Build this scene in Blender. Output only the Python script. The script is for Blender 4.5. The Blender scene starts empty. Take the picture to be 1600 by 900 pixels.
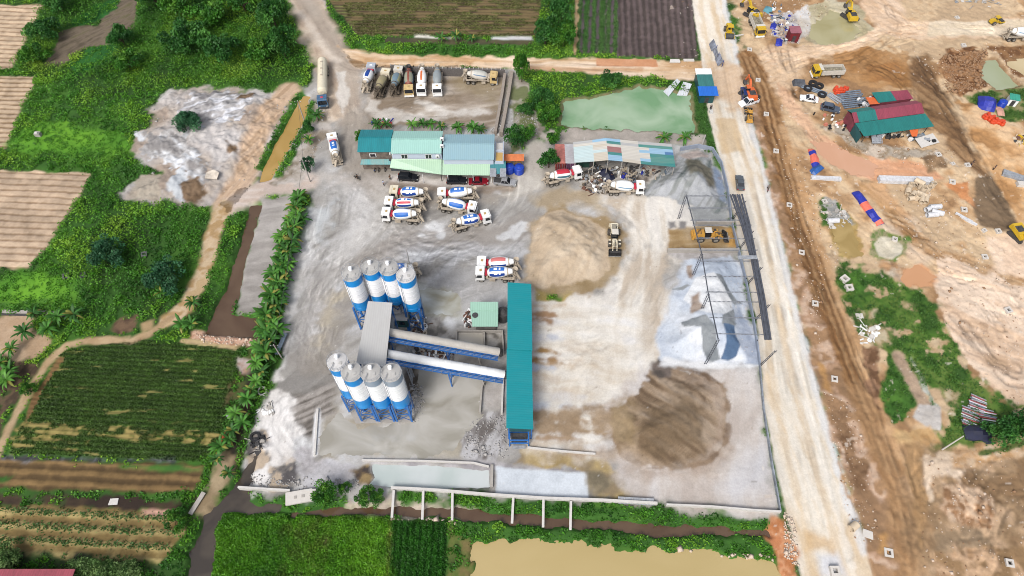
import bpy, math, random
import numpy as np
from mathutils import Vector, Matrix
random.seed(7); RNG = np.random.default_rng(11)
SC = bpy.context.scene
COLL = SC.collection
# ------------------------------------------------------------------ camera: a drone 120 m up, looking down
FOC, PITCH, ALT = 1067.0, math.radians(57.5), 120.0
SP, CP = math.sin(PITCH), math.cos(PITCH)

def G(x, y, z=0.0):
    """photograph position -> point of the site at height z (metres)"""
    u, v = (x-800)/FOC, (y-450)/FOC
    t = (ALT-z)/(SP+v*CP)
    return Vector((u*t, t*(CP-v*SP), z))
def GA(pts):
    return np.array([G(*p)[:2] for p in pts], dtype=np.float64)

KEXP = 1.7
def lin(c):
    c = c/255.0
    return c/12.92 if c <= 0.04045 else ((c+0.055)/1.055)**2.4
def C(r, g, b, k=KEXP):
    return np.array([min(lin(r)/k, .85), min(lin(g)/k, .85), min(lin(b)/k, .85)], dtype=np.float32)

cam_d = bpy.data.cameras.new('camera'); cam = bpy.data.objects.new('camera', cam_d); COLL.objects.link(cam)
cam.location = (0, 0, ALT); cam.rotation_euler = (math.pi/2-PITCH, 0, 0)
cam_d.sensor_width = 36; cam_d.lens = FOC/1600*36; cam_d.clip_start = .5; cam_d.clip_end = 20000
SC.camera = cam

# ------------------------------------------------------------------ light: bright overcast
SUN_EL, SUN_AZ = math.radians(50), math.radians(-152)      # azimuth from +Y, clockwise
w = bpy.data.worlds.new('World'); SC.world = w; w.use_nodes = True
nt = w.node_tree; bg = nt.nodes['Background']
sky = nt.nodes.new('ShaderNodeTexSky'); sky.sky_type = 'NISHITA'; sky.sun_disc = False
sky.sun_elevation = SUN_EL; sky.sun_rotation = SUN_AZ; sky.air_density = 1.0; sky.dust_density = 4.0; sky.ozone_density = 1.0
hs = nt.nodes.new('ShaderNodeHueSaturation'); hs.inputs['Saturation'].default_value = .5
nt.links.new(sky.outputs[0], hs.inputs['Color']); nt.links.new(hs.outputs[0], bg.inputs['Color'])
bg.inputs['Strength'].default_value = .14
sd = bpy.data.lights.new('sun', 'SUN'); sd.energy = 1.65; sd.angle = math.radians(20); sd.color = (1, .985, .965)
so = bpy.data.objects.new('sun', sd); COLL.objects.link(so)
dv = Vector((math.sin(SUN_AZ)*math.cos(SUN_EL), math.cos(SUN_AZ)*math.cos(SUN_EL), math.sin(SUN_EL)))
so.rotation_euler = dv.to_track_quat('Z', 'Y').to_euler(); so.location = (-60, -30, 150)
SC.view_settings.view_transform = 'Standard'; SC.view_settings.look = 'None'
SC.view_settings.gamma = 1; SC.view_settings.use_curve_mapping = False
SC.view_settings.exposure = .72
SC.render.engine = 'CYCLES'
SC.cycles.use_denoising = True; SC.cycles.filter_width = 1.0
SC.cycles.max_bounces = 5; SC.cycles.diffuse_bounces = 3; SC.cycles.glossy_bounces = 2; SC.cycles.transparent_max_bounces = 4

# ------------------------------------------------------------------ materials
MATS = {}
def _nt(name):
    m = bpy.data.materials.new(name); m.use_nodes = True
    return m, m.node_tree, m.node_tree.nodes['Principled BSDF']
def mat(name, rgb, rough=.6, metal=0., dirt=.18, scale=.8, dirtcol=None, spec=.4, bump=0.):
    """painted / plain surface with procedural wear"""
    if name in MATS: return MATS[name]
    m, t, b = _nt(name)
    rgb = [float(c) for c in rgb]
    co = t.nodes.new('ShaderNodeTexCoord')
    n = t.nodes.new('ShaderNodeTexNoise'); n.inputs['Scale'].default_value = scale; n.inputs['Detail'].default_value = 6; n.inputs['Roughness'].default_value = .65
    t.links.new(co.outputs['Object'], n.inputs['Vector'])
    r = t.nodes.new('ShaderNodeValToRGB')
    r.color_ramp.elements[0].position = .36; r.color_ramp.elements[1].position = .66
    dc = dirtcol if dirtcol is not None else [c*(1-dirt*2.0)+.02*dirt for c in rgb]
    lo = [rgb[i]*(1-dirt)+float(dc[i])*dirt for i in range(3)] if dirtcol is not None else dc
    r.color_ramp.elements[0].color = (*[max(0, c) for c in lo], 1); r.color_ramp.elements[1].color = (*rgb, 1)
    t.links.new(n.outputs['Fac'], r.inputs['Fac']); t.links.new(r.outputs['Color'], b.inputs['Base Color'])
    b.inputs['Roughness'].default_value = rough; b.inputs['Metallic'].default_value = metal; b.inputs['Specular IOR Level'].default_value = spec
    if bump:
        bp = t.nodes.new('ShaderNodeBump'); bp.inputs['Strength'].default_value = .5; bp.inputs['Distance'].default_value = bump
        t.links.new(n.outputs['Fac'], bp.inputs['Height']); t.links.new(bp.outputs[0], b.inputs['Normal'])
    MATS[name] = m
    return m
def roofmat(name, rgb, axis='X', pitch=.9, rough=.5, dirt=.18, dirtcol=None, rib=.87):
    """profiled sheet metal: ribs across one axis, sheet laps, wear"""
    if name in MATS: return MATS[name]
    m, t, b = _nt(name)
    rgb = [float(c) for c in rgb]
    co = t.nodes.new('ShaderNodeTexCoord')
    wv = t.nodes.new('ShaderNodeTexWave'); wv.wave_type = 'BANDS'; wv.bands_direction = axis
    wv.inputs['Scale'].default_value = .314/pitch*2; wv.inputs['Distortion'].default_value = .0
    t.links.new(co.outputs['Object'], wv.inputs['Vector'])
    n = t.nodes.new('ShaderNodeTexNoise'); n.inputs['Scale'].default_value = .45; n.inputs['Detail'].default_value = 7; n.inputs['Roughness'].default_value = .7
    mp = t.nodes.new('ShaderNodeMapping'); mp.inputs['Scale'].default_value = (2.2, .5, 1) if axis == 'X' else (.5, 2.2, 1)
    t.links.new(co.outputs['Object'], mp.inputs['Vector']); t.links.new(mp.outputs[0], n.inputs['Vector'])
    r = t.nodes.new('ShaderNodeValToRGB'); r.color_ramp.elements[0].position = .35; r.color_ramp.elements[1].position = .62
    dc = [float(c) for c in dirtcol] if dirtcol is not None else [c*(1-dirt*2) for c in rgb]
    r.color_ramp.elements[0].color = (*[rgb[i]*(1-dirt*1.5)+dc[i]*dirt*1.5 for i in range(3)], 1) if dirtcol is not None else (*dc, 1)
    r.color_ramp.elements[1].color = (*rgb, 1)
    t.links.new(n.outputs['Fac'], r.inputs['Fac'])
    mx = t.nodes.new('ShaderNodeMix'); mx.data_type = 'RGBA'; mx.blend_type = 'MULTIPLY'; mx.inputs[0].default_value = 1
    rr = t.nodes.new('ShaderNodeValToRGB'); rr.color_ramp.elements[0].position = 0; rr.color_ramp.elements[1].position = .35
    rr.color_ramp.elements[0].color = (rib, rib, rib, 1); rr.color_ramp.elements[1].color = (1, 1, 1, 1)
    t.links.new(wv.outputs['Fac'], rr.inputs['Fac'])
    t.links.new(r.outputs['Color'], mx.inputs[6]); t.links.new(rr.outputs['Color'], mx.inputs[7])
    t.links.new(mx.outputs[2], b.inputs['Base Color'])
    bp = t.nodes.new('ShaderNodeBump'); bp.inputs['Strength'].default_value = .6; bp.inputs['Distance'].default_value = .025 if rib < .9 else .008
    t.links.new(wv.outputs['Fac'], bp.inputs['Height']); t.links.new(bp.outputs[0], b.inputs['Normal'])
    b.inputs['Roughness'].default_value = rough
    MATS[name] = m
    return m
def attrmat(name, rough=.9, fine=2.2, amount=.35, bump=.06, bscale=1.6, spec=.25):
    """surface whose own colour comes from its colour attribute, broken up by procedural noise"""
    if name in MATS: return MATS[name]
    m, t, b = _nt(name)
    at = t.nodes.new('ShaderNodeAttribute'); at.attribute_name = 'Col'
    co = t.nodes.new('ShaderNodeTexCoord')
    n = t.nodes.new('ShaderNodeTexNoise'); n.inputs['Scale'].default_value = fine; n.inputs['Detail'].default_value = 5; n.inputs['Roughness'].default_value = .7
    t.links.new(co.outputs['Object'], n.inputs['Vector'])
    mr = t.nodes.new('ShaderNodeMapRange'); mr.inputs[1].default_value = .25; mr.inputs[2].default_value = .75
    mr.inputs[3].default_value = 1-amount; mr.inputs[4].default_value = 1+amount
    t.links.new(n.outputs['Fac'], mr.inputs[0])
    mx = t.nodes.new('ShaderNodeVectorMath'); mx.operation = 'SCALE'
    t.links.new(at.outputs['Color'], mx.inputs[0]); t.links.new(mr.outputs[0], mx.inputs['Scale'])
    t.links.new(mx.outputs[0], b.inputs['Base Color'])
    b.inputs['Roughness'].default_value = rough; b.inputs['Specular IOR Level'].default_value = spec
    if bump:
        n2 = t.nodes.new('ShaderNodeTexNoise'); n2.inputs['Scale'].default_value = bscale; n2.inputs['Detail'].default_value = 6; n2.inputs['Roughness'].default_value = .7
        t.links.new(co.outputs['Object'], n2.inputs['Vector'])
        bp = t.nodes.new('ShaderNodeBump'); bp.inputs['Strength'].default_value = .7; bp.inputs['Distance'].default_value = bump
        t.links.new(n2.outputs['Fac'], bp.inputs['Height']); t.links.new(bp.outputs[0], b.inputs['Normal'])
    MATS[name] = m
    return m
def watermat(name, a, b_, rough=.12, scale=.06, stretch=(1, 1, 1), pos=(.38, .62)):
    m, t, b = _nt(name)
    co = t.nodes.new('ShaderNodeTexCoord'); mp = t.nodes.new('ShaderNodeMapping'); mp.inputs['Scale'].default_value = stretch
    n = t.nodes.new('ShaderNodeTexNoise'); n.inputs['Scale'].default_value = scale; n.inputs['Detail'].default_value = 4; n.inputs['Distortion'].default_value = .8
    t.links.new(co.outputs['Object'], mp.inputs['Vector']); t.links.new(mp.outputs[0], n.inputs['Vector'])
    r = t.nodes.new('ShaderNodeValToRGB'); r.color_ramp.elements[0].position = pos[0]; r.color_ramp.elements[1].position = pos[1]
    r.color_ramp.elements[0].color = (*[float(c) for c in a], 1); r.color_ramp.elements[1].color = (*[float(c) for c in b_], 1)
    t.links.new(n.outputs['Fac'], r.inputs['Fac']); t.links.new(r.outputs['Color'], b.inputs['Base Color'])
    b.inputs['Roughness'].default_value = rough
    n2 = t.nodes.new('ShaderNodeTexNoise'); n2.inputs['Scale'].default_value = 1.2; n2.inputs['Detail'].default_value = 3
    t.links.new(co.outputs['Object'], n2.inputs['Vector'])
    bp = t.nodes.new('ShaderNodeBump'); bp.inputs['Strength'].default_value = .12; bp.inputs['Distance'].default_value = .03
    t.links.new(n2.outputs['Fac'], bp.inputs['Height']); t.links.new(bp.outputs[0], b.inputs['Normal'])
    return m

# ------------------------------------------------------------------ objects
def tag(o, label=None, cat=None, group=None, kind=None):
    if label: o['label'] = label
    if cat: o['category'] = cat
    if group: o['group'] = group
    o['kind'] = kind or 'thing'
    return o
def thing(name, label, cat, loc=(0, 0, 0), rz=0., group=None):
    o = bpy.data.objects.new(name, None); COLL.objects.link(o)
    o.empty_display_size = .5
    o.location = loc; o.rotation_euler = (0, 0, rz)
    return tag(o, label, cat, group)
def numesh(name, verts, quads, col=None, smooth=False, tris=False):
    """mesh straight from numpy arrays"""
    me = bpy.data.meshes.new(name)
    k = 3 if tris else 4
    me.vertices.add(len(verts)); me.vertices.foreach_set('co', np.ascontiguousarray(verts, dtype=np.float32).ravel())
    me.loops.add(len(quads)*k); me.loops.foreach_set('vertex_index', np.ascontiguousarray(quads, dtype=np.int32).ravel())
    me.polygons.add(len(quads))
    me.polygons.foreach_set('loop_start', np.arange(0, len(quads)*k, k, dtype=np.int32))
    try: me.polygons.foreach_set('loop_total', np.full(len(quads), k, dtype=np.int32))
    except Exception: pass
    if smooth: me.polygons.foreach_set('use_smooth', np.ones(len(quads), dtype=bool))
    if col is not None:
        a = me.color_attributes.new('Col', 'FLOAT_COLOR', 'POINT')
        c4 = np.ones((len(verts), 4), dtype=np.float32); c4[:, :3] = col
        a.data.foreach_set('color', c4.ravel())
    me.update(calc_edges=True)
    return me
def link(name, me, m=None, parent=None):
    o = bpy.data.objects.new(name, me); COLL.objects.link(o)
    if m is not None: me.materials.append(m)
    if parent is not None: o.parent = parent
    return o
class MB:
    """collects boxes, bars and tubes into ONE mesh"""
    def __init__(s): s.v = []; s.f = []; s.mi = []; s.ms = []; s.sm = []
    def _m(s, m):
        if m not in s.ms: s.ms.append(m)
        return s.ms.index(m)
    def add(s, vs, fs, m=None, smooth=False):
        o = len(s.v); s.v += [tuple(v) for v in vs]; k = s._m(m)
        for f in fs: s.f.append([i+o for i in f]); s.mi.append(k); s.sm.append(smooth)
        return s
    def box(s, c, d, m=None, rz=0., taper=(1, 1), shift=(0, 0)):
        """centre of the base, size; taper shrinks the top"""
        x, y, z = d[0]/2, d[1]/2, d[2]; tx, ty = taper; sx, sy = shift
        p = [(-x, -y, 0), (x, -y, 0), (x, y, 0), (-x, y, 0), (-x*tx+sx, -y*ty+sy, z), (x*tx+sx, -y*ty+sy, z), (x*tx+sx, y*ty+sy, z), (-x*tx+sx, y*ty+sy, z)]
        cr, sr = math.cos(rz), math.sin(rz)
        p = [(a*cr-b*sr+c[0], a*sr+b*cr+c[1], h+c[2]) for a, b, h in p]
        return s.add(p, [(3, 2, 1, 0), (4, 5, 6, 7), (0, 1, 5, 4), (1, 2, 6, 5), (2, 3, 7, 6), (3, 0, 4, 7)], m)
    def slab(s, pts, th, m=None):
        """closed plate: polygon of 3-D points (top, counter-clockwise from above), thickness downwards"""
        n = len(pts); p = [tuple(q) for q in pts]+[(q[0], q[1], q[2]-th) for q in pts]
        f = [tuple(range(n)), tuple(range(2*n-1, n-1, -1))]+[(i+n, (i+1) % n+n, (i+1) % n, i) for i in range(n)]
        return s.add(p, f, m)
    def bar(s, a, b, wd, m=None, h=None):
        a, b = Vector(a), Vector(b); d = (b-a).normalized(); h = h or wd
        up = Vector((0, 0, 1)) if abs(d.z) < .95 else Vector((0, 1, 0))
        r = d.cross(up).normalized()*wd/2; u = r.cross(d).normalized()*h/2
        p = [a-r-u, a+r-u, a+r+u, a-r+u, b-r-u, b+r-u, b+r+u, b-r+u]
        return s.add(p, [(0, 1, 2, 3), (7, 6, 5, 4), (0, 4, 5, 1), (1, 5, 6, 2), (2, 6, 7, 3), (3, 7, 4, 0)], m)
    def tube(s, a, b, r0, m=None, r1=None, n=12, caps=True, smooth=True):
        a, b = Vector(a), Vector(b); r1 = r0 if r1 is None else r1; d = (b-a).normalized()
        up = Vector((0, 0, 1)) if abs(d.z) < .95 else Vector((1, 0, 0))
        x = d.cross(up).normalized(); y = d.cross(x).normalized()
        p = []
        for c, r in ((a, r0), (b, r1)):
            for i in range(n):
                t = 2*math.pi*i/n; p.append(c+x*math.cos(t)*r+y*math.sin(t)*r)
        s.add(p, [(i, i+n, (i+1) % n+n, (i+1) % n) for i in range(n)], m, smooth)
        if caps: s.add(p[:n], [tuple(range(n))], m); s.add(p[n:], [tuple(range(n-1, -1, -1))], m)
        return s
    def lathe(s, prof, axis_a, axis_b, mats, n=20, smooth=True, caps=True):
        """profile [(t along axis in metres, radius)], one material per ring or one for all"""
        a, b = Vector(axis_a), Vector(axis_b); d = (b-a).normalized()
        up = Vector((0, 0, 1)) if abs(d.z) < .95 else Vector((1, 0, 0))
        x = d.cross(up).normalized(); y = x.cross(d).normalized()
        rings = [[a+d*t+(x*math.cos(2*math.pi*i/n)+y*math.sin(2*math.pi*i/n))*r for i in range(n)] for t, r in prof]
        for k in range(len(prof)-1):
            mm = mats[k] if isinstance(mats, (list, tuple)) else mats
            if callable(mm):
                for i in range(n):
                    j = (i+1) % n
                    s.add([rings[k][i], rings[k][j], rings[k+1][j], rings[k+1][i]], [(0, 1, 2, 3)], mm(i, n), smooth)
            else:
                s.add(rings[k]+rings[k+1], [(i, (i+1) % n, (i+1) % n+n, i+n) for i in range(n)], mm, smooth)
        if caps:
            first = mats[0] if isinstance(mats, (list, tuple)) else mats
            last = mats[-1] if isinstance(mats, (list, tuple)) else mats
            if callable(first): first = first(0, n)
            if callable(last): last = last(0, n)
            s.add(rings[0], [tuple(range(n-1, -1, -1))], first); s.add(rings[-1], [tuple(range(n))], last)
        return s
    def build(s, name, m=None, parent=None):
        me = bpy.data.meshes.new(name); me.from_pydata([tuple(v) for v in s.v], [], s.f)
        for q in s.ms: me.materials.append(q if q is not None else m)
        me.polygons.foreach_set('material_index', s.mi)
        me.polygons.foreach_set('use_smooth', s.sm)
        me.update()
        o = bpy.data.objects.new(name, me); COLL.objects.link(o)
        if parent is not None: o.parent = parent
        return o
def copy_tree(o, parent=None):
    c = o.copy(); COLL.objects.link(c)
    if parent is not None: c.parent = parent
    for ch in list(o.children): copy_tree(ch, c)
    return c
ORD = ['first', 'second', 'third', 'fourth', 'fifth', 'sixth', 'seventh', 'eighth', 'ninth', 'tenth', 'eleventh', 'twelfth', 'thirteenth', 'fourteenth',
       'fifteenth', 'sixteenth', 'seventeenth', 'eighteenth', 'nineteenth', 'twentieth', 'twenty-first', 'twenty-second', 'twenty-third', 'twenty-fourth',
       'twenty-fifth', 'twenty-sixth', 'twenty-seventh', 'twenty-eighth', 'twenty-ninth', 'thirtieth']
# ================================================================== GROUND: one sheet to the horizon, coloured by what lies on it
STEP = .27
_gx = np.arange(-168, 168+.01, STEP); _gy = np.arange(10, 192, STEP)
_o = np.array([8, 25, 60, 140, 320, 700, 1500, 3500.])
GX = np.concatenate([(_gx[0]-_o)[::-1], _gx, _gx[-1]+_o]); GY = np.concatenate([(_gy[0]-_o)[::-1], _gy, _gy[-1]+_o])
NX, NY = len(GX), len(GY)
PX, PY = np.meshgrid(GX.astype(np.float32), GY.astype(np.float32))
COL = np.zeros((NY, NX, 3), dtype=np.float32); HGT = np.zeros((NY, NX), dtype=np.float32)

def _hash(ix, iy, seed):
    h = (ix*374761393+iy*668265263+seed*1442695041) & 0x7fffffff
    h = ((h ^ (h >> 13))*1274126177) & 0x7fffffff
    return ((h ^ (h >> 16)) & 0xffff).astype(np.float32)/65535.
def vnoise(x, y, seed=0):
    fx, fy = np.floor(x), np.floor(y); ix, iy = fx.astype(np.int64), fy.astype(np.int64)
    u, v = (x-fx).astype(np.float32), (y-fy).astype(np.float32); u = u*u*(3-2*u); v = v*v*(3-2*v)
    a, b, c, d = _hash(ix, iy, seed), _hash(ix+1, iy, seed), _hash(ix, iy+1, seed), _hash(ix+1, iy+1, seed)
    return (a*(1-u)+b*u)*(1-v)+(c*(1-u)+d*u)*v
def fbm(x, y, wl, seed=0, octv=4, gain=.55):
    s, amp, tot = 0, 1., 0.
    for k in range(octv):
        s = s+amp*vnoise(x/wl*(2**k)+17.3*k, y/wl*(2**k)-9.1*k, seed+k); tot += amp; amp *= gain
    return np.clip((s/tot-.5)*1.9+.5, 0, 1)
_NC = {}
def fb(wl, seed, sl):
    k = (wl, seed)
    if k not in _NC: _NC[k] = fbm(PX, PY, wl, seed)
    return _NC[k][sl]
def sstep(t): t = np.clip(t, 0, 1); return t*t*(3-2*t)
def sdf(poly, x, y):
    """signed distance to a polygon, negative inside"""
    d = np.full(x.shape, 1e9, dtype=np.float32); ins = np.zeros(x.shape, dtype=bool); n = len(poly)
    for i in range(n):
        ax, ay = poly[i]; bx, by = poly[(i+1) % n]; ex, ey = bx-ax, by-ay; L = ex*ex+ey*ey+1e-9
        t = np.clip(((x-ax)*ex+(y-ay)*ey)/L, 0, 1); dx, dy = x-ax-t*ex, y-ay-t*ey
        d = np.minimum(d, dx*dx+dy*dy)
        if ay != by: ins ^= ((ay > y) != (by > y)) & (x < (bx-ax)*(y-ay)/(by-ay)+ax)
    d = np.sqrt(d); return np.where(ins, -d, d)
def ldist(pts, x, y):
    d = np.full(x.shape, 1e9, dtype=np.float32)
    for i in range(len(pts)-1):
        ax, ay = pts[i]; bx, by = pts[i+1]; ex, ey = bx-ax, by-ay; L = ex*ex+ey*ey+1e-9
        t = np.clip(((x-ax)*ex+(y-ay)*ey)/L, 0, 1); dx, dy = x-ax-t*ex, y-ay-t*ey
        d = np.minimum(d, dx*dx+dy*dy)
    return np.sqrt(d)
def bbox(P, m):
    i0, i1 = np.searchsorted(GX, [P[:, 0].min()-m, P[:, 0].max()+m]); j0, j1 = np.searchsorted(GY, [P[:, 1].min()-m, P[:, 1].max()+m])
    return (slice(max(j0, 0), max(j1, 1)), slice(max(i0, 0), max(i1, 1)))
def ramp(cols, t):
    if len(cols) == 1: return np.broadcast_to(cols[0], t.shape+(3,))
    t = np.clip(t, 0, .9999)*(len(cols)-1); k = t.astype(int); f = (t-k)[..., None]; A = np.array(cols)
    return A[k]*(1-f)+A[k+1]*f
MASK = {}
_ps = [0]
def _put(sl, a, cols, ns, con, streak):
    _ps[0] += 1; sd = _ps[0] % 5
    if streak:
        ang, lg, sh = streak; c, s = math.cos(math.radians(ang)), math.sin(math.radians(ang))
        x, y = PX[sl], PY[sl]; wob = (fb(14., 3, sl)-.5)*sh*1.3
        t = fbm((x*c+y*s)/lg, (-x*s+y*c+wob)/sh, 1., 40+_ps[0], 4)*.6+.4*fb(ns, sd, sl)
    else: t = fb(ns, sd, sl)
    t = (t-.5)*con+.5
    COL[sl] = COL[sl]*(1-a[..., None])+ramp(cols, t)*a[..., None]
def paint(pts, cols, soft=.5, jag=1., js=3., op=1., ns=4., con=1.5, streak=None, zone=None):
    P = GA(pts); sl = bbox(P, soft+jag+1)
    d = sdf(P, PX[sl], PY[sl]) + jag*2*(fb(js, 2, sl)-.5)
    a = sstep(.5-d/(2*soft))*op
    _put(sl, a, cols, ns, con, streak)
    if zone:
        M = MASK.setdefault(zone, np.zeros((NY, NX), dtype=bool)); M[sl] |= d < .15
    return sl, d
def stroke(pts, wid, cols, soft=.3, jag=.4, js=2., op=1., ns=3., con=1.4, streak=None, zone=None, dz=0.):
    P = GA(pts); sl = bbox(P, wid+soft+jag+1)
    d = ldist(P, PX[sl], PY[sl])-wid/2 + jag*2*(fb(js, 1, sl)-.5)
    a = sstep(.5-d/(2*soft))*op
    _put(sl, a, cols, ns, con, streak)
    if dz: HGT[sl] += dz*a
    if zone:
        M = MASK.setdefault(zone, np.zeros((NY, NX), dtype=bool)); M[sl] |= d < .15
def smooth_line(pts, n=6):
    P = [np.array(q, dtype=float) for q in pts]; P = [2*P[0]-P[1]]+P+[2*P[-1]-P[-2]]; out = []
    for k in range(1, len(P)-2):
        for i in range(n):
            t = i/n; out.append(.5*((2*P[k])+(-P[k-1]+P[k+1])*t+(2*P[k-1]-5*P[k]+4*P[k+1]-P[k+2])*t*t+(-P[k-1]+3*P[k]-3*P[k+1]+P[k+2])*t**3))
    return np.array(out+[P[-2]])
def tracks(pts, copies=6, spread=3., gauge=2.0, wid=.5, dark=.12, light=.10, dz=0.):
    """pairs of wheel marks pressed into the earth along a driven line"""
    base = smooth_line([G(*q)[:2] for q in pts])
    for c in range(copies):
        off = np.interp(np.linspace(0, 1, len(base)), np.linspace(0, 1, 4), RNG.normal(0, spread, 4)); d_ = np.gradient(base, axis=0); d_ /= np.linalg.norm(d_, axis=1)[:, None]+1e-6
        P = base+np.stack([-d_[:, 1], d_[:, 0]], 1)*off[:, None]
        i0 = int(RNG.uniform(0, .3)*len(P)); i1 = int(RNG.uniform(.65, 1)*len(P)); P = P[i0:i1]
        if len(P) < 3: continue
        sl = bbox(P, gauge); d = ldist(P, PX[sl], PY[sl]); a = sstep(.5-(np.abs(d-gauge/2)-wid/2)/.3)*np.clip(fb(5., 2, sl)*1.8-.3, 0, 1)
        k = -dark*RNG.uniform(.4, 1.2) if RNG.random() < .6 else light*RNG.uniform(.4, 1.2)
        COL[sl] *= (1+k*a)[..., None]
        if dz: HGT[sl] -= dz*a
def rows(pts, a, b, spacing, cr, cf, amp=.12, zone='field', gaps=None, gapcol=None, soft=.4, jag=.5, duty=1.):
    """crop or plough rows running from a to b"""
    P = GA(pts); sl = bbox(P, 3); x, y = PX[sl], PY[sl]
    d = sdf(P, x, y)+jag*2*(fb(3., 1, sl)-.5); al = sstep(.5-d/(2*soft))
    A, B = GA([a, b]); v = (B-A)/np.linalg.norm(B-A); s = (-(x-A[0])*v[1]+(y-A[1])*v[0])/spacing
    r = .5+.5*np.cos(2*np.pi*(s+.16*(fb(5., 4, sl)-.5)))
    r = np.clip((r-.5)*1.5+.5, 0, 1) if duty == 1 else np.clip(r*duty, 0, 1)
    r = np.clip(r+(fb(1.2, 0, sl)-.5)*.8*(1 if duty == 1 else .8), 0, 1)
    rowid = np.floor(s+.5); tone = .88+.24*_hash(rowid.astype(np.int64), rowid.astype(np.int64)*0+7, 5)
    c = ramp([np.array(cf), np.array(cr)], r)*tone[..., None]*(.82+.36*fb(2.2, 3, sl))[..., None]
    if gaps:
        g = sstep((fbm(((x-A[0])*v[0]+(y-A[1])*v[1])/6., s*1.0, 1., 77, 3)-gaps)*6)[..., None]
        c = c*(1-g)+np.array(gapcol)*g
    COL[sl] = COL[sl]*(1-al[..., None])+c*al[..., None]; HGT[sl] += amp*r*al
    if zone:
        M = MASK.setdefault(zone, np.zeros((NY, NX), dtype=bool)); M[sl] |= d < .1
WATER = []
def water(name, pts, level, depth, m, bank=.9, jag=.6, bankcol=None, label=None):
    P = GA(pts); sl = bbox(P, 4); d = sdf(P, PX[sl], PY[sl])+jag*2*(fb(2., 0, sl)-.5)
    HGT[sl] = np.minimum(HGT[sl], HGT[sl]*(1-sstep(.5-d/(2*bank)))-depth*sstep(.5-d/(2*bank)))
    if bankcol is not None:
        a = sstep(1.2-np.abs(d)/1.1)*(.5+.5*fb(1.2, 1, sl)); COL[sl] = COL[sl]*(1-a[..., None])+np.array(bankcol)*a[..., None]
    M = np.zeros((NY, NX), dtype=bool); M[sl] = d < bank+.2
    WATER.append((name, M, level, m, label))
HEAPS = []
def heap(name, pts, h, fall, label, cat, jag=1., rough=.35, power=.85, group=None):
    """a pile of loose material: an object of its own standing on the ground, coloured by what was painted there"""
    P = GA(pts); sl = bbox(P, 3); d = sdf(P, PX[sl], PY[sl])+jag*2*(fb(5., 2, sl)-.5)
    z = h*sstep(np.clip(-d/fall, 0, 1)*power)*(1+rough*(fb(5., 1, sl)-.5)*1.4)+rough*.9*(fb(1.6, 3, sl)-.5)*sstep(-d/2.)
    HEAPS.append((name, sl, d, z, label, cat, group))
def sheet(name, M, m, dz=.0, z=None):
    """the part of the ground grid under a mask, as a surface of its own"""
    cell = M[:-1, :-1] & M[1:, :-1] & M[:-1, 1:] & M[1:, 1:]
    jj, ii = np.nonzero(cell)
    q = np.stack([jj*NX+ii, jj*NX+ii+1, (jj+1)*NX+ii+1, (jj+1)*NX+ii], 1)
    u, inv = np.unique(q.ravel(), return_inverse=True)
    zz = (HGT.ravel()[u]+dz) if z is None else (np.full(len(u), z, dtype=np.float32) if np.isscalar(z) else z.ravel()[u])
    V = np.stack([PX.ravel()[u], PY.ravel()[u], zz], 1)
    return link(name, numesh(name, V, inv.reshape(-1, 4), None if z is not None and np.isscalar(z) else COL.reshape(-1, 3)[u], smooth=True), m)
# ------------------------------------------------------------------ what covers the ground (positions read off the photograph)
GR1, GR2, GR3 = C(58, 100, 34), C(80, 126, 42), C(100, 146, 48)
DK = C(48, 78, 30)
# base: rough green, and bare earth over the whole right side
COL[:] = ramp([DK, GR1, GR2], fbm(PX, PY, 9., 5))
paint([(1120, -400), (1140, 0), (1165, 120), (1225, 400), (1300, 700), (1370, 1000), (2600, 1000), (2600, -400)],
      [C(160, 124, 88), C(196, 160, 120), C(220, 192, 156), C(200, 172, 138)], soft=1.5, jag=2, ns=9., con=1.9)
# --- far fields
TANR, TANF = C(206, 181, 152), C(150, 124, 98)
rows([(-140, 8), (68, 8), (16, 108), (-140, 106)], (0, 40), (50, 42), 1.75, TANR, TANF, .10, duty=2.6)
rows([(-140, 118), (56, 120), (40, 160), (8, 232), (-140, 236)], (0, 160), (40, 161), 1.6, TANR, C(140, 114, 86), .12, duty=2.0)
rows([(-160, 263), (144, 270), (110, 330), (72, 390), (42, 419), (-160, 420)], (0, 340), (100, 344), 1.75, C(203, 178, 151), C(152, 126, 100), .09, duty=3.0)
paint([(72, 100), (100, 48), (150, 38), (186, -10), (226, -10), (202, 48), (186, 66), (128, 76), (96, 104)], [C(92, 82, 66), C(122, 108, 92), C(104, 98, 70)], ns=2., streak=(50, 6, .8))
paint([(104, 40), (150, 6), (194, -10), (184, 14), (150, 34), (118, 38)], [C(36, 92, 34), C(48, 112, 42)], ns=2.)
paint([(104, 100), (140, 76), (185, 68), (182, 84), (140, 112), (118, 118)], [C(36, 92, 34), C(48, 108, 40)], ns=2.)
rows([(512, -60), (512, 0), (560, 56), (700, 56), (838, 58), (846, 0), (846, -60)], (560, 30), (830, 32), 1.35, C(112, 116, 66), C(84, 66, 52), .3, gaps=.62, gapcol=C(112, 96, 66))
rows([(898, -60), (1002, -60), (972, 84), (896, 84)], (930, 0), (926, 80), 2.0, C(84, 118, 62), C(92, 82, 84), .25)
rows([(966, -60), (1076, -60), (1091, 92), (966, 88)], (1020, 0), (1026, 88), 1.75, C(104, 90, 88), C(76, 66, 62), .2)
for x0, x1, c in ((905, 900, C(70, 128, 52)), (918, 914, C(64, 116, 48)), (930, 927, C(84, 134, 56)), (944, 942, C(74, 120, 50))): stroke([(x0, -40), (x1, 78)], .8, [c], op=.75)
stroke([(902, -20), (898, 84)], 1.2, [C(206, 180, 140), C(180, 150, 110)])
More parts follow.
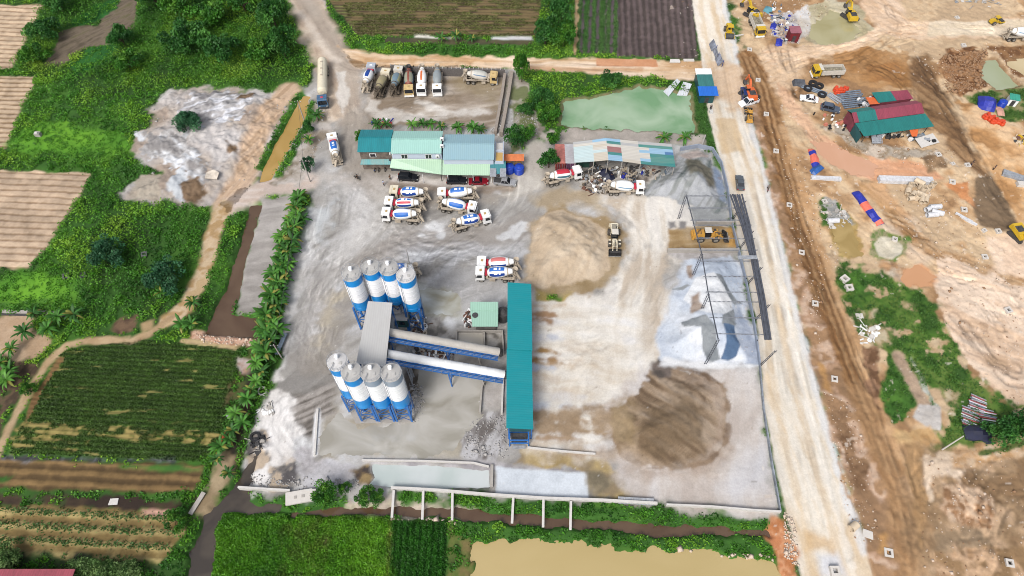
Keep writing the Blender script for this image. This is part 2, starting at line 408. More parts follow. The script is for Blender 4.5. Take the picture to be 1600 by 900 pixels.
stroke([(892, -20), (889, 80)], 2.2, [C(112, 160, 60), C(90, 140, 50)])
paint([(648, 55), (720, 60), (722, 64), (648, 59)], [C(214, 210, 200)], jag=.2); paint([(768, 58), (830, 58), (832, 63), (768, 63)], [C(205, 205, 205)], jag=.2)
paint([(600, 58), (832, 64), (832, 70), (600, 68)], [C(70, 70, 50), C(90, 84, 60)], jag=.4)
# --- left lower fields
rows([(88, 560), (108, 546), (216, 531), (381, 545), (377, 562), (344, 692), (312, 722), (16, 708), (40, 650), (66, 602)], (80, 620), (360, 634), .95, C(80, 112, 44), C(62, 84, 38), .2, gaps=.83, gapcol=C(138, 132, 76))
for (a, b) in (((20, 662), (345, 682)), ((24, 672), (335, 690)), ((18, 684), (140, 690)), ((16, 694), (120, 702))): stroke([a, b], .9, [C(170, 150, 92), C(128, 116, 62), C(70, 90, 40)], ns=1.5, con=2.4, op=.85, jag=.5)
stroke([(96, 562), (60, 615), (44, 652)], 1.3, [C(140, 110, 70), C(120, 92, 58)])
rows([(-60, 714), (320, 726), (312, 746), (304, 769), (-60, 762)], (0, 735), (300, 748), 1.9, C(142, 114, 74), C(96, 76, 48), .2)
paint([(180, 724), (316, 730), (314, 738), (184, 732)], [C(60, 104, 40), C(74, 116, 44)], jag=.5)
paint([(-20, 742), (22, 744), (20, 756), (-20, 754)], [C(60, 104, 40)])
paint([(0, 712), (130, 714), (180, 718), (275, 714), (272, 722), (150, 722), (0, 720)], [C(60, 62, 66), C(112, 116, 122), C(74, 74, 74)], ns=2., con=2.2, jag=.4)
paint([(-40, 768), (100, 772), (330, 785), (340, 798), (150, 795), (-40, 790)], [C(56, 44, 36), C(74, 60, 44), C(60, 84, 40)], ns=4.)
rows([(-60, 786), (120, 792), (272, 800), (292, 830), (252, 878), (200, 880), (-60, 866)], (0, 820), (250, 832), 2.35, C(184, 164, 110), C(136, 114, 70), .2)
paint([(222, 796), (272, 800), (274, 806), (224, 804)], [C(228, 180, 156)], jag=.3)
paint([(-30, 864), (255, 880), (250, 915), (-30, 915)], [C(48, 52, 44), C(60, 84, 38)], ns=3.)
# --- lower middle
paint([(336, 800), (600, 806), (613, 816), (606, 960), (326, 960)], [C(58, 108, 24), C(78, 138, 28), C(96, 156, 34)], ns=5., zone='field')
rows([(612, 814), (698, 816), (692, 960), (604, 960)], (655, 815), (650, 900), 1.05, C(50, 108, 26), C(34, 78, 22), .3)
paint([(698, 816), (732, 830), (742, 856), (735, 960), (690, 960)], [C(72, 88, 40), C(96, 110, 52), C(120, 108, 66)], ns=2.5)
paint([(700, 806), (800, 812), (1000, 826), (1205, 838), (1212, 870), (1050, 858), (900, 850), (740, 842)], [C(52, 92, 34), C(66, 112, 40)], ns=3.)
paint([(372, 768), (470, 778), (560, 775), (1000, 790), (1215, 806), (1210, 830), (1000, 815), (900, 808), (800, 798), (600, 792), (455, 800), (380, 790)], [C(54, 98, 34), C(66, 112, 40)], ns=3.)
paint([(548, 772), (612, 776), (610, 790), (640, 785), (760, 795), (748, 806), (540, 806)], [C(176, 162, 148), C(190, 176, 160)], ns=2.)
for q in ([(12, 222), (60, 190), (130, 190), (205, 215), (210, 235), (130, 245), (30, 240)], [(-60, 428), (60, 424), (130, 440), (130, 468), (-60, 482)]): paint(q, [C(84, 140, 36), C(110, 166, 44)], soft=2., jag=2., ns=5.)
for k_ in range(9): stroke([(446+k_*9, 826+random.uniform(-14, 14)), (438+k_*8.4, 905)], .55, [C(72, 78, 38), C(96, 92, 52)], soft=.5, jag=.5, op=.75)
paint([(548, 806), (600, 808), (604, 900), (540, 900)], [C(104, 162, 32), C(130, 182, 48)], soft=2., jag=1.5, op=.8)
stroke([(612, 815), (605, 930)], 1.0, [C(120, 128, 60), C(84, 104, 40)], jag=.4)
# --- the yard
YD = [C(140, 136, 131), C(165, 161, 155), C(179, 176, 172), C(200, 199, 198)]
YARD = [(432, -40), (500, 100), (470, 150), (478, 235), (400, 284), (345, 318), (356, 330), (410, 309), (482, 300), (486, 345), (452, 500), (432, 582), (398, 650), (370, 768), (480, 782), (560, 776), (640, 762), (1000, 791), (1214, 806), (1196, 660), (1186, 560), (1158, 400), (1132, 290), (1118, 238), (1040, 222), (860, 216), (818, 240), (806, 108), (566, 104), (535, 78), (492, -40)]
paint(YARD, YD, soft=.7, jag=1.2, ns=11., con=1.5, streak=(42, 34, 2.2), zone='yard')
paint([(440, -30), (486, -30), (540, 66), (560, 108), (560, 190), (505, 190), (500, 110), (470, 60)], [C(172, 150, 130), C(206, 186, 164), C(222, 206, 188)], soft=1.5, streak=(-62, 25, 1.6))
stroke([(478, 0), (515, 60), (545, 110), (556, 190)], 5, [C(164, 150, 136), C(178, 166, 152)], soft=1.5, op=.8, streak=(-70, 20, 1.2))
stroke([(470, 20), (505, 75), (528, 95)], 2, [C(226, 212, 196)], soft=1., op=.8)
paint([(524, 112), (540, 112), (545, 150), (538, 182), (530, 176)], [C(208, 200, 190), C(222, 216, 208)], jag=.6, op=.85)
# parking lot
paint([(576, 112), (790, 118), (782, 200), (570, 198)], [C(140, 124, 106), C(162, 148, 132), C(196, 184, 170)], soft=1., ns=9., con=2.2, streak=(8, 14, 2.5))
paint([(700, 118), (782, 118), (778, 170), (745, 150), (720, 140)], [C(128, 112, 78), C(150, 134, 100)], op=.55, soft=2.)
for p in ([(580, 170), (640, 172), (680, 186), (590, 190)], [(575, 152), (598, 158), (588, 176), (577, 170)], [(650, 160), (700, 168), (760, 176), (700, 182)]): paint(p, [C(205, 198, 188), C(224, 218, 210)], soft=1., jag=1.5, op=.75)
# sweeping truck tracks of the yard
for (p, wd, c, op) in (([(556, 190), (552, 245), (590, 290), (680, 300), (800, 285), (838, 262)], 9, C(160, 150, 138), .75), ([(556, 300), (575, 340), (540, 390), (505, 440), (490, 520)], 5, C(206, 203, 200), .7),
      ([(600, 300), (588, 350), (520, 420), (500, 470)], 3, C(200, 196, 190), .6), ([(560, 420), (640, 375), (760, 372), (830, 350)], 6, C(150, 142, 134), .7),
      ([(800, 300), (838, 250), (832, 230)], 5, C(196, 190, 180), .8), ([(480, 270), (560, 285), (700, 290)], 3, C(198, 190, 182), .6), ([(500, 560), (520, 500), (540, 470)], 7, C(146, 138, 128), .7), ([(468, 560), (480, 500), (505, 430)], 4, C(152, 146, 140), .6),
      ([(640, 400), (740, 395), (815, 398)], 3.5, C(204, 204, 206), .6), ([(700, 440), (800, 440)], 8, C(172, 170, 168), .7), ([(560, 445), (520, 470), (500, 540)], 2.2, C(186, 174, 150), .6)):
    stroke(p, wd, [c*.92, c, c*1.08], soft=1.8, jag=1.4, op=op, streak=(20, 16, 1.))
paint([(480, 325), (515, 318), (520, 350), (500, 372), (482, 370)], [C(206, 210, 212)], soft=2, jag=2, op=.7)
paint([(455, 400), (492, 330), (488, 420), (462, 470), (452, 500), (440, 570), (425, 600), (438, 540)], [C(214, 212, 210), C(196, 192, 188)], soft=1., jag=1.2, op=.9)
for p in ([(664, 352), (700, 345), (706, 350), (690, 362), (668, 362)], [(660, 367), (690, 366), (690, 371), (664, 372)], [(640, 395), (670, 398), (645, 406)], [(780, 370), (815, 345), (830, 352), (808, 376)], [(690, 288), (782, 298), (780, 302), (692, 294)]): paint(p, [C(222, 222, 222), C(204, 204, 204)], soft=.6, jag=1., op=.85)
paint([(610, 272), (690, 280), (790, 282), (800, 290), (720, 294), (612, 284)], [C(206, 198, 190), C(220, 212, 204)], soft=.5, jag=.6)
stroke([(612, 288), (720, 298), (800, 294)], 2, [C(140, 122, 104)], soft=.7, op=.7)
# puddles and slurry around the mixing plant
paint([(652, 450), (700, 446), (722, 468), (716, 500), (690, 500), (655, 492)], [C(168, 162, 142), C(186, 184, 170), C(202, 202, 196)], soft=1.4, jag=2., ns=5., con=2.2)
paint([(686, 510), (700, 493), (712, 498), (712, 520), (700, 530), (690, 526)], [C(230, 230, 230), C(212, 212, 212)], soft=.5, jag=.8)
paint([(650, 500), (690, 498), (690, 528), (655, 520)], [C(150, 144, 138), C(206, 202, 198)], ns=1.6, con=2.6, soft=1., jag=1.)
paint([(640, 500), (735, 512), (790, 515), (788, 560), (700, 545), (610, 535)], [C(112, 108, 102), C(150, 144, 136), C(180, 176, 170)], ns=2., con=2.4, soft=1., jag=1.)
paint([(712, 520), (756, 518), (756, 546), (714, 540)], [C(196, 188, 176), C(206, 200, 190)], jag=.2, soft=.3)
paint([(640, 560), (680, 565), (656, 600), (640, 640), (630, 600)], [C(84, 76, 66), C(120, 110, 100)], ns=1.8, con=2.2)
paint([(500, 640), (520, 612), (540, 650), (640, 664), (658, 640), (660, 580), (712, 588), (756, 598), (752, 648), (728, 680), (718, 712), (700, 714), (560, 716), (498, 716), (496, 680)], [C(160, 152, 136), C(176, 168, 152), C(188, 182, 172)], ns=9., con=1.6, soft=1.4, jag=1.5)
paint([(660, 622), (750, 600), (752, 612), (700, 624), (662, 632)], [C(150, 146, 104)], soft=1.2, op=.7)
paint([(752, 605), (785, 600), (782, 640), (756, 640)], [C(206, 200, 196), C(176, 170, 164)], soft=.8, jag=.5)
paint([(732, 660), (760, 640), (790, 642), (795, 700), (770, 716), (725, 716)], [C(112, 106, 102), C(150, 146, 144), C(190, 188, 188)], ns=2.2, con=2.3, streak=(70, 5, 1.))
# tyre-fan and white crust on the left of the yard
paint([(446, 620), (520, 600), (528, 650), (500, 660), (492, 700), (455, 660)], [C(88, 82, 76), C(124, 117, 110), C(160, 153, 146)], soft=1.5, jag=1., streak=(28, 9, .6), con=2.4)
paint([(405, 640), (432, 585), (450, 620), (452, 650), (470, 668), (462, 690), (455, 740), (400, 770), (376, 766), (392, 700)], [C(212, 206, 200), C(236, 232, 228)], soft=1., jag=1.6, ns=5.)
for p in ([(392, 680), (412, 668), (424, 690), (404, 700)], [(386, 700), (404, 694), (420, 720), (392, 736)], [(424, 730), (462, 720), (470, 760), (430, 765)]): paint(p, [C(92, 88, 88), C(130, 124, 118), C(190, 172, 150)], ns=2., con=2.4, jag=1.2)
paint([(462, 700), (494, 690), (500, 720), (560, 726), (548, 765), (470, 770)], [C(172, 168, 168), C(198, 196, 198)], ns=4., jag=1.)
paint([(548, 735), (578, 720), (586, 740), (580, 760), (556, 758)], [C(70, 62, 58), C(100, 84, 66), C(150, 128, 90)], ns=2., con=2., jag=.6)
stroke([(497, 640), (492, 710)], .8, [C(232, 232, 232)], jag=.2)
# lower edge of the yard, pool kerbs, sandy corner
paint([(560, 716), (740, 722), (920, 730), (930, 742), (760, 735), (575, 726)], [C(150, 146, 148), C(186, 182, 182)], ns=2.5, con=2.2, jag=.8)
paint([(812, 700), (940, 705), (960, 730), (1010, 770), (1026, 785), (930, 780), (915, 735), (800, 728)], [C(160, 138, 96), C(184, 162, 116), C(150, 132, 104)], ns=4., jag=1.)
paint([(775, 729), (918, 739), (919, 780), (775, 774)], [C(206, 212, 218), C(220, 226, 232)], soft=.25, jag=.2, ns=6.)
paint([(916, 738), (936, 735), (958, 752), (950, 770), (925, 780)], [C(122, 112, 92), C(156, 142, 116)], ns=2., jag=.6)
# --- swept pale area east of the long shed
paint([(836, 470), (880, 455), (940, 450), (1000, 380), (960, 330), (900, 300), (1000, 300), (1060, 270), (1130, 300), (1160, 400), (1060, 395), (1040, 440), (1060, 560), (1020, 575), (1000, 620), (940, 640), (960, 690), (950, 710), (824, 706)],
      [C(196, 182, 164), C(218, 208, 194), C(232, 226, 216), C(222, 216, 208)], soft=2., jag=2., ns=8., streak=(78, 26, 2.2), con=1.6)
paint([(834, 472), (905, 462), (1000, 480), (1020, 570), (960, 640), (940, 700), (826, 704)], [C(204, 188, 166), C(226, 217, 202), C(238, 233, 224), C(228, 228, 230)], soft=3., streak=(-4, 20, 2.2), con=1.3, op=.6)
for k_ in range(26):
    y = 478+k_*8.6; q = RNG.uniform(0, 1); c = ramp([C(180, 152, 118), C(212, 196, 174), C(208, 208, 212), C(230, 227, 222)], np.array([q]))[0]; L_ = RNG.uniform(14, 85)
    stroke([(833, y), (833+L_*.5, y+RNG.uniform(-2, 3)), (833+L_, y+RNG.uniform(-3, 6))], RNG.uniform(.5, 1.5), [c], soft=.9, jag=.7, op=.7*RNG.uniform(.5, 1))
for (y, L_, c) in ((490, 34, C(164, 130, 98)), (497, 26, C(150, 116, 84)), (546, 40, C(160, 124, 76)), (560, 30, C(150, 112, 66)), (567, 46, C(168, 134, 92)), (572, 34, C(190, 196, 206)), (523, 44, C(198, 200, 206)), (632, 50, C(204, 208, 214)), (646, 70, C(160, 132, 102)), (652, 110, C(172, 146, 116)), (664, 60, C(150, 120, 88)), (670, 120, C(166, 138, 104)), (683, 70, C(172, 146, 118))):
    for j_ in range(3): stroke([(833, y+j_*1.5), (833+L_*.4, y+RNG.uniform(-1, 4)), (833+L_*RNG.uniform(.7, 1.2), y+RNG.uniform(0, 9))], RNG.uniform(.3, .8), [c], soft=.6, jag=.6, op=.75)
paint([(838, 452), (880, 448), (905, 452), (880, 470), (838, 470)], [C(160, 140, 84), C(190, 170, 110)], jag=.8)
paint([(856, 460), (876, 460), (876, 470), (858, 469)], [C(82, 116, 40)], jag=.4)
# grey gravel in front of the workshop
paint([(905, 262), (1050, 264), (1060, 300), (1000, 300), (920, 306), (900, 285)], [C(116, 106, 98), C(160, 150, 140), C(196, 190, 182)], ns=1.8, con=2.4, soft=1.)
paint([(830, 300), (880, 292), (940, 308), (960, 340), (900, 322), (840, 325)], [C(166, 148, 120), C(184, 168, 142)], soft=2., jag=1.4, op=.9)
# sand heap and its wet rim
paint([(812, 440), (832, 342), (870, 322), (925, 335), (975, 352), (976, 395), (962, 430), (930, 462), (880, 458), (845, 452)], [C(150, 128, 94), C(168, 148, 118)], soft=1., jag=1.2, ns=3.)
SAND1 = [(818, 440), (830, 362), (846, 336), (878, 330), (918, 340), (944, 360), (952, 392), (948, 420), (926, 440), (886, 448), (846, 446)]
paint(SAND1, [C(178, 158, 132), C(196, 176, 150), C(206, 188, 164)], soft=.5, jag=.8, ns=6., streak=(60, 8, 1.6), con=1.5)
# brown sand heap, pale sand beyond it
paint([(940, 640), (1010, 575), (1186, 575), (1200, 680), (1216, 804), (1010, 790), (960, 740), (946, 700)], [C(192, 180, 170), C(208, 199, 191), C(216, 211, 208)], soft=1.4, jag=1.2, ns=10., streak=(70, 14, 2.5))
paint([(1170, 720), (1196, 700), (1204, 760), (1150, 780), (1130, 770)], [C(206, 206, 210)], soft=2., op=.6)
BROWN = [(950, 690), (960, 640), (1000, 612), (1016, 578), (1050, 574), (1100, 582), (1128, 600), (1140, 640), (1136, 690), (1110, 720), (1060, 736), (1000, 728), (962, 712)]
paint(BROWN, [C(112, 92, 72), C(142, 120, 96), C(166, 144, 120), C(176, 156, 134)], soft=.4, jag=1.0, ns=5., streak=(-38, 14, 1.1), con=2.)
paint([(1050, 580), (1100, 584), (1126, 602), (1136, 640), (1132, 690), (1108, 712), (1120, 660), (1108, 620), (1080, 600)], [C(168, 146, 126), C(186, 168, 150)], soft=1., jag=1., op=.85, ns=2.)
paint([(1000, 660), (1060, 610), (1100, 640), (1090, 700), (1040, 720), (1000, 710)], [C(106, 88, 66), C(128, 106, 80)], soft=2., jag=2., op=.75, streak=(-38, 12, .8))
for k_ in range(16):
    y = RNG.uniform(640, 712); stroke([(RNG.uniform(836, 900), y), (925, y+RNG.uniform(-6, 6)), (990, y+RNG.uniform(-26, 6))], RNG.uniform(.5, 1.6), [C(150, 126, 98), C(184, 162, 136)], soft=1.1, jag=.9, op=.55)
paint([(944, 700), (962, 708), (1000, 726), (1060, 734), (1110, 718), (1136, 690), (1146, 700), (1120, 738), (1060, 752), (990, 744), (946, 722)], [C(176, 158, 142), C(196, 182, 168)], soft=1.6, jag=1.4, op=.8, ns=2.)
stroke([(1062, 576), (1100, 584), (1128, 602), (1140, 640), (1136, 690), (1110, 720), (1060, 735), (1010, 730)], .5, [C(110, 88, 68), C(150, 126, 102)], soft=.35, jag=.6, op=.8)
stroke([(1030, 584), (1066, 600), (1096, 624), (1112, 640)], .5, [C(96, 76, 58)], soft=.5, jag=.5, op=.7)
paint([(1016, 568), (1030, 562), (1050, 572), (1050, 590), (1030, 594), (1018, 586)], [C(88, 80, 74), C(120, 108, 100)], ns=1.5, jag=.5)
for p in ([(958, 626), (975, 622), (984, 640), (964, 646)], [(952, 660), (990, 650), (985, 690), (956, 690)]): paint(p, [C(140, 118, 84), C(168, 146, 114)], soft=1., jag=1.4, op=.8)
# aggregate bays under the steel frame
WHITE = [(1050, 470), (1056, 430), (1080, 402), (1110, 394), (1148, 398), (1162, 440), (1176, 510), (1186, 572), (1120, 570), (1040, 566), (1024, 540), (1040, 500)]
paint(WHITE, [C(196, 204, 216), C(212, 218, 226), C(230, 232, 236)], soft=.8, jag=1., ns=6.)
paint([(1084, 400), (1140, 398), (1154, 420), (1160, 450), (1144, 474), (1110, 440), (1080, 436)], [C(194, 204, 218), C(212, 220, 230)], soft=1., jag=.7, ns=5.)
paint([(1084, 440), (1110, 436), (1130, 455), (1142, 480), (1138, 500), (1118, 502), (1098, 500), (1080, 490), (1066, 470)], [C(240, 240, 240), C(232, 234, 236)], soft=.15, jag=.2)
GRY = [C(132, 138, 142), C(152, 156, 158)]
for p in ([(1114, 438), (1124, 438), (1136, 460), (1150, 472), (1160, 474), (1146, 480), (1136, 472), (1128, 458)], [(1124, 504), (1144, 488), (1148, 510), (1140, 520), (1124, 516)], [(1062, 508), (1096, 504), (1112, 520), (1118, 545), (1124, 562), (1108, 568), (1096, 548), (1090, 522), (1066, 516)], [(1050, 452), (1072, 446), (1078, 450), (1066, 456)]): paint(p, GRY, soft=.15, jag=.15, ns=2.)
paint([(1126, 516), (1144, 516), (1146, 530), (1154, 542), (1150, 558), (1138, 564), (1126, 562), (1132, 540)], [C(84, 108, 138), C(100, 124, 154)], soft=.15, jag=.12)
paint([(1154, 480), (1172, 500), (1184, 570), (1166, 566), (1156, 530), (1150, 500)], [C(150, 162, 182), C(184, 192, 206)], ns=3., soft=.6, con=2.)
for p in ([(1074, 416), (1080, 416), (1080, 440), (1074, 438)], [(1074, 466), (1090, 464), (1094, 490), (1078, 496)]): paint(p, [C(150, 128, 112), C(176, 160, 146)], soft=.4, jag=.5, ns=1.5)
paint([(1040, 560), (1100, 568), (1184, 572), (1110, 576), (1030, 572)], [C(232, 232, 232)], soft=.5, jag=.5)
paint([(1044, 358), (1076, 352), (1145, 352), (1152, 390), (1044, 392)], [C(144, 114, 76), C(168, 142, 102), C(182, 160, 128)], ns=3., streak=(5, 8, 1.), soft=.5, jag=.5)
paint([(1076, 322), (1136, 324), (1142, 350), (1082, 352)], [C(150, 152, 152), C(176, 178, 176)], ns=3., soft=.8, jag=.7, streak=(5, 8, 1.2))
paint([(1040, 392), (1154, 392), (1156, 400), (1040, 402)], [C(160, 154, 150), C(190, 186, 184)], ns=1.8, soft=.5)
paint([(1132, 356), (1148, 352), (1154, 388), (1136, 388)], [C(188, 146, 84), C(200, 160, 100)], soft=.5, jag=.5)
for p in ([(1044, 346), (1056, 344), (1058, 356), (1046, 358)], [(1060, 345), (1074, 345), (1072, 358), (1060, 358)]): paint(p, [C(136, 132, 130)], soft=.4, jag=.3)
GRAV = [(996, 304), (1024, 280), (1046, 254), (1060, 239), (1090, 236), (1112, 240), (1128, 280), (1138, 318), (1134, 334), (1104, 326), (1070, 318), (1040, 312)]
paint(GRAV, [C(98, 106, 106), C(128, 134, 132), C(152, 154, 152), C(176, 178, 180)], ns=4., streak=(55, 9, 1.2), con=2., jag=1.)
paint([(1068, 256), (1086, 252), (1110, 266), (1120, 288), (1108, 300), (1096, 280), (1076, 284)], [C(96, 94, 82), C(118, 112, 98)], ns=2., jag=.9, soft=.8, streak=(60, 6, .8))
paint([(1060, 242), (1090, 236), (1110, 244), (1100, 250), (1070, 250)], [C(196, 178, 168), C(180, 168, 160)], jag=.5)
paint([(1112, 250), (1124, 270), (1138, 318), (1124, 312), (1116, 280)], [C(132, 146, 166), C(156, 166, 182)], ns=2., jag=.4)
# behind the workshop: pale clay shelf by the pond
paint([(824, 210), (900, 200), (1060, 205), (1100, 212), (1100, 228), (1050, 224), (860, 222)], [C(168, 160, 150), C(196, 186, 176)], ns=4., jag=1.)
paint([(796, 112), (826, 130), (836, 170), (846, 215), (800, 240), (790, 150)], [C(150, 140, 126), C(180, 172, 160), C(116, 122, 84)], ns=4., con=2., jag=1.5)
paint([(822, 222), (850, 218), (846, 300), (812, 300)], [C(190, 182, 172), C(204, 198, 188)], ns=5., soft=1.)
# --- dump of grey and white spoil on the left
DUMP = [(236, 162), (270, 134), (330, 140), (400, 140), (452, 150), (440, 190), (408, 250), (392, 285), (352, 312), (300, 326), (262, 316), (190, 312), (200, 292), (246, 272), (208, 238), (212, 206), (248, 186)]
paint(DUMP, [C(166, 150, 136), C(190, 178, 166), C(176, 168, 162), C(200, 194, 190)], ns=9., con=2., jag=1.6, soft=.8)
paint([(284, 160), (330, 144), (392, 146), (396, 168), (372, 190), (330, 200), (300, 196), (276, 180)], [C(138, 134, 134), C(172, 169, 168), C(182, 178, 176), C(222, 222, 226)], ns=2.6, con=2.3, jag=1.8, js=1.4, soft=.5, streak=(30, 5, 1.2))
paint([(216, 210), (290, 212), (310, 250), (330, 286), (316, 300), (280, 262), (250, 252), (226, 240)], [C(144, 140, 138), C(176, 173, 171), C(194, 193, 193), C(226, 228, 231)], ns=2.2, con=2.3, jag=1.8, js=1.4, soft=.5, streak=(-40, 5, 1.2))
paint([(262, 300), (284, 272), (296, 300), (290, 320)], [C(204, 208, 212)], jag=1., ns=2.)
paint([(216, 270), (256, 270), (246, 312), (206, 310)], [C(188, 178, 162), C(172, 160, 144)], jag=.8, streak=(2, 6, .8))
for p in ([(286, 292), (312, 282), (322, 304), (304, 324), (290, 318)], [(355, 226), (372, 228), (374, 246), (358, 242)], [(374, 148), (396, 148), (396, 158), (376, 158)]): paint(p, [C(110, 88, 66), C(140, 116, 92)], ns=1.6, jag=.8)
stroke([(452, 140), (430, 165), (400, 220), (384, 275), (350, 320)], 5.5, [C(180, 152, 124), C(206, 178, 150), C(190, 164, 140)], soft=1., streak=(62, 16, .9), zone='dirt_path', con=2.)
stroke([(480, 285), (420, 290), (360, 322)], 5, [C(196, 176, 160), C(214, 200, 190)], soft=1.2, streak=(5, 12, 1.))
stroke([(352, 322), (338, 350), (328, 390), (312, 440), (292, 478), (262, 500)], 3.6, [C(184, 152, 108), C(214, 190, 158), C(200, 172, 132)], soft=.6, ns=2.5, zone='dirt_path', con=2.)
stroke([(268, 496), (232, 522), (205, 532), (140, 532), (104, 540), (78, 562), (52, 600), (24, 650), (-10, 720)], 1.6, [C(176, 148, 112), C(198, 172, 136)], soft=.4, jag=.3, zone='dirt_path')
paint([(-30, 490), (48, 492), (60, 510), (80, 530), (60, 556), (30, 572), (-30, 600)], [C(178, 150, 120), C(200, 174, 146)], ns=4., jag=1.)
paint([(-10, 560), (40, 560), (58, 570), (40, 600), (10, 650), (-10, 690)], [C(78, 64, 50), C(110, 90, 70), C(60, 80, 36)], ns=2., con=2., jag=1.)
for p in ([(174, 515), (190, 498), (210, 496), (208, 515), (186, 524)],): paint(p, [C(86, 66, 52), C(118, 94, 72)], ns=1., con=2.2)
paint([(222, 506), (240, 500), (238, 516), (226, 518)], [C(176, 150, 112)], jag=.5)
paint([(300, 518), (330, 522), (400, 526), (404, 540), (380, 544), (322, 534), (296, 528)], [C(196, 150, 124), C(216, 180, 156), C(170, 130, 104)], ns=1.2, con=2., jag=.6)
stroke([(284, 533), (330, 538), (378, 544)], .8, [C(196, 172, 130)], jag=.3)
paint([(408, 310), (460, 304), (456, 332), (444, 374), (432, 430), (424, 478), (400, 487), (374, 490), (371, 460), (384, 404), (398, 352)], [C(150, 144, 138), C(168, 162, 156), C(184, 178, 172)], ns=5., jag=.7, streak=(12, 8, 1.4))
paint([(410, 290), (480, 290), (482, 300), (412, 308)], [C(196, 180, 168)], soft=1.)
paint([(470, 150), (500, 170), (520, 200), (490, 250), (470, 290), (430, 286), (450, 230)], [C(140, 128, 112), C(170, 160, 148), C(190, 182, 174)], ns=3., con=2., jag=1.4)
paint([(372, 545), (404, 540), (432, 500), (436, 560), (420, 600), (398, 650), (386, 690), (372, 740), (340, 770), (330, 720), (352, 660)], [C(50, 82, 32), C(64, 102, 36), C(90, 80, 50)], ns=3., jag=1.)
paint([(372, 560), (390, 566), (388, 588), (374, 585)], [C(170, 140, 122), C(190, 176, 170)], ns=1.2, jag=.5)
stroke([(395, 590), (382, 640), (368, 690), (356, 735)], 2.2, [C(70, 56, 42), C(50, 44, 36)], soft=.8, jag=.4)
stroke([(352, 720), (336, 760), (318, 800)], 3., [C(180, 160, 128), C(150, 130, 100)], soft=.8, jag=.8)
for q in ([(470, 150), (456, 172), (440, 200), (424, 232), (408, 262)], [(488, 160), (482, 188), (464, 222), (448, 254), (434, 276)]): stroke(q, 2.0, [C(56, 104, 36), C(76, 124, 42)], soft=.4, jag=.6)
# --- the top road, the main road, the haul track
paint([(528, 72), (560, 78), (600, 86), (830, 90), (1104, 95), (1128, 130), (1000, 119), (830, 108), (700, 104), (560, 106)], [C(202, 164, 122), C(226, 196, 162), C(238, 214, 188)], soft=.6, jag=.7, ns=7., streak=(-1, 16, 1.2), con=1.8, zone='dirt_road')
for p in ([(552, 84), (600, 94), (618, 98), (575, 98)], [(640, 90), (652, 90), (646, 100), (640, 99)], [(720, 96), (745, 92), (735, 103)]): paint(p, [C(184, 140, 92), C(200, 160, 116)], soft=.8, jag=.5, op=.8)
paint([(932, 91), (1026, 93), (1029, 105), (932, 103)], [C(206, 148, 108), C(214, 160, 122)], soft=.2, jag=.2)
stroke([(830, 106), (920, 110), (1000, 108)], 1.6, [C(196, 150, 108)], soft=.8, op=.7)
RL = [(1076, -40), (1084, 20), (1097, 100), (1108, 180), (1122, 240), (1140, 310), (1160, 400), (1186, 520), (1194, 640), (1210, 720), (1228, 800), (1248, 890), (1262, 960)]
RR = [(1128, -40), (1136, 20), (1150, 70), (1158, 120), (1170, 180), (1186, 230), (1206, 310), (1228, 410), (1250, 500), (1278, 610), (1304, 700), (1328, 780), (1354, 860), (1378, 960)]
ROAD = RL+RR[::-1]
paint(ROAD, [C(218, 196, 166), C(231, 216, 194), C(238, 229, 214), C(229, 209, 181)], soft=.22, jag=.22, ns=9., streak=(-78, 50, 1.9), con=1.35, zone='road')
mid = lambda f: [(RL[k][0]*(1-f)+RR[k][0]*f, RL[k][1]*(1-f)+RR[k][1]*f) for k in range(13)]
for f, wd, c, op in ((.05, .9, C(222, 216, 206), .4), (.965, 1.5, C(222, 222, 222), .75), (.24, 1.4, C(212, 184, 144), .42), (.42, 1.6, C(238, 230, 216), .6), (.62, 1.4, C(212, 184, 146), .4), (.76, 1.2, C(238, 232, 222), .6)):
    stroke(mid(f), wd, [c], soft=.4, jag=.4, op=op)
paint([(1116, 184), (1150, 184), (1162, 236), (1128, 240)], [C(206, 176, 132), C(218, 190, 150)], soft=.5, jag=.4, op=.7)
paint([(1276, 866), (1310, 864), (1322, 900), (1284, 900)], [C(212, 214, 220)], soft=1., jag=.5, op=.8)
paint([(1256, 832), (1300, 842), (1302, 862), (1262, 856)], [C(204, 168, 118)], soft=1., jag=.8, op=.7)
paint([(1104, 100), (1160, 100), (1230, 60), (1260, 110), (1200, 160), (1170, 180), (1110, 150)], [C(212, 178, 140), C(230, 200, 168), C(220, 188, 152)], soft=2., jag=1.5, streak=(30, 14, 1.1), op=.9)
# verge with the manholes, then the dark haul track
VERGE = [(RR[k][0]+2, RR[k][1]) for k in range(3, 14)]
paint(VERGE+[(1440, 960), (1420, 860), (1385, 740), (1335, 600), (1300, 500), (1262, 390), (1232, 290), (1200, 190)], [C(150, 118, 88), C(184, 150, 122), C(206, 178, 154), C(168, 132, 98)], soft=.6, jag=.6, ns=5., con=2.2)
for p in ([(1296, 640), (1324, 640), (1340, 700), (1330, 740), (1316, 700)], [(1232, 290), (1246, 300), (1240, 330), (1230, 320)], [(1262, 440), (1280, 450), (1280, 490), (1268, 480)], [(1318, 700), (1350, 720), (1360, 770), (1340, 790)]): paint(p, [C(120, 90, 64), C(148, 116, 86)], ns=1.6, con=2.2, jag=1.)
for p in ([(1300, 690), (1312, 720), (1330, 780), (1322, 780)], [(1276, 560), (1290, 570), (1302, 620), (1290, 610)], [(1374, 838), (1384, 836), (1386, 860), (1376, 862)]): paint(p, [C(190, 146, 94), C(176, 134, 86)], ns=2., jag=.6)
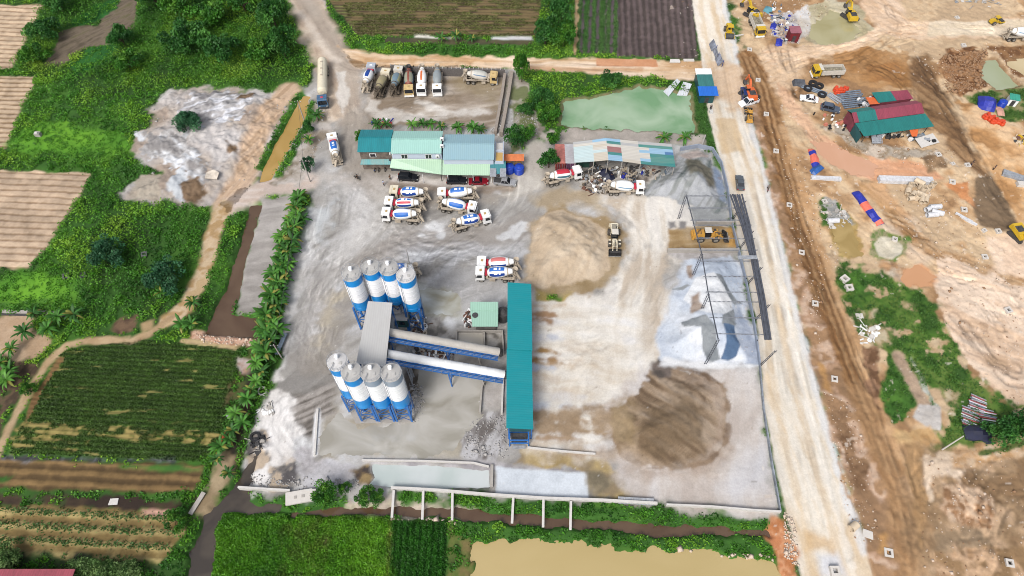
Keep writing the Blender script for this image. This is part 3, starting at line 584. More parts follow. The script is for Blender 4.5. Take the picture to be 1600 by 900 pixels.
HAUL = [(1168, 90), (1192, 140), (1208, 200), (1228, 270), (1252, 350), (1284, 440), (1316, 530), (1352, 620), (1386, 710), (1412, 790), (1424, 860), (1428, 960)]
stroke(HAUL, 5.6, [C(130, 92, 56), C(156, 116, 76), C(172, 134, 94)], soft=.7, jag=.6, streak=(-68, 30, .7), con=1.8, zone='haul_track')
sh = lambda dx: [(x+dx*(.7+.4*y/900), y) for x, y in HAUL]
for dx, wd, c in ((-11, .7, C(104, 72, 42)), (-5, .6, C(184, 146, 104)), (1, .6, C(112, 78, 48)), (7, .7, C(188, 150, 108)), (12, .6, C(116, 82, 50))): stroke(sh(dx), wd, [c], soft=.35, jag=.35, op=.75)
stroke(HAUL[7:], 6.2, [C(186, 148, 108), C(202, 166, 126)], soft=1.5, jag=.6, op=.35, streak=(-72, 20, .7))
stroke(sh(20)[2:9], 1.8, [C(206, 170, 130), C(190, 150, 108)], soft=.6, jag=.5)
# --- earthworks on the right
paint([(1400, 30), (1445, 32), (1640, 30), (1640, 58), (1440, 60), (1380, 56), (1330, 82), (1240, 96), (1200, 110), (1196, 80), (1290, 68)], [C(220, 182, 146), C(236, 208, 178), C(228, 196, 162)], soft=.8, jag=1., streak=(3, 16, 1.1))
paint([(1452, 33), (1640, 31), (1640, 55), (1450, 56)], [C(226, 206, 176), C(236, 218, 192)], soft=.4, jag=.3, streak=(0, 18, .9))
paint([(1340, 0), (1400, -20), (1420, 34), (1400, 48), (1370, 44)], [C(222, 188, 154), C(236, 208, 180)], soft=1., streak=(-60, 14, 1.))
paint([(1255, 10), (1300, 0), (1340, 10), (1366, 46), (1340, 60), (1290, 70), (1256, 62)], [C(176, 164, 130), C(200, 190, 164)], ns=4., jag=1.)
paint([(1240, 20), (1262, 6), (1268, 50), (1250, 66), (1236, 50)], [C(206, 196, 182), C(216, 212, 208)], jag=1.)
paint([(1208, 20), (1240, 20), (1252, 66), (1226, 72), (1206, 52)], [C(176, 168, 164), C(206, 206, 210), C(190, 166, 150)], ns=2., con=2.2, jag=1.)
paint([(1300, 84), (1360, 72), (1420, 84), (1430, 140), (1360, 136), (1310, 124)], [C(160, 116, 70), C(178, 134, 88), C(190, 150, 106)], ns=6., jag=1.2)
paint([(1356, 100), (1400, 98), (1420, 130), (1360, 128)], [C(164, 116, 70), C(172, 126, 78)], jag=.6)
paint([(1420, 90), (1450, 84), (1480, 150), (1520, 230), (1560, 290), (1500, 250), (1450, 190), (1424, 140)], [C(108, 80, 54), C(136, 104, 72), C(164, 130, 94)], soft=1.2, jag=1., streak=(-62, 18, .9), con=2.)
paint([(1468, 82), (1520, 75), (1540, 100), (1538, 136), (1500, 148), (1470, 120)], [C(108, 72, 44), C(146, 104, 68), C(168, 126, 88)], ns=1.6, con=2.4, jag=1.2)
paint([(1520, 75), (1600, 70), (1640, 80), (1640, 130), (1590, 120), (1556, 82)], [C(120, 84, 54), C(156, 116, 78)], ns=1.8, con=2.2, jag=1.)
paint([(1510, 150), (1560, 138), (1640, 128), (1640, 176), (1580, 190), (1520, 172)], [C(62, 92, 34), C(84, 112, 46), C(150, 140, 100)], ns=2.5, jag=1.)
paint([(1496, 155), (1520, 160), (1600, 210), (1640, 230), (1640, 420), (1600, 380), (1560, 290), (1510, 210)], [C(176, 132, 86), C(206, 164, 118), C(222, 188, 148)], ns=6., jag=1.2, con=2.)
paint([(1260, 205), (1290, 212), (1326, 240), (1372, 262), (1368, 278), (1340, 276), (1312, 262), (1290, 245)], [C(220, 166, 132), C(228, 178, 146)], soft=.8, jag=.8, ns=6.)
paint([(1360, 246), (1440, 252), (1472, 276), (1440, 282), (1366, 280)], [C(212, 158, 120), C(222, 172, 136)], soft=.8, jag=.8, streak=(-10, 9, 1.))
paint([(1216, 132), (1240, 150), (1268, 188), (1300, 226), (1292, 246), (1258, 210), (1228, 172)], [C(216, 172, 136), C(230, 190, 156)], soft=.8, jag=.8, streak=(-55, 12, 1.))
paint([(1270, 200), (1300, 208), (1330, 228), (1380, 246), (1470, 250), (1500, 262), (1460, 236), (1350, 222), (1300, 190)], [C(176, 164, 148), C(150, 130, 104), C(206, 190, 172)], ns=2., con=2.2, jag=1.)
paint([(1340, 280), (1380, 290), (1420, 340), (1400, 345), (1360, 310), (1335, 290)], [C(190, 150, 106), C(214, 172, 130)], streak=(-52, 12, .8), soft=.8)
paint([(1360, 340), (1430, 345), (1470, 400), (1440, 420), (1390, 380)], [C(222, 194, 164), C(206, 184, 160)], soft=1.4, ns=4.)
stroke([(1398, 340), (1430, 372), (1470, 398), (1530, 425), (1600, 440)], 4., [C(158, 120, 80), C(184, 146, 106), C(204, 170, 132)], soft=1.2, jag=.7, streak=(-25, 12, .7), con=2.)
paint([(1524, 278), (1546, 274), (1566, 298), (1582, 330), (1592, 352), (1562, 362), (1532, 352), (1518, 318)], [C(112, 92, 70), C(132, 110, 86)], ns=3., soft=.5, jag=.5, streak=(-50, 8, .8))
paint([(1480, 290), (1516, 280), (1520, 320), (1500, 310)], [C(196, 132, 84), C(208, 150, 104)], jag=.8)
paint([(1436, 246), (1470, 240), (1480, 262), (1450, 270)], [C(120, 96, 72), C(160, 130, 98)], ns=1.6, jag=.8)
paint([(1540, 370), (1600, 370), (1640, 440), (1560, 430)], [C(226, 196, 168), C(234, 208, 182)], soft=1., jag=.8)
paint([(1470, 390), (1560, 430), (1640, 460), (1640, 640), (1590, 640), (1500, 560), (1470, 500), (1460, 440)], [C(204, 172, 140), C(222, 192, 164), C(234, 210, 186)], ns=5., con=1.8, jag=1.5, streak=(-30, 16, 2.))
paint([(1300, 330), (1330, 334), (1346, 376), (1340, 402), (1310, 400), (1296, 366)], [C(168, 140, 86), C(186, 160, 104)], jag=1.2, ns=5.)
paint([(1280, 305), (1310, 310), (1330, 345), (1310, 360), (1290, 350)], [C(72, 104, 44), C(176, 172, 166), C(150, 150, 146)], ns=2.4, con=2.6, jag=1.)
paint([(1350, 365), (1380, 360), (1420, 375), (1418, 400), (1400, 412), (1360, 398)], [C(92, 124, 56), C(160, 150, 116), C(110, 132, 64)], ns=2., con=2.2, jag=1.2)
paint([(1364, 380), (1376, 371), (1396, 372), (1410, 384), (1408, 398), (1394, 406), (1374, 400)], [C(204, 194, 172), C(218, 210, 190)], soft=.3, jag=.3)
paint([(1408, 420), (1440, 412), (1462, 432), (1456, 448), (1420, 450), (1404, 436)], [C(206, 150, 106), C(212, 160, 118)], soft=.8, jag=.8)
paint([(1380, 408), (1410, 412), (1410, 440), (1376, 430)], [C(206, 190, 168), C(190, 150, 110)], ns=2., jag=1.)
GREENR = [(1300, 396), (1330, 415), (1372, 428), (1400, 440), (1446, 452), (1462, 480), (1488, 520), (1500, 560), (1536, 600), (1590, 640), (1640, 660), (1640, 688), (1590, 692), (1560, 690), (1500, 705), (1460, 705), (1480, 660), (1470, 620), (1430, 590), (1384, 555), (1350, 530), (1330, 490), (1316, 450)]
paint(GREENR, [C(58, 92, 34), C(78, 116, 40), C(104, 130, 58)], ns=3., con=1.8, jag=2., soft=.8)
for p in ([(1384, 555), (1400, 556), (1440, 630), (1400, 660), (1372, 620), (1376, 580)], [(1320, 415), (1350, 412), (1360, 450), (1336, 470)], [(1500, 60), (1501, 60), (1501, 61)]): paint(p, [C(62, 104, 36), C(84, 128, 46)], ns=2., jag=1.)
for p in ([(1340, 480), (1370, 482), (1372, 510), (1346, 520)], [(1360, 520), (1390, 518), (1384, 540), (1362, 545)], [(1470, 600), (1500, 610), (1496, 650), (1480, 660)], [(1410, 470), (1440, 474), (1436, 490), (1414, 486)]): paint(p, [C(206, 188, 160), C(184, 158, 124), C(110, 124, 70)], ns=1.8, con=2.2, jag=1.2, op=.85)
paint([(1346, 540), (1380, 545), (1378, 580), (1372, 640), (1350, 600)], [C(110, 80, 56), C(156, 120, 92)], ns=1.5, con=2.4, jag=1.)
stroke([(1404, 556), (1426, 600), (1444, 632)], 2.6, [C(168, 142, 118), C(184, 160, 136)], soft=.5, jag=.3)
stroke([(1424, 560), (1444, 600), (1460, 632)], 1., [C(206, 206, 196), C(110, 130, 90)], soft=.3, jag=.5, ns=1.)
paint([(1424, 652), (1436, 632), (1472, 634), (1470, 672), (1448, 666)], [C(190, 182, 172), C(206, 200, 194)], soft=.25, jag=.2)
paint([(1400, 672), (1450, 670), (1470, 690), (1430, 700), (1395, 690)], [C(196, 150, 96), C(206, 172, 124)], jag=.8)
paint([(1440, 700), (1500, 705), (1640, 690), (1640, 960), (1440, 960), (1410, 760)], [C(140, 112, 82), C(164, 136, 104), C(190, 160, 128)], ns=5., con=2., soft=2., jag=1.5)
paint([(1440, 715), (1490, 706), (1512, 714), (1500, 752), (1460, 745), (1456, 780), (1444, 760)], [C(212, 188, 160), C(224, 202, 178)], jag=1., ns=3.)
stroke([(1500, 722), (1540, 712), (1640, 682)], 3.2, [C(216, 190, 160), C(196, 156, 112), C(222, 200, 174)], soft=.6, jag=.4, zone='dirt_path')
stroke([(1530, 710), (1600, 692)], 1., [C(96, 110, 56)], jag=.4)
paint([(1470, 750), (1520, 752), (1560, 790), (1552, 830), (1500, 820), (1470, 790)], [C(146, 110, 78), C(188, 156, 126), C(206, 178, 150)], ns=1.8, con=2.3, jag=1.2)
paint([(1470, 830), (1540, 825), (1550, 860), (1500, 870), (1465, 860)], [C(142, 120, 94), C(166, 142, 114)], jag=1.2)
paint([(1450, 868), (1640, 850), (1640, 960), (1450, 960)], [C(176, 140, 104), C(206, 172, 138), C(150, 120, 86)], ns=4., con=2.2, jag=1.5)
paint([(1412, 690), (1440, 700), (1446, 780), (1440, 860), (1424, 800)], [C(156, 122, 84), C(178, 144, 104)], streak=(-75, 14, .9), jag=.8)
paint([(1206, 806), (1228, 812), (1242, 860), (1256, 960), (1222, 960), (1214, 870), (1200, 842)], [C(196, 130, 88), C(212, 156, 116), C(184, 120, 76)], ns=2., con=2., jag=.8)
# bare gaps in the right hand grass
P_ = GA(GREENR); sl = bbox(P_, 2); a = sstep((.5*fb(7., 3, sl)+.5*fb(2.2, 1, sl)-.70)*9)*(sdf(P_, PX[sl], PY[sl]) < 1)
COL[sl] = COL[sl]*(1-a[..., None])+ramp([C(178, 150, 112), C(206, 184, 152)], fb(1.5, 4, sl))*a[..., None]
# spoil textures: scattered clods and litter specks over all bare earth on the right
gate = fb(13., 4, (slice(None), slice(None)))
nr = (PX > 44) & ~MASK['road'] & ~MASK['haul_track']
for wl, sd_, th, c, k in ((.8, 91, .93, C(244, 232, 218), .45), (1.5, 92, .93, C(236, 218, 198), .35), (1.0, 97, .92, C(122, 92, 66), .35), (2.2, 98, .90, C(140, 108, 78), .3)):
    m_ = nr & (vnoise(PX/wl, PY/wl*1.3, sd_) > th+.06*(gate < .5))
    COL[m_] = COL[m_]*(1-k)+np.array(c)*k
m_ = MASK['yard'] & (vnoise(PX/.7, PY/.7, 93) > .975); COL[m_] = COL[m_]*.6+np.array(C(226, 222, 216))*.4
m_ = MASK['yard'] & (vnoise(PX/.9, PY/.9, 94) > .98); COL[m_] = COL[m_]*np.array([.72, .7, .68])
for q in ([(560, 300), (590, 330), (560, 390), (520, 430)], [(600, 355), (640, 372), (720, 374), (800, 360)], [(620, 395), (700, 388), (800, 396)], [(700, 425), (790, 405)], [(485, 330), (500, 390), (480, 460)]): tracks(q, 9, 2.6, 1.6, .22, .02, .3)
# wheel marks: the yard, the sand, the roads and the earthworks
for q in ([(530, 110), (548, 180), (545, 250), (580, 300), (700, 310), (810, 290)], [(556, 200), (550, 280), (530, 360), (490, 450), (478, 540), (500, 620)], [(830, 250), (815, 320), (740, 385), (620, 390), (530, 440), (490, 520), (476, 600)],
          [(600, 360), (540, 400), (510, 460), (505, 540), (520, 620)], [(820, 390), (740, 400), (680, 420), (690, 460), (780, 450)], [(480, 285), (560, 300), (640, 380), (760, 385), (830, 340)], [(470, 600), (450, 660), (470, 730), (540, 740)], [(560, 390), (700, 375), (800, 360)],
          [(530, 340), (600, 400), (700, 440), (790, 440)]): tracks(q, 16, 3.6, 2.0, .34, .12, .13)
for q in ([(838, 500), (930, 500), (1000, 440), (1012, 370), (960, 320), (880, 300)], [(838, 560), (930, 555), (1000, 500), (1040, 470)], [(838, 620), (900, 610), (980, 560), (1030, 480), (1040, 400), (1090, 340)], [(838, 660), (920, 650), (990, 640)], [(1000, 300), (1020, 350), (1000, 440), (950, 520), (860, 540)], [(850, 530), (960, 560), (1010, 610)], [(880, 310), (960, 330), (1000, 400), (990, 500)], [(960, 690), (1040, 690), (1120, 720), (1190, 760)]): tracks(q, 9, 3.2, 2.2, .4, .06, .04)
for q in ([(600, 170), (680, 175), (770, 165)], [(580, 180), (660, 160), (750, 150)], [(500, 40), (540, 100), (620, 98), (800, 98), (1080, 112)], [(620, 95), (900, 108), (1120, 118)]): tracks(q, 6, 1.3, 1.9, .5, .16, .10)
for f in (.2, .35, .5, .65, .8): tracks(mid(f)[1:], 4, 1.2, 1.9, .5, .10, .08)
tracks(HAUL, 7, .9, 1.9, .5, .28, .22, .12)
for q in ([(1600, 44), (1440, 46), (1300, 78), (1220, 110), (1180, 170)], [(1210, 40), (1226, 90), (1250, 160), (1290, 230), (1380, 300)], [(1360, 300), (1420, 365), (1480, 400), (1600, 440)], [(1430, 80), (1470, 150), (1520, 230), (1560, 300), (1600, 360)], [(1450, 90), (1500, 180), (1540, 250)], [(1390, 10), (1410, 50), (1330, 90), (1240, 110)], [(1260, 120), (1240, 180), (1290, 250), (1360, 330), (1440, 400)],
          [(1470, 420), (1530, 470), (1600, 560)], [(1480, 480), (1560, 560), (1640, 610)], [(1440, 860), (1450, 780), (1480, 720), (1600, 700)], [(1600, 480), (1530, 440), (1460, 420)], [(1500, 870), (1560, 800), (1640, 760)], [(1500, 740), (1540, 800), (1560, 880)], [(1340, 90), (1400, 120), (1440, 180)]): tracks(q, 8, 2.4, 1.9, .55, .22, .16, .08)
# every earth surface: broad and fine tonal change of its own
COL *= (.90+.20*fb(24., 6, (slice(None), slice(None)))[..., None])*(.94+.12*fb(.9, 7, (slice(None), slice(None)))[..., None])
rel = sstep((PX-44)/6)*np.where(MASK['road'], 0, 1)
HGT += rel*.34*(fb(6., 2, (slice(None), slice(None)))-.5)+rel*.3*(fb(1.4, 1, (slice(None), slice(None)))-.5)
ym = MASK['yard'].astype(np.float32); HGT += ym*.05*(fb(2., 1, (slice(None), slice(None)))-.5)
# --- water
WM = {k: watermat('water '+k, a, b, rough=r, scale=s, stretch=st) for k, a, b, r, s, st in (
    ('green', C(122, 162, 118), C(172, 194, 164), .09, .07, (1, 1, 1)), ('tan', C(188, 166, 112), C(200, 178, 126), .1, .03, (1, 1, 1)),
    ('brown', C(92, 70, 52), C(110, 88, 68), .1, .08, (1, 1, 1)), ('dark', C(66, 58, 50), C(92, 82, 70), .1, .15, (1, 1, 1)),
    ('ochre', C(176, 142, 74), C(190, 156, 92), .12, .1, (1, 1, 1)), ('milk', C(192, 202, 198), C(212, 217, 216), .12, .06, (1, 1, 1)),
    ('olive', C(164, 154, 104), C(184, 176, 134), .12, .08, (1, 1, 1)), ('jade', C(166, 172, 134), C(174, 180, 148), .12, .08, (1, 1, 1)), ('clay', C(206, 184, 140), C(214, 194, 152), .12, .08, (1, 1, 1)))}
water('pond', [(884, 158), (925, 152), (968, 144), (1000, 134), (1036, 140), (1076, 148), (1082, 176), (1083, 204), (1060, 206), (1000, 202), (900, 196), (876, 194)], -.45, 1.2, WM['green'], bankcol=C(140, 128, 96))
water('pond', [(742, 846), (800, 843), (900, 851), (1050, 859), (1150, 868), (1208, 876), (1220, 900), (1224, 980), (736, 980), (736, 890)], -.4, 1.3, WM['tan'], jag=.9)
water('canal', [(455, 802), (520, 792), (600, 791), (700, 793), (800, 803), (900, 811), (1000, 817), (1200, 828), (1204, 836), (1100, 833), (1040, 841), (950, 825), (850, 820), (700, 808), (560, 802), (460, 806)], -.7, 1.6, WM['brown'], jag=.4)
water('canal', [(372, 745), (386, 730), (400, 700), (405, 706), (392, 740), (388, 782), (400, 786), (436, 790), (436, 798), (350, 800), (336, 830), (326, 960), (280, 960), (300, 850), (320, 805), (345, 782)], -.7, 1.5, WM['dark'], jag=.5)
water('canal', [(408, 318), (398, 352), (384, 404), (370, 460), (360, 490), (402, 497), (402, 524), (320, 521), (338, 480), (352, 450), (374, 385), (390, 320)], -.6, 1.5, WM['brown'], jag=.4)
water('canal', [(482, 150), (478, 178), (458, 215), (441, 248), (424, 280), (407, 282), (412, 264), (432, 224), (450, 192), (466, 160), (474, 150)], -.35, 1.1, WM['ochre'], jag=.3, bank=.6)
water('settling_pool', [(582, 726), (680, 728), (762, 736), (764, 760), (660, 762), (576, 757), (586, 745)], -.25, .9, WM['milk'], bank=.35, jag=.15)
water('pond', [(1270, 36), (1300, 16), (1326, 28), (1342, 48), (1324, 62), (1284, 68), (1268, 56)], -.3, .8, WM['olive'])
water('pond', [(1542, 94), (1556, 92), (1576, 116), (1592, 132), (1560, 138), (1536, 122)], -.4, 1., WM['jade'], jag=.4, bankcol=C(134, 104, 74))
water('pond', [(1572, 94), (1600, 90), (1640, 88), (1640, 120), (1600, 116), (1580, 104)], -.4, 1., WM['clay'], jag=.4, bankcol=C(134, 104, 74))
PUD = watermat('puddle', C(162, 157, 144), C(194, 190, 181), .08, .11, (1, 1.6, 1))
water('puddle', [(512, 668), (526, 652), (544, 664), (560, 670), (644, 664), (660, 640), (662, 582), (712, 590), (748, 600), (746, 648), (724, 676), (706, 704), (640, 710), (570, 709), (506, 706)], -.02, .16, PUD, bank=.8, jag=.7)
water('puddle', [(656, 454), (696, 450), (716, 468), (710, 492), (684, 494), (660, 486)], -.02, .12, watermat('pale puddle', C(166, 160, 138), C(206, 208, 202), .15, .12), bank=.8, jag=1.)
water('puddle', [(715, 524), (754, 524), (754, 546), (715, 542)], .0, .16, watermat('pit slurry', C(196, 188, 174), C(206, 200, 188), .25, .1), bank=.2, jag=.1)
water('puddle', [(1272, 222), (1300, 228), (1330, 242), (1366, 258), (1362, 272), (1330, 268), (1300, 254), (1284, 240)], -.12, .4, watermat('pink puddle', C(216, 166, 132), C(222, 174, 142), .25, .1), bank=.8, jag=.6)
water('puddle', [(1412, 422), (1440, 416), (1458, 432), (1452, 444), (1424, 446), (1410, 434)], -.15, .4, watermat('orange puddle', C(206, 152, 108), C(212, 160, 118), .2, .1), bank=.8, jag=.6)
water('puddle', [(1306, 338), (1328, 340), (1342, 378), (1334, 396), (1312, 392), (1302, 366)], -.15, .4, watermat('olive puddle', C(168, 142, 86), C(184, 158, 102), .2, .2), bank=1., jag=1.)
# --- heaps: loose material
heap('sand_heap', SAND1, 2.3, 5.0, 'flat topped heap of light brown sand west of the wheel loader', 'sand heap', jag=.8, rough=.3)
heap('sand_heap', BROWN, 2.3, 9, 'dark brown heap of damp sand at the south end of the yard', 'sand heap', jag=1.1, rough=.35)
heap('gravel_heap', WHITE, 3.2, 7, 'white and grey patched heap of crushed stone under the steel frame', 'gravel heap', jag=.5, rough=.2)
heap('gravel_heap', GRAV, 2.4, 6, 'streaked grey gravel heap curving beside the workshop shed and road wall', 'gravel heap', jag=.8, rough=.45)
heap('spoil_heap', DUMP, 1.0, 6, 'broad rough dump of grey and white spoil in the scrub at left', 'spoil heap', jag=1.2, rough=.9)
heap('sand_heap', [(1132, 354), (1149, 350), (1156, 390), (1134, 390)], 1.6, 3, 'small ochre sand heap in front of the tan wheel loader bucket', 'sand heap', jag=.3, rough=.2)
# ------------------------------------------------------------------ build the sheets
GMAT = attrmat('earth', rough=.92, fine=2.6, amount=.13, bump=.06, bscale=1.4)
full = np.ones((NY, NX), dtype=bool)
tag(sheet('ground', full, GMAT), kind='structure')
for zn in ('yard', 'road', 'dirt_road', 'haul_track', 'dirt_path', 'field'):
    M = MASK[zn]
    for hs_ in WATER: M = M & ~hs_[1]
    tag(sheet(zn, M, GMAT, dz={'road': .03, 'haul_track': .02}.get(zn, .012)), kind='structure')
for nm, M, lv, m, lab in WATER: tag(sheet(nm, M, m, z=lv), kind='structure')
for nm, sl, d, z, lab, cat, grp in HEAPS:
    M = np.zeros((NY, NX), dtype=bool); M[sl] = d < .2
    Z = HGT.copy(); Z[sl] = np.maximum(HGT[sl]+.02+z, HGT[sl]+.02); Z[sl] = np.where(d > .0, HGT[sl]-.05, Z[sl])
    tag(sheet(nm, M, GMAT, z=Z), lab, cat, grp)
def gz(x, y):
    """height of the ground at a point of the site"""
    i = min(max(int(np.searchsorted(GX, x)), 0), NX-1); j = min(max(int(np.searchsorted(GY, y)), 0), NY-1)
    return float(HGT[j, i])
# ================================================================== PLANTS
def leafmat(name, rough=.55):
    m, t, b = _nt(name)
    at = t.nodes.new('ShaderNodeAttribute'); at.attribute_name = 'Col'
    co = t.nodes.new('ShaderNodeTexCoord'); n = t.nodes.new('ShaderNodeTexNoise'); n.inputs['Scale'].default_value = 1.1; n.inputs['Detail'].default_value = 4
    t.links.new(co.outputs['Object'], n.inputs['Vector'])
    mr = t.nodes.new('ShaderNodeMapRange'); mr.inputs[1].default_value = .3; mr.inputs[2].default_value = .7; mr.inputs[3].default_value = .75; mr.inputs[4].default_value = 1.25
    t.links.new(n.outputs['Fac'], mr.inputs[0])
    mx = t.nodes.new('ShaderNodeVectorMath'); mx.operation = 'SCALE'; t.links.new(at.outputs['Color'], mx.inputs[0]); t.links.new(mr.outputs[0], mx.inputs['Scale'])
    t.links.new(mx.outputs[0], b.inputs['Base Color']); b.inputs['Roughness'].default_value = rough; b.inputs['Specular IOR Level'].default_value = .3
    tr = t.nodes.new('ShaderNodeBsdfTranslucent'); t.links.new(mx.outputs[0], tr.inputs['Color'])
    ms = t.nodes.new('ShaderNodeMixShader'); ms.inputs[0].default_value = .35
    t.links.new(b.outputs[0], ms.inputs[1]); t.links.new(tr.outputs[0], ms.inputs[2]); t.links.new(ms.outputs[0], t.nodes['Material Output'].inputs['Surface'])
    return m
LEAF = leafmat('leaf')
BARK = mat('bark', C(110, 92, 72), .9, dirt=.3, scale=3)
def leaf_quads(P, size, col, up=.6, rng=RNG):
    """one folded leaf-sized face per point"""
    n = len(P); a = rng.normal(size=(n, 3)); a[:, 2] = np.abs(a[:, 2])*.5+up; a /= np.linalg.norm(a, axis=1)[:, None]
    r = rng.normal(size=(n, 3)); u = np.cross(a, r); u /= np.linalg.norm(u, axis=1)[:, None]; v = np.cross(a, u)
    s = np.asarray(size).reshape(-1, 1)
    V = np.empty((n, 4, 3), dtype=np.float32)
    V[:, 0] = P-u*s; V[:, 1] = P+v*s*.55+a*s*.18; V[:, 2] = P+u*s; V[:, 3] = P-v*s*.55+a*s*.18
    return V.reshape(-1, 3), np.arange(n*4).reshape(-1, 4), np.repeat(col, 4, axis=0)
def sample_grid(X, Y):
    i = np.clip(np.searchsorted(GX, X), 0, NX-1); j = np.clip(np.searchsorted(GY, Y), 0, NY-1)
    return j, i
def inpoly(pts, X, Y): return sdf(GA(pts), X, Y) < 0
WET = np.zeros((NY, NX), dtype=bool)
for _n, M, lv, _m, _l in WATER: WET |= M & (HGT < lv+.05)
def in_view(X, Y, mg=14):
    t = Y*CP+ALT*SP; u = X/t*FOC; v = -(Y*SP-ALT*CP)/t*FOC
    return (np.abs(u) < 800+mg*7) & (np.abs(v) < 450+mg*7)
# --- undergrowth: everywhere the ground is green and nobody grows a crop
def scatter(n, x0, x1, y0, y1):
    return RNG.uniform(x0, x1, n).astype(np.float32), RNG.uniform(y0, y1, n).astype(np.float32)
X, Y = scatter(72000, -160, 160, 14, 186)
j, i = sample_grid(X, Y); c = COL[j, i]
ok = (c[:, 1] > c[:, 0]*1.22) & (c[:, 1] > c[:, 2]*1.5) & ~MASK['field'][j, i] & ~WET[j, i] & in_view(X, Y)
X, Y = X[ok], Y[ok]; j, i = j[ok], i[ok]
big = fbm(X, Y, 11., 31, 3); mid_ = fbm(X, Y, 3.5, 32, 2)
wood = inpoly([(200, -60), (225, 0), (205, 50), (186, 80), (130, 130), (150, 150), (270, 132), (330, 140), (450, 145), (474, 100), (440, 0), (430, -60)], X, Y) | inpoly([(70, -30), (16, 108), (56, 120), (110, 110), (80, 100), (100, 48), (150, 35), (190, -30)], X, Y)
lawn = inpoly([(12, 222), (60, 190), (130, 190), (205, 215), (210, 235), (130, 245), (30, 240)], X, Y) | inpoly([(-40, 425), (60, 420), (130, 440), (130, 470), (-40, 480)], X, Y) | inpoly([(110, -5), (190, -5), (150, 40), (110, 40)], X, Y) | inpoly([(104, 112), (140, 72), (190, 66), (182, 90)], X, Y)
right = X > 44
bank = (Y < 42) & ~right
hgt = np.where(wood, .8+1.5*big, np.where(lawn, .10, .30+.7*np.clip(big*1.4-.25, 0, 1)+.2*mid_))
hgt = np.where(right, .12+.30*mid_, hgt); hgt = np.where(bank, .15+.3*mid_, hgt)
rad = np.where(wood, .9+.8*mid_, np.where(lawn, .6, .55+.45*mid_))
yl = np.clip(fbm(X, Y, 15., 36, 3)*1.6-.3+RNG.normal(0, .12, len(X)), 0, 1)
tone = ramp([C(52, 106, 32), C(82, 146, 38), C(120, 174, 46), C(150, 190, 58)], np.clip(.55*yl+.45*mid_, 0, 1))
tone[lawn] = ramp([C(78, 140, 36), C(100, 164, 42)], mid_[lawn]); tone[right] = ramp([C(56, 100, 38), C(92, 136, 56)], mid_[right]); tone[wood] *= .82
sel = {'undergrowth': ~right & ~bank, 'bank_weeds': bank, 'weeds': right}
LB = {'undergrowth': ('dense green undergrowth covering the waste land on the left', 'undergrowth'), 'bank_weeds': ('low green weeds along the ditch banks below the yard', 'weeds'),
      'weeds': ('patchy green weeds over the brown earthworks on the right', 'weeds')}
for nm, s_ in sel.items():
    k = np.nonzero(s_)[0]; per = 13
    cx, cy, ch, cr, ct = X[k], Y[k], hgt[k], rad[k], tone[k]
    base = HGT[j[k], i[k]]
    a = RNG.uniform(0, 2*np.pi, (len(k), per)); q = np.sqrt(RNG.uniform(0, 1, (len(k), per)))
    px = cx[:, None]+np.cos(a)*q*cr[:, None]; py = cy[:, None]+np.sin(a)*q*cr[:, None]
    pz = base[:, None]+ch[:, None]*np.sqrt(np.clip(1-q*q*.9, 0, 1))*RNG.uniform(.55, 1.12, px.shape)+.05
    P = np.stack([px, py, pz], -1).reshape(-1, 3)
    jj, ii = sample_grid(P[:, 0], P[:, 1]); g = COL[jj, ii]; okk = ((g[:, 1] > g[:, 0]*1.1) | (RNG.random(len(P)) < .25)) & ~WET[jj, ii] & ~MASK['road'][jj, ii]
    cl = np.repeat(ct, per, 0)*RNG.uniform(.75, 1.4, (len(P), 1))
    V, F, K = leaf_quads(P[okk], RNG.uniform(.13, .32, okk.sum())*(.7 if nm == 'weeds' else 1)*np.where(np.repeat(ch, per)[okk] < .15, .7, 1), cl[okk])
    tag(link(nm, numesh(nm, V, F, K), LEAF), *LB[nm], kind='stuff')
# --- crops in rows
def crops(poly, n, name, label, hh, sz, cols, need=1.05):
    P_ = GA(poly); x, y = scatter(n, P_[:, 0].min(), P_[:, 0].max(), P_[:, 1].min(), P_[:, 1].max())
    j_, i_ = sample_grid(x, y); g = COL[j_, i_]
    ok_ = inpoly(poly, x, y) & (g[:, 1] > g[:, 0]*need) & in_view(x, y)
    x, y, j_, i_ = x[ok_], y[ok_], j_[ok_], i_[ok_]
    P = np.stack([x, y, HGT[j_, i_]+RNG.uniform(.03, hh, len(x))], 1)
    cl = (.62*COL[j_, i_]*1.2+.38*ramp(cols, np.clip(fbm(x, y, 5., 63, 3)*.7+RNG.uniform(0, .3, len(x)), 0, 1)))*RNG.uniform(.7, 1.3, (len(x), 1))
    V, F, K = leaf_quads(P, RNG.uniform(sz*.6, sz*1.3, len(x)), cl)
    tag(link(name, numesh(name, V, F, K), LEAF), label, 'crop', kind='stuff')
crops([(88, 560), (108, 546), (216, 531), (381, 545), (377, 562), (344, 692), (312, 722), (16, 708), (40, 650), (66, 602)], 46000, 'crop_rows', 'dark green leafy crop in close rows in the large left field', .3, .17, [C(58, 94, 34), C(82, 120, 42), C(104, 140, 52)])
crops([(336, 800), (600, 806), (613, 816), (606, 960), (326, 960)], 60000, 'crop_rows', 'bright green leafy crop filling the field at the bottom', .4, .2, [C(58, 116, 24), C(88, 156, 32), C(120, 184, 40), C(146, 196, 56)], 1.2)
crops([(612, 814), (698, 816), (692, 960), (604, 960)], 22000, 'crop_rows', 'dark green crop in upright rows between bright field and marsh', .4, .18, [C(32, 84, 24), C(52, 116, 28), C(64, 130, 34)], 1.2)
crops([(512, -30), (560, 56), (838, 58), (846, -30)], 60000, 'crop_rows', 'yellowish green thin crop in the brown field at the top', .35, .2, [C(92, 98, 44), C(124, 124, 62), C(104, 120, 52)], .9)
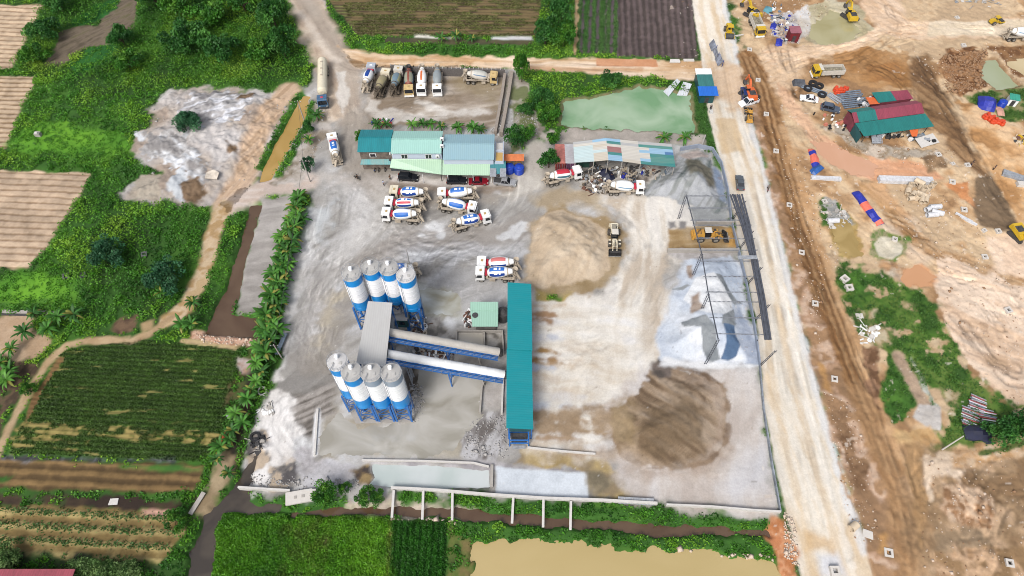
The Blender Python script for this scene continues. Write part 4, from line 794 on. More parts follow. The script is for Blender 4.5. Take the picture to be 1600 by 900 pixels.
crops([(898, -30), (972, -30), (968, 84), (896, 84)], 16000, 'crop_rows', 'green vegetable rows in the narrow field beside the grass strip', .3, .18, [C(60, 112, 44), C(88, 138, 56)], 1.1)
# potato-like tufts on the sandy field at the bottom left
A_, B_ = GA([(0, 820), (250, 832)]); v_ = (B_-A_)/np.linalg.norm(B_-A_); pts = []
fld = [(-60, 790), (120, 796), (268, 804), (284, 830), (246, 874), (200, 876), (-60, 862)]
for r in range(-12, 14):
    for q in np.arange(-12, 50, .42):
        if random.random() < .10+.25*math.sin(q*.5+r*2.1): continue
        p = A_+v_*(q+random.uniform(-.2, .2))+np.array([-v_[1], v_[0]])*2.35*(r+.5*0+random.uniform(-.08, .08)); pts.append(p)
pts = np.array(pts, dtype=np.float32); pts = pts[inpoly(fld, pts[:, 0], pts[:, 1])]
P = np.repeat(pts, 10, 0)+RNG.normal(0, .36, (len(pts)*10, 2)); jj, ii = sample_grid(P[:, 0], P[:, 1])
V, F, K = leaf_quads(np.column_stack([P, HGT[jj, ii]+RNG.uniform(.08, .4, len(P))]), RNG.uniform(.14, .3, len(P)), ramp([C(72, 112, 50), C(112, 144, 78)], RNG.random(len(P))))
tag(link('crop_rows', numesh('crop_rows', V, F, K), LEAF), 'grey green tufted crop in spaced rows on the sandy bottom field', 'crop', kind='stuff')
# --- trees and bushes, each of its own
TREEV = {}
def tree_meshes(kind, seed):
    if (kind, seed) in TREEV: return TREEV[kind, seed]
    rg = np.random.default_rng(seed*31+hash(len(kind)) % 7)
    cols = {'dark': [C(48, 102, 44), C(68, 130, 54), C(98, 158, 68)], 'mid': [C(48, 104, 34), C(80, 146, 44), C(116, 172, 58)], 'blue': [C(44, 92, 60), C(70, 128, 84), C(96, 150, 100)], 'light': [C(84, 124, 60), C(118, 154, 84), C(140, 172, 100)]}[kind]
    mb = MB(); H, R = 1., 1.
    mb.tube((0, 0, -.06), (.02, .01, .42), .055, BARK, .04, 8); nl = 7; ends = []
    for k in range(nl):
        a = 2*math.pi*k/nl+rg.uniform(-.4, .4); e = Vector((math.cos(a)*rg.uniform(.35, .7), math.sin(a)*rg.uniform(.35, .7), rg.uniform(.5, .88)))
        mb.tube((.02, .01, rg.uniform(.25, .42)), e, .03, BARK, .01, 6); ends.append(np.array(e))
    ends += [np.array([rg.uniform(-.15, .15), rg.uniform(-.15, .15), .92]), np.array([0, 0, .7])]
    cl = []
    for e in ends:
        for _ in range(3): cl.append((e+rg.normal(0, .16, 3)*np.array([1, 1, .6]), rg.uniform(.2, .36), rg.uniform(0, 1)))
    PP, KK = [], []
    for c_, r_, t_ in cl:
        n = int(95*(r_/.28)**2); d = rg.normal(size=(n, 3)); d /= np.linalg.norm(d, axis=1)[:, None]; d[:, 2] = np.where(d[:, 2] < -.3, -d[:, 2], d[:, 2])
        p = c_+d*r_*rg.uniform(.6, 1.08, (n, 1))*np.array([1, 1, .8]); p[:, 2] = np.maximum(p[:, 2], .12)
        PP.append(p); KK.append(np.repeat(ramp(cols, np.array([t_])), n, 0)*rg.uniform(.65, 1.35, (n, 1)))
    V, F, K = leaf_quads(np.concatenate(PP), rg.uniform(.045, .09, sum(len(p) for p in PP)), np.concatenate(KK), .45, rg)
    me = numesh('crown', V, F, K); me.materials.append(LEAF)
    to = mb.build('trunk'); tm = to.data; bpy.data.objects.remove(to)
    TREEV[kind, seed] = (tm, me); return TREEV[kind, seed]
def tree(px, py, r, h, kind, label, name='tree', cat='tree', group=None, seed=None):
    p = G(px, py); tm, me = tree_meshes(kind, random.randint(0, 2) if seed is None else seed)
    t = thing(name, label, cat, (p.x, p.y, gz(p.x, p.y)), random.uniform(0, 6.3), group); t.scale = (r, r*random.uniform(.9, 1.1), h)
    link('trunk', tm, None, t); link('crown', me, None, t)
    return t
for a in (
    (300, 203, 3.6, 4.2, 'blue', 'lone blue green tree standing on the grey spoil dump'),
    (815, 128, 2.3, 7.5, 'mid', 'tall narrow green tree on the road edge above the parking wall'),
    (866, 16, 4.2, 6, 'dark', 'dark tree at the top edge between the brown and striped fields'),
    (872, 42, 4.0, 6, 'dark', 'middle dark tree of the clump between brown and striped fields'),
    (852, 70, 4.2, 5, 'dark', 'dark bushy tree at the corner of the brown field by the dirt road'),
    (880, 72, 3.8, 5, 'mid', 'round green tree at the lower end of the clump by the grass strip'),
    (352, 95, 5.2, 6, 'dark', 'round dark tree right above the spoil dump'),
    (296, 76, 5.2, 6, 'dark', 'round dark tree at the middle of the upper left wood'),
    (285, 22, 5, 6, 'mid', 'green tree in the wood beside the ploughed grey strip'),
    (250, 12, 4.6, 6, 'dark', 'dark tree at the top of the ploughed grey strip'),
    (335, 40, 5, 5.5, 'mid', 'leafy green tree in the centre of the upper wood'),
    (385, 20, 5, 6, 'mid', 'leafy green tree at the top edge of the upper wood'),
    (432, 45, 4.6, 7.5, 'dark', 'tall dark tree beside the entrance road bend'),
    (446, 88, 4.4, 7, 'dark', 'tall dark tree on the wood edge across from the tanker truck'),
    (412, 96, 4, 5, 'mid', 'green tree just left of the tall dark roadside trees'),
    (78, 62, 4.2, 5, 'dark', 'dark bushy tree between tan field and ploughed strip'),
    (100, 18, 4.2, 5, 'dark', 'dark bushy tree at the top left beside the grass plot'),
    (58, 96, 3.6, 4, 'mid', 'green bushy tree at the corner of the top left tan field'),
    (196, 72, 3.8, 5, 'dark', 'dark tree at the foot of the ploughed grey strip'),
    (205, 108, 3.8, 4, 'mid', 'green bushy tree below the small grass plot in the wood'),
    (178, 408, 4.2, 4.5, 'blue', 'blue green round tree in the middle of the lower left scrub'),
    (266, 445, 4.6, 4.5, 'blue', 'blue green spreading tree beside the bend of the dirt path'),
    (1550, 682, 3.0, 3.6, 'dark', 'dark tree beside the stacked red tubes on the right'),
    (1584, 674, 3.2, 4, 'dark', 'dark tree at the right edge above the side track'),
    (953, 136, 3., 3.6, 'dark', 'dark round bush on the far bank of the green pond'),
    (856, 188, 3.2, 4, 'mid', 'green bush at the left end of the green pond'),
    (845, 160, 3.2, 3.4, 'dark', 'dark bush above the left end of the green pond'),
    (822, 178, 2.2, 2.6, 'dark', 'small dark bush left of the green pond'),
    (806, 226, 2.8, 4.2, 'dark', 'dark bush behind the orange topped tanks by the office'),
    (824, 220, 2.2, 3.4, 'mid', 'bright round bush right of the office tanks'),
    (857, 262, 2.8, 4.4, 'dark', 'dark bush against the red shipping container'),
    (864, 226, 1.8, 3, 'mid', 'small green bush behind the red shipping container'),
    (484, 270, 1.7, 4, 'blue', 'narrow conical bush by the pole at the yard entrance'),
    (484, 207, 1.7, 2.4, 'dark', 'round bush between two banana plants by the ochre canal'),
    (566, 224, 1.5, 3., 'mid', 'small bush against the left end of the office'),
    (513, 777, 2.4, 3, 'mid', 'round green bush on the bottom wall right of the concrete slab'),
    (540, 766, 1.2, 1.8, 'mid', 'small bush on the bottom wall beside the spoil heap'),
    (573, 780, 1.9, 2, 'mid', 'green bush on the clay bank left of the first beam'),
    (592, 779, 1.5, 1.6, 'mid', 'small bush beside the first white beam over the ditch'),
    (50, 612, 1.5, 1.8, 'mid', 'small round bush on the dirt path beside the large crop field'),
    (280, 815, 2.2, 2.2, 'mid', 'bush at the corner of the sandy field by the dark canal'),
    (20, 880, 2.6, 2.6, 'light', 'pale green shrub at the bottom left by the red roof'),
    (136, 892, 2.6, 2.4, 'light', 'pale green shrub just right of the red roof'),
    (170, 896, 2.6, 2.4, 'light', 'second pale green shrub right of the red roof'),
    (205, 898, 2.6, 2.4, 'light', 'third pale green shrub right of the red roof')):
    bush = 'bush' in a[5] or 'shrub' in a[5]
    tree(*a, name='bush' if bush else 'tree', cat='bush' if bush else 'tree')
# --- banana plants
BANV = []
def banana_mesh(seed):
    rg = random.Random(seed); mb = MB(); V, F, K = [], [], []
    stem_h = 1.5
    c0 = [C(72, 124, 46), C(58, 106, 42), C(92, 144, 54)][seed % 3]
    nlv = 18
    for k in range(nlv):
        a = 2*math.pi*k/nlv*3.4+rg.uniform(-.3, .3); L = rg.uniform(1.7, 2.6)*(1-.25*(k > 13)); rise = rg.uniform(.5, 1.15)+.35*(k > 12); w = rg.uniform(.16, .30)
        dx, dy = math.cos(a), math.sin(a); sg = 7; t0 = len(V); ck = np.array(c0)*rg.uniform(.7, 1.4)
        if rg.random() < .1: ck = np.array(C(150, 150, 70))
        for q in range(sg+1):
            t = q/sg; h = stem_h+rise*1.9*t-1.75*t*t*(1.25-.35*rise); d = L*(t-.12*t*t)
            ww = w*math.sin(math.pi*min(1, .10+t*.93))**.6*(.25 if q == 0 else 1)
            cx, cy = dx*d, dy*d
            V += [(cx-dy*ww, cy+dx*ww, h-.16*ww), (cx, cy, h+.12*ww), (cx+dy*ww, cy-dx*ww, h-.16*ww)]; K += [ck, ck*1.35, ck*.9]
        for q in range(sg):
            b = t0+q*3; F += [(b, b+1, b+4, b+3), (b+1, b+2, b+5, b+4)]
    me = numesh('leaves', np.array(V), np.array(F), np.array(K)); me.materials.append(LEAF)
    sb = MB(); sb.lathe([(0, .17), (.5, .14), (1.0, .11), (stem_h+.15, .07)], (0, 0, -.1), (0, 0, 3), mat('banana stem', C(118, 130, 66), .7, dirt=.3, scale=4), 8)
    o = sb.build('stem'); sm = o.data; bpy.data.objects.remove(o)
    return sm, me
for s_ in range(5): BANV.append(banana_mesh(s_))
def banana(px, py, label, group, sc=1.):
    p = G(px, py); t = thing('banana_plant', label, 'banana plant', (p.x, p.y, gz(p.x, p.y)), random.uniform(0, 6.28), group); sc *= random.uniform(.85, 1.2); t.scale = (sc, sc, sc*random.uniform(.9, 1.15))
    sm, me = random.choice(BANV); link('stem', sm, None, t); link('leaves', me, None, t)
row = [(470, 316), (464, 330), (468, 344), (456, 352), (464, 362), (452, 372), (460, 384), (446, 390), (456, 400), (442, 412), (452, 420), (438, 428), (447, 442), (433, 450), (442, 464), (428, 470), (436, 484), (420, 500), (430, 514), (414, 520), (426, 536), (410, 548), (420, 560), (404, 572), (412, 586)]
row += [(x+random.choice((-7, 7)), y+6) for x, y in row[2:-3:1]]; ROWN = len(row); row.sort(key=lambda q: q[1])
ORD += [f'thirty-{o}' for o in ORD[:9]]+['fortieth']+[f'forty-{o}' for o in ORD[:9]]
for k, (x, y) in enumerate(row): banana(x, y, f'{ORD[k]} banana plant from the far end of the row beside the grey yard', 'banana plants in a row along the yard', 1.15)
for k, (x, y) in enumerate([(404, 600), (390, 628), (396, 612), (372, 650), (384, 664), (362, 690), (350, 702), (366, 676), (344, 720), (360, 742)]): banana(x, y, f'{ORD[k]} banana plant from the top along the lower ditch', 'banana plants along the lower ditch', .9)
for k, (x, y) in enumerate([(58, 494), (98, 500), (122, 498), (82, 520), (46, 524), (24, 550), (8, 572), (22, 586), (4, 604), (20, 600)]): banana(x, y, f'{ORD[k]} banana plant from the top around the bare plot at left', 'banana plants around the bare plot', 1.05)
for k, (x, y) in enumerate([(590, 200), (604, 200), (645, 201), (662, 200), (674, 200), (690, 204), (716, 207), (740, 208), (752, 209)]): banana(x, y, f'{ORD[k]} banana plant from the left behind the office roof', 'banana plants behind the office', .95)
for x, y, lb in ((498, 188, 'banana plant below the tanker truck cab'), (486, 226, 'banana plant by the pole at the ochre canal'), (1036, 222, 'banana plant behind the patchwork workshop roof'), (1068, 222, 'banana plant between workshop and pond corner'), (306, 478, 'banana plant on the strip between path and brown canal'),
                 (288, 512, 'banana plant at the path fork near the brown canal'), (304, 512, 'banana plant nearest the pink rubble edge of the canal'), (256, 462, 'banana plant under the spreading blue green tree'), (690, 66, 'left banana plant on the strip above the dirt road'), (714, 64, 'middle banana plant on the strip above the dirt road'), (738, 66, 'right banana plant on the strip above the dirt road')):
    banana(x, y, lb, None, .9)
# ================================================================== VEHICLES (local +X is forward)
def heading(a, b):
    A, B = G(*a), G(*b); return math.atan2(B.y-A.y, B.x-A.x)
WHT = mat('white paint', C(244, 244, 242, 1.45), .45, dirt=.10, scale=1.5, dirtcol=C(170, 160, 148))
OFFW = mat('dusty white paint', C(226, 220, 208), .6, dirt=.25, scale=1.2, dirtcol=C(150, 138, 122))
CREAM = mat('cream paint', C(240, 230, 204), .5, dirt=.2, scale=1.2, dirtcol=C(170, 150, 120))
BLUE = mat('blue paint', C(24, 112, 206), .45, dirt=.2, scale=1.3, dirtcol=C(120, 130, 140))
DBLUE = mat('dark blue paint', C(24, 76, 170), .45, dirt=.2, scale=1.3)
RED = mat('red paint', C(206, 34, 62), .45, dirt=.2, scale=1.3, dirtcol=C(160, 110, 100))
TAN = mat('cement coated steel', C(204, 190, 170), .85, dirt=.35, scale=1.6, dirtcol=C(140, 128, 112))
TYRE = mat('tyre rubber', C(52, 50, 48), .9, dirt=.3, scale=3, dirtcol=C(140, 128, 112))
RIM = mat('dusty rim', C(176, 170, 160), .7, dirt=.3, scale=3)
GLASS = mat('dark glass', C(30, 36, 44), .1, dirt=.1, scale=1, spec=.6)
STEEL = mat('dark steel', C(82, 80, 80), .7, dirt=.3, scale=2)
YEL = mat('yellow paint', C(226, 186, 40), .5, dirt=.25, scale=1.4, dirtcol=C(150, 118, 60))
AMB = mat('amber paint', C(222, 164, 66), .55, dirt=.3, scale=1.4, dirtcol=C(150, 122, 84))
ORG = mat('orange paint', C(232, 112, 54), .5, dirt=.25, scale=1.4, dirtcol=C(150, 96, 66))
LAMPW = mat('lamp glass', C(236, 236, 226), .2, dirt=.05)
LAMPR = mat('red lamp glass', C(180, 30, 30), .2, dirt=.05)
GOLD = mat('hatch tan', C(212, 180, 120), .6, dirt=.2)
_mc = {}
def share(key, fn):
    if key not in _mc:
        o = fn().build(key[0] if isinstance(key, tuple) else key); _mc[key] = o.data; bpy.data.objects.remove(o)
    return _mc[key]
def part(name, key, fn, parent, loc=(0, 0, 0), rz=0., rx=0.):
    o = bpy.data.objects.new(name, share((name, key), fn)); COLL.objects.link(o); o.parent = parent; o.location = loc; o.rotation_euler = (rx, 0, rz)
    return o
def wheel(parent, x, y, r=.52, wd=.3, rim=True, dual=False):
    def ty():
        m = MB(); w = wd; m.lathe([(0, r*.61), (0, r*.93), (w*.15, r), (w*.85, r), (w, r*.93), (w, r*.62)], (0, -w/2, 0), (0, w/2, 0), TYRE, 18, caps=True); return m
    def ri():
        m = MB(); m.lathe([(0, r*.2), (.02, r*.58), (.05, r*.6), (wd+.02, r*.6), (wd+.05, r*.58), (wd+.07, r*.2)], (0, -wd/2-.035, 0), (0, wd/2, 0), RIM, 14); return m
    t = part('wheel', (r, wd), ty, parent, (x, y, r))
    if rim: part('rim', (r, wd), ri, t)
    return t
def cab_mesh(col, L=1.75, W=2.4, z0=.85, z1=2.95):
    m = MB(); h = L/2
    prof = [(-h, z0), (h, z0), (h+.06, z0+.75), (h-.12, z1-.15), (h-.3, z1), (-h, z1)]
    n = len(prof); a = [(x, -W/2*(1 if z < z0+1 else .95), z) for x, z in prof]; b = [(x, W/2*(1 if z < z0+1 else .95), z) for x, z in prof]
    m.add(a+b, [tuple(range(n)), tuple(range(2*n-1, n-1, -1))]+[(i+n, (i+1) % n+n, (i+1) % n, i) for i in range(n)], col)
    m.box((h-.32, 0, z1+.001), (.3, W*.9, .06), col); m.box((h-.05, 0, z1-.18), (.34, W*.9, .05), col)
    return m
def cab(parent, x, col, key, hatch=None, L=1.75, W=2.4, z0=.85, z1=2.95):
    h = L/2; c = part('cab', (key, L, z1), lambda: cab_mesh(col, L, W, z0, z1), parent, (x, 0, 0))
    def ws():
        m = MB(); m.slab([(h+.075, -W*.44, z0+.8), (h+.075, W*.44, z0+.8), (h-.1, W*.42, z1-.2), (h-.1, -W*.42, z1-.2)], .03, GLASS); return m
    part('windshield', (L, z1, W), ws, c)
    for s in (-1, 1):
        part('side_window', (s, L, z1, W), lambda: MB().slab([(h-.15, s*(W/2-.0), z0+.95), (-h+.5, s*(W/2-.0), z0+.95), (-h+.5, s*(W/2-.045), z1-.3), (h-.35, s*(W/2-.045), z1-.3)][::s], .02, GLASS), c, (0, s*.02, 0))
        part('mirror', s, lambda: MB().box((0, 0, 0), (.12, .2, .45), STEEL), c, (h-.05, s*(W/2+.14), z0+1.1))
        part('headlight', s, lambda: MB().box((0, 0, 0), (.06, .34, .18), LAMPW), c, (h+.03, s*W*.36, z0+.12))
    part('bumper', W, lambda: MB().box((0, 0, 0), (.22, W, .42), STEEL if key != 'white' else WHT, taper=(.8, 1)), c, (h+.04, 0, z0-.4))
    part('roof_hatch', str(hatch), lambda: MB().box((0, 0, 0), (.5, .62, .07), GOLD if hatch is None else hatch, taper=(.85, .85)), c, (-.1, 0, z1))
    return c
DP = {}
def drum_pattern(name):
    """colour by ring and by angle from the crown of the drum"""
    W, B, R = WHT, BLUE, RED
    M = lambda n, c, d=.25: mat('drum '+n, c, .6, dirt=d, scale=1.2, dirtcol=C(150, 140, 126))
    bands = {'white side blue': [(26, W), (74, B), (181, W)], 'blue top': [(24, B), (52, W), (84, DBLUE), (181, W)], 'blue red': [(18, B), (30, W), (50, R), (62, W), (90, DBLUE), (181, W)],
             'blue crown': [(40, B), (181, W)], 'red top': [(6, W), (36, R), (66, W), (90, M('teal', C(50, 110, 130))), (181, W)], 'pink top': [(20, M('pink', C(224, 120, 118))), (60, W), (86, DBLUE), (181, W)],
             'white': [(64, W), (80, M('pale blue', C(120, 160, 190))), (181, W)], 'blue line': [(24, DBLUE), (181, W)],
             'mud': [(60, M('mud', C(164, 152, 112), .4)), (181, M('mud dark', C(120, 110, 90), .4))], 'tan blue': [(34, M('grey blue', C(112, 142, 158), .35)), (181, M('sand', C(172, 172, 130), .3))],
             'olive red': [(8, M('rust', C(140, 60, 40))), (60, M('olive', C(152, 154, 132), .3)), (100, M('steel blue', C(70, 110, 140))), (181, M('olive', C(152, 154, 132)))],
             'flame': [(9, M('orange', C(228, 110, 40))), (17, M('flame', C(244, 196, 70))), (181, W)], 'grey blue': [(70, M('grey', C(150, 160, 164), .3)), (181, M('dust', C(186, 170, 150), .3))],
             'dusty white': [(50, M('dusty', C(206, 206, 198), .3)), (70, M('dusty blue', C(100, 130, 160))), (181, OFFW)]}[name]
    lettered = name in ('white side blue', 'blue top', 'blue crown', 'blue red')
    def f(ring, mid):
        def mm(i, n):
            a = abs(((i+.5)/n*360)-90); a = min(a, 360-a)
            if not mid: return bands[-1][1] if name not in ('mud', 'olive red', 'grey blue', 'tan blue') else bands[0][1]
            for k, (lim, c) in enumerate(bands):
                if a < lim:
                    if lettered and c in (B, DBLUE) and ring in (4, 5, 7) and ((k == 0 and a < 7) or (k > 0 and lim-28 < a < lim-20)): return WHT
                    return c
        return mm
    return f
def mixer(front, rear, pattern, label, cabcol=None, cabkey='white', hatch=None, chassis=None, redtank=True):
    A, B = G(*front), G(*rear); rz = math.atan2(A.y-B.y, A.x-B.x); c = (A+B)/2
    t = thing('mixer_truck', label, 'mixer truck', (c.x, c.y, gz(c.x, c.y)+.03), rz, 'concrete mixer trucks')
    ck = chassis or TAN
    def ch():
        m = MB()
        for s in (-.42, .42): m.box((-.1, s, .78), (8.2, .16, .28), ck)
        for x in (-3.9, -2.3, -.9, .6, 2.0): m.box((x, 0, .8), (.2, .8, .2), ck)
        for x in (3.2, -1.75, -3.05): m.bar((x, -1., .52), (x, 1., .52), .18, STEEL)
        m.box((.9, 1.0, .5), (1.2, .4, .5), ck); m.box((.9, -1.0, .55), (1.0, .4, .5), ck); m.box((2.0, 0, .95), (.5, 1.6, .9), ck, taper=(.7, .7)); m.box((-3.6, 0, 1.0), (.4, 1.5, 1.25), ck, taper=(.6, .7))
        for s in (-1, 1): m.bar((-3.6, s*.7, 1.0), (-4.2, s*.5, 3.0), .12, ck); m.bar((-4.3, s*.6, .9), (-3.3, s*.7, 2.6), .1, ck)
        m.box((-4.35, 0, .62), (.12, 2.2, .25), ck); return m
    part('chassis', ck.name, ch, t)
    cab(t, 3.42, cabcol or WHT, cabkey, hatch)
    def dr():
        m = MB(); a = Vector((1.95, 0, 2.02)); d = Vector((-5.4, 0, .72)).normalized(); f = drum_pattern(pattern)
        prof = [(0, .42), (.12, .62), (.55, .95), (1.05, 1.14), (1.5, 1.19), (1.85, 1.2), (2.2, 1.2), (2.55, 1.19), (2.9, 1.16), (3.25, 1.1), (3.7, .98), (4.4, .76), (5.1, .54), (5.3, .5)]
        ms = [f(k, 2 <= k <= 9) for k in range(len(prof)-1)]
        m.lathe(prof, a, a+d, ms, 28); m.lathe([(4.2, .84), (4.2, .9), (4.42, .86), (4.42, .78)], a, a+d, ck, 24, caps=False); return m
    part('drum', pattern+ck.name, dr, t)
    part('hopper', ck.name, lambda: MB().lathe([(0, .26), (.75, .62), (.8, .62), (.72, .5), (.2, .2)], (-3.75, 0, 2.75), (-3.85, 0, 4), ck, 14, caps=False), t)
    def cu():
        m = MB(); m.lathe([(0, .34), (.9, .3), (1.7, .22)], (-4.0, .1, 2.2), (-4.9, .75, .8), ck, 10, caps=False); m.bar((-4.1, .1, .95), (-4.6, .5, 1.35), .1, ck); return m
    part('chute', ck.name, cu, t)
    part('water_tank', redtank, lambda: MB().lathe([(0, .1), (.08, .32), (1.55, .32), (1.63, .1)], (2.28, -.82, 2.15), (2.28, .9, 2.15), RED if redtank else TAN, 14), t)
    for s in (-1, 1):
        def fe():
            m = MB(); m.add([(-3.95, -.3, 1.0), (-3.6, -.3, 1.28), (-1.2, -.3, 1.28), (-.95, -.3, .95), (-3.95, .3, 1.0), (-3.6, .3, 1.28), (-1.2, .3, 1.28), (-.95, .3, .95)], [(0, 1, 5, 4), (1, 2, 6, 5), (2, 3, 7, 6), (4, 5, 1, 0), (5, 6, 2, 1), (6, 7, 3, 2)], ck)
            m.box((-2.4, 0, 1.285), (2.3, .56, .03), ck); return m
        part('fender', ck.name, fe, t, (0, s*.98, 0))
        part('side_rail', ck.name, lambda: MB().bar((-3.0, 0, 1.62), (1.9, 0, 1.62), .1, ck, .14), t, (0, s*1.18, 0))
        for x in (3.2, -1.75, -3.05): wheel(t, x, s*1.02, .52, .32 if x > 0 else .5)
    def la():
        m = MB()
        for s in (-.2, .2): m.bar((-4.05, -.75+s, 1.0), (-4.0, -.6+s, 3.1), .05, ck)
        for k in range(6): m.bar((-4.05, -.95+.02*k, 1.2+.33*k), (-4.04, -.53+.02*k, 1.2+.33*k), .04, ck)
        m.box((-3.95, -.55, 3.1), (.6, .5, .05), ck); return m
    part('ladder', ck.name, la, t)
    return t
GRYC = mat('grey blue cab', C(188, 196, 206), .5, dirt=.25, dirtcol=C(140, 130, 118))
BEIGE = mat('beige cab roof', C(226, 196, 136), .5, dirt=.25, dirtcol=C(160, 138, 104))
MUDST = mat('muddy steel', C(128, 114, 96), .9, dirt=.4, scale=1.6)
for a in (
    ((598, 342), (662, 346), 'white side blue', 'mixer truck nearest the camera in the left trio facing left, white drum with blue side'),
    ((603, 325), (665, 329), 'blue red', 'middle mixer truck of the left trio with blue and red banded drum'),
    ((611, 308), (672, 312), 'blue top', 'cream cabbed mixer truck farthest in the left trio', CREAM, 'cream'),
    ((685, 312), (746, 310), 'blue crown', 'left facing mixer truck of the right trio, white drum with blue crown panel'),
    ((745, 334), (686, 325), 'white side blue', 'middle right facing mixer truck of the right trio with plain white top'),
    ((764, 345), (708, 360), 'blue top', 'angled mixer truck of the right trio facing up right beside white puddles'),
    ((745, 434), (808, 435), 'blue top', 'blue drum mixer truck parked nearest beside the long teal shed'),
    ((747, 419), (810, 420), 'pink top', 'pink topped drum mixer truck parked behind the blue one by the teal shed'),
    ((592, 432), (655, 428), 'blue crown', 'mixer truck half hidden behind the far row of silos'),
    ((907, 276), (850, 289), 'red top', 'red banded mixer truck beside the shipping containers', None, 'white', WHT),
    ((1005, 301), (944, 300), 'white', 'plain white drum mixer truck in front of the workshop scrap', None, 'white'),
    ((1618, 62), (1562, 61), 'white', 'white drum mixer truck cut off at the right edge', None, 'white'),
    ((521, 219), (530, 263), 'blue crown', 'mixer truck driving up the entrance lane left of the office'),
    ((584, 111), (572, 148), 'blue line', 'leftmost parked mixer truck with dark blue line along its white drum', GRYC, 'grey', WHT),
    ((607, 120), (591, 157), 'mud', 'mud caked mixer truck, second in the parking row', CREAM, 'cream', None, MUDST, False),
    ((626, 115), (616, 154), 'tan blue', 'grey blue and sand coloured mixer truck, third in the parking row', OFFW, 'offwhite', None, MUDST, False),
    ((640, 156), (641, 115), 'olive red', 'olive drum mixer truck with yellow cab roof facing down in the parking row', BEIGE, 'beige', None, STEEL, False),
    ((659, 155), (662, 113), 'flame', 'orange flamed white drum mixer truck in the parking row'),
    ((684, 156), (685, 113), 'grey blue', 'grey drummed mixer truck at the right end of the parking row', None, 'white', None, TAN, False),
    ((777, 130), (725, 127), 'dusty white', 'mixer truck parked crosswise at the stone wall corner', BEIGE, 'beige', None, TAN, False)):
    mixer(*a)
# --- cement tanker
A, B = G(507, 172), G(507, 104); c = (A+B)/2; Lt = (A-B).length
t = thing('tanker_truck', 'long cream cement tanker truck with blue cab at the entrance', 'tanker truck', (c.x, c.y, gz(c.x, c.y)+.02), math.atan2(A.y-B.y, A.x-B.x))
CABB = mat('slate blue cab', C(84, 122, 158), .45, dirt=.2); h = Lt/2
cab(t, h-1.1, CABB, 'slate', mat('hatch red', C(224, 70, 90), .5), 2.0, 2.5, .9, 3.1)
m = MB(); m.lathe([(0, .5), (.25, 1.0), (.7, 1.2), (Lt-4.4, 1.25), (Lt-3.9, 1.05), (Lt-3.7, .5)], (-h, 0, 2.3), (h, 0, 2.3), CREAM, 24)
for x in (-h+2.5, -h+5, -h+7.5): m.lathe([(0, .3), (.14, .3), (.16, .22)], (x, 0, 3.5), (x, 0, 4), TAN, 12)
m.box((-h+5, .0, 3.54), (6, .45, .05), CREAM); m.build('tank', CREAM, t)
m = MB(); [m.box((0, s, .9), (Lt-.6, .18, .3), STEEL) for s in (-.45, .45)]; m.box((h-2.9, 0, 1.2), (1.0, 1.8, .5), STEEL); m.build('chassis', STEEL, t)
for s in (-1, 1):
    for x in (h-1.2, h-3.2, -h+1.2, -h+2.5, -h+3.8): wheel(t, x, s*1.0, .52, .34)
    m = MB(); m.bar((-h+.3, s*1.15, 1.15), (-h+4.8, s*1.15, 1.15), .12, CREAM, .1); m.build('mudguard', CREAM, t)
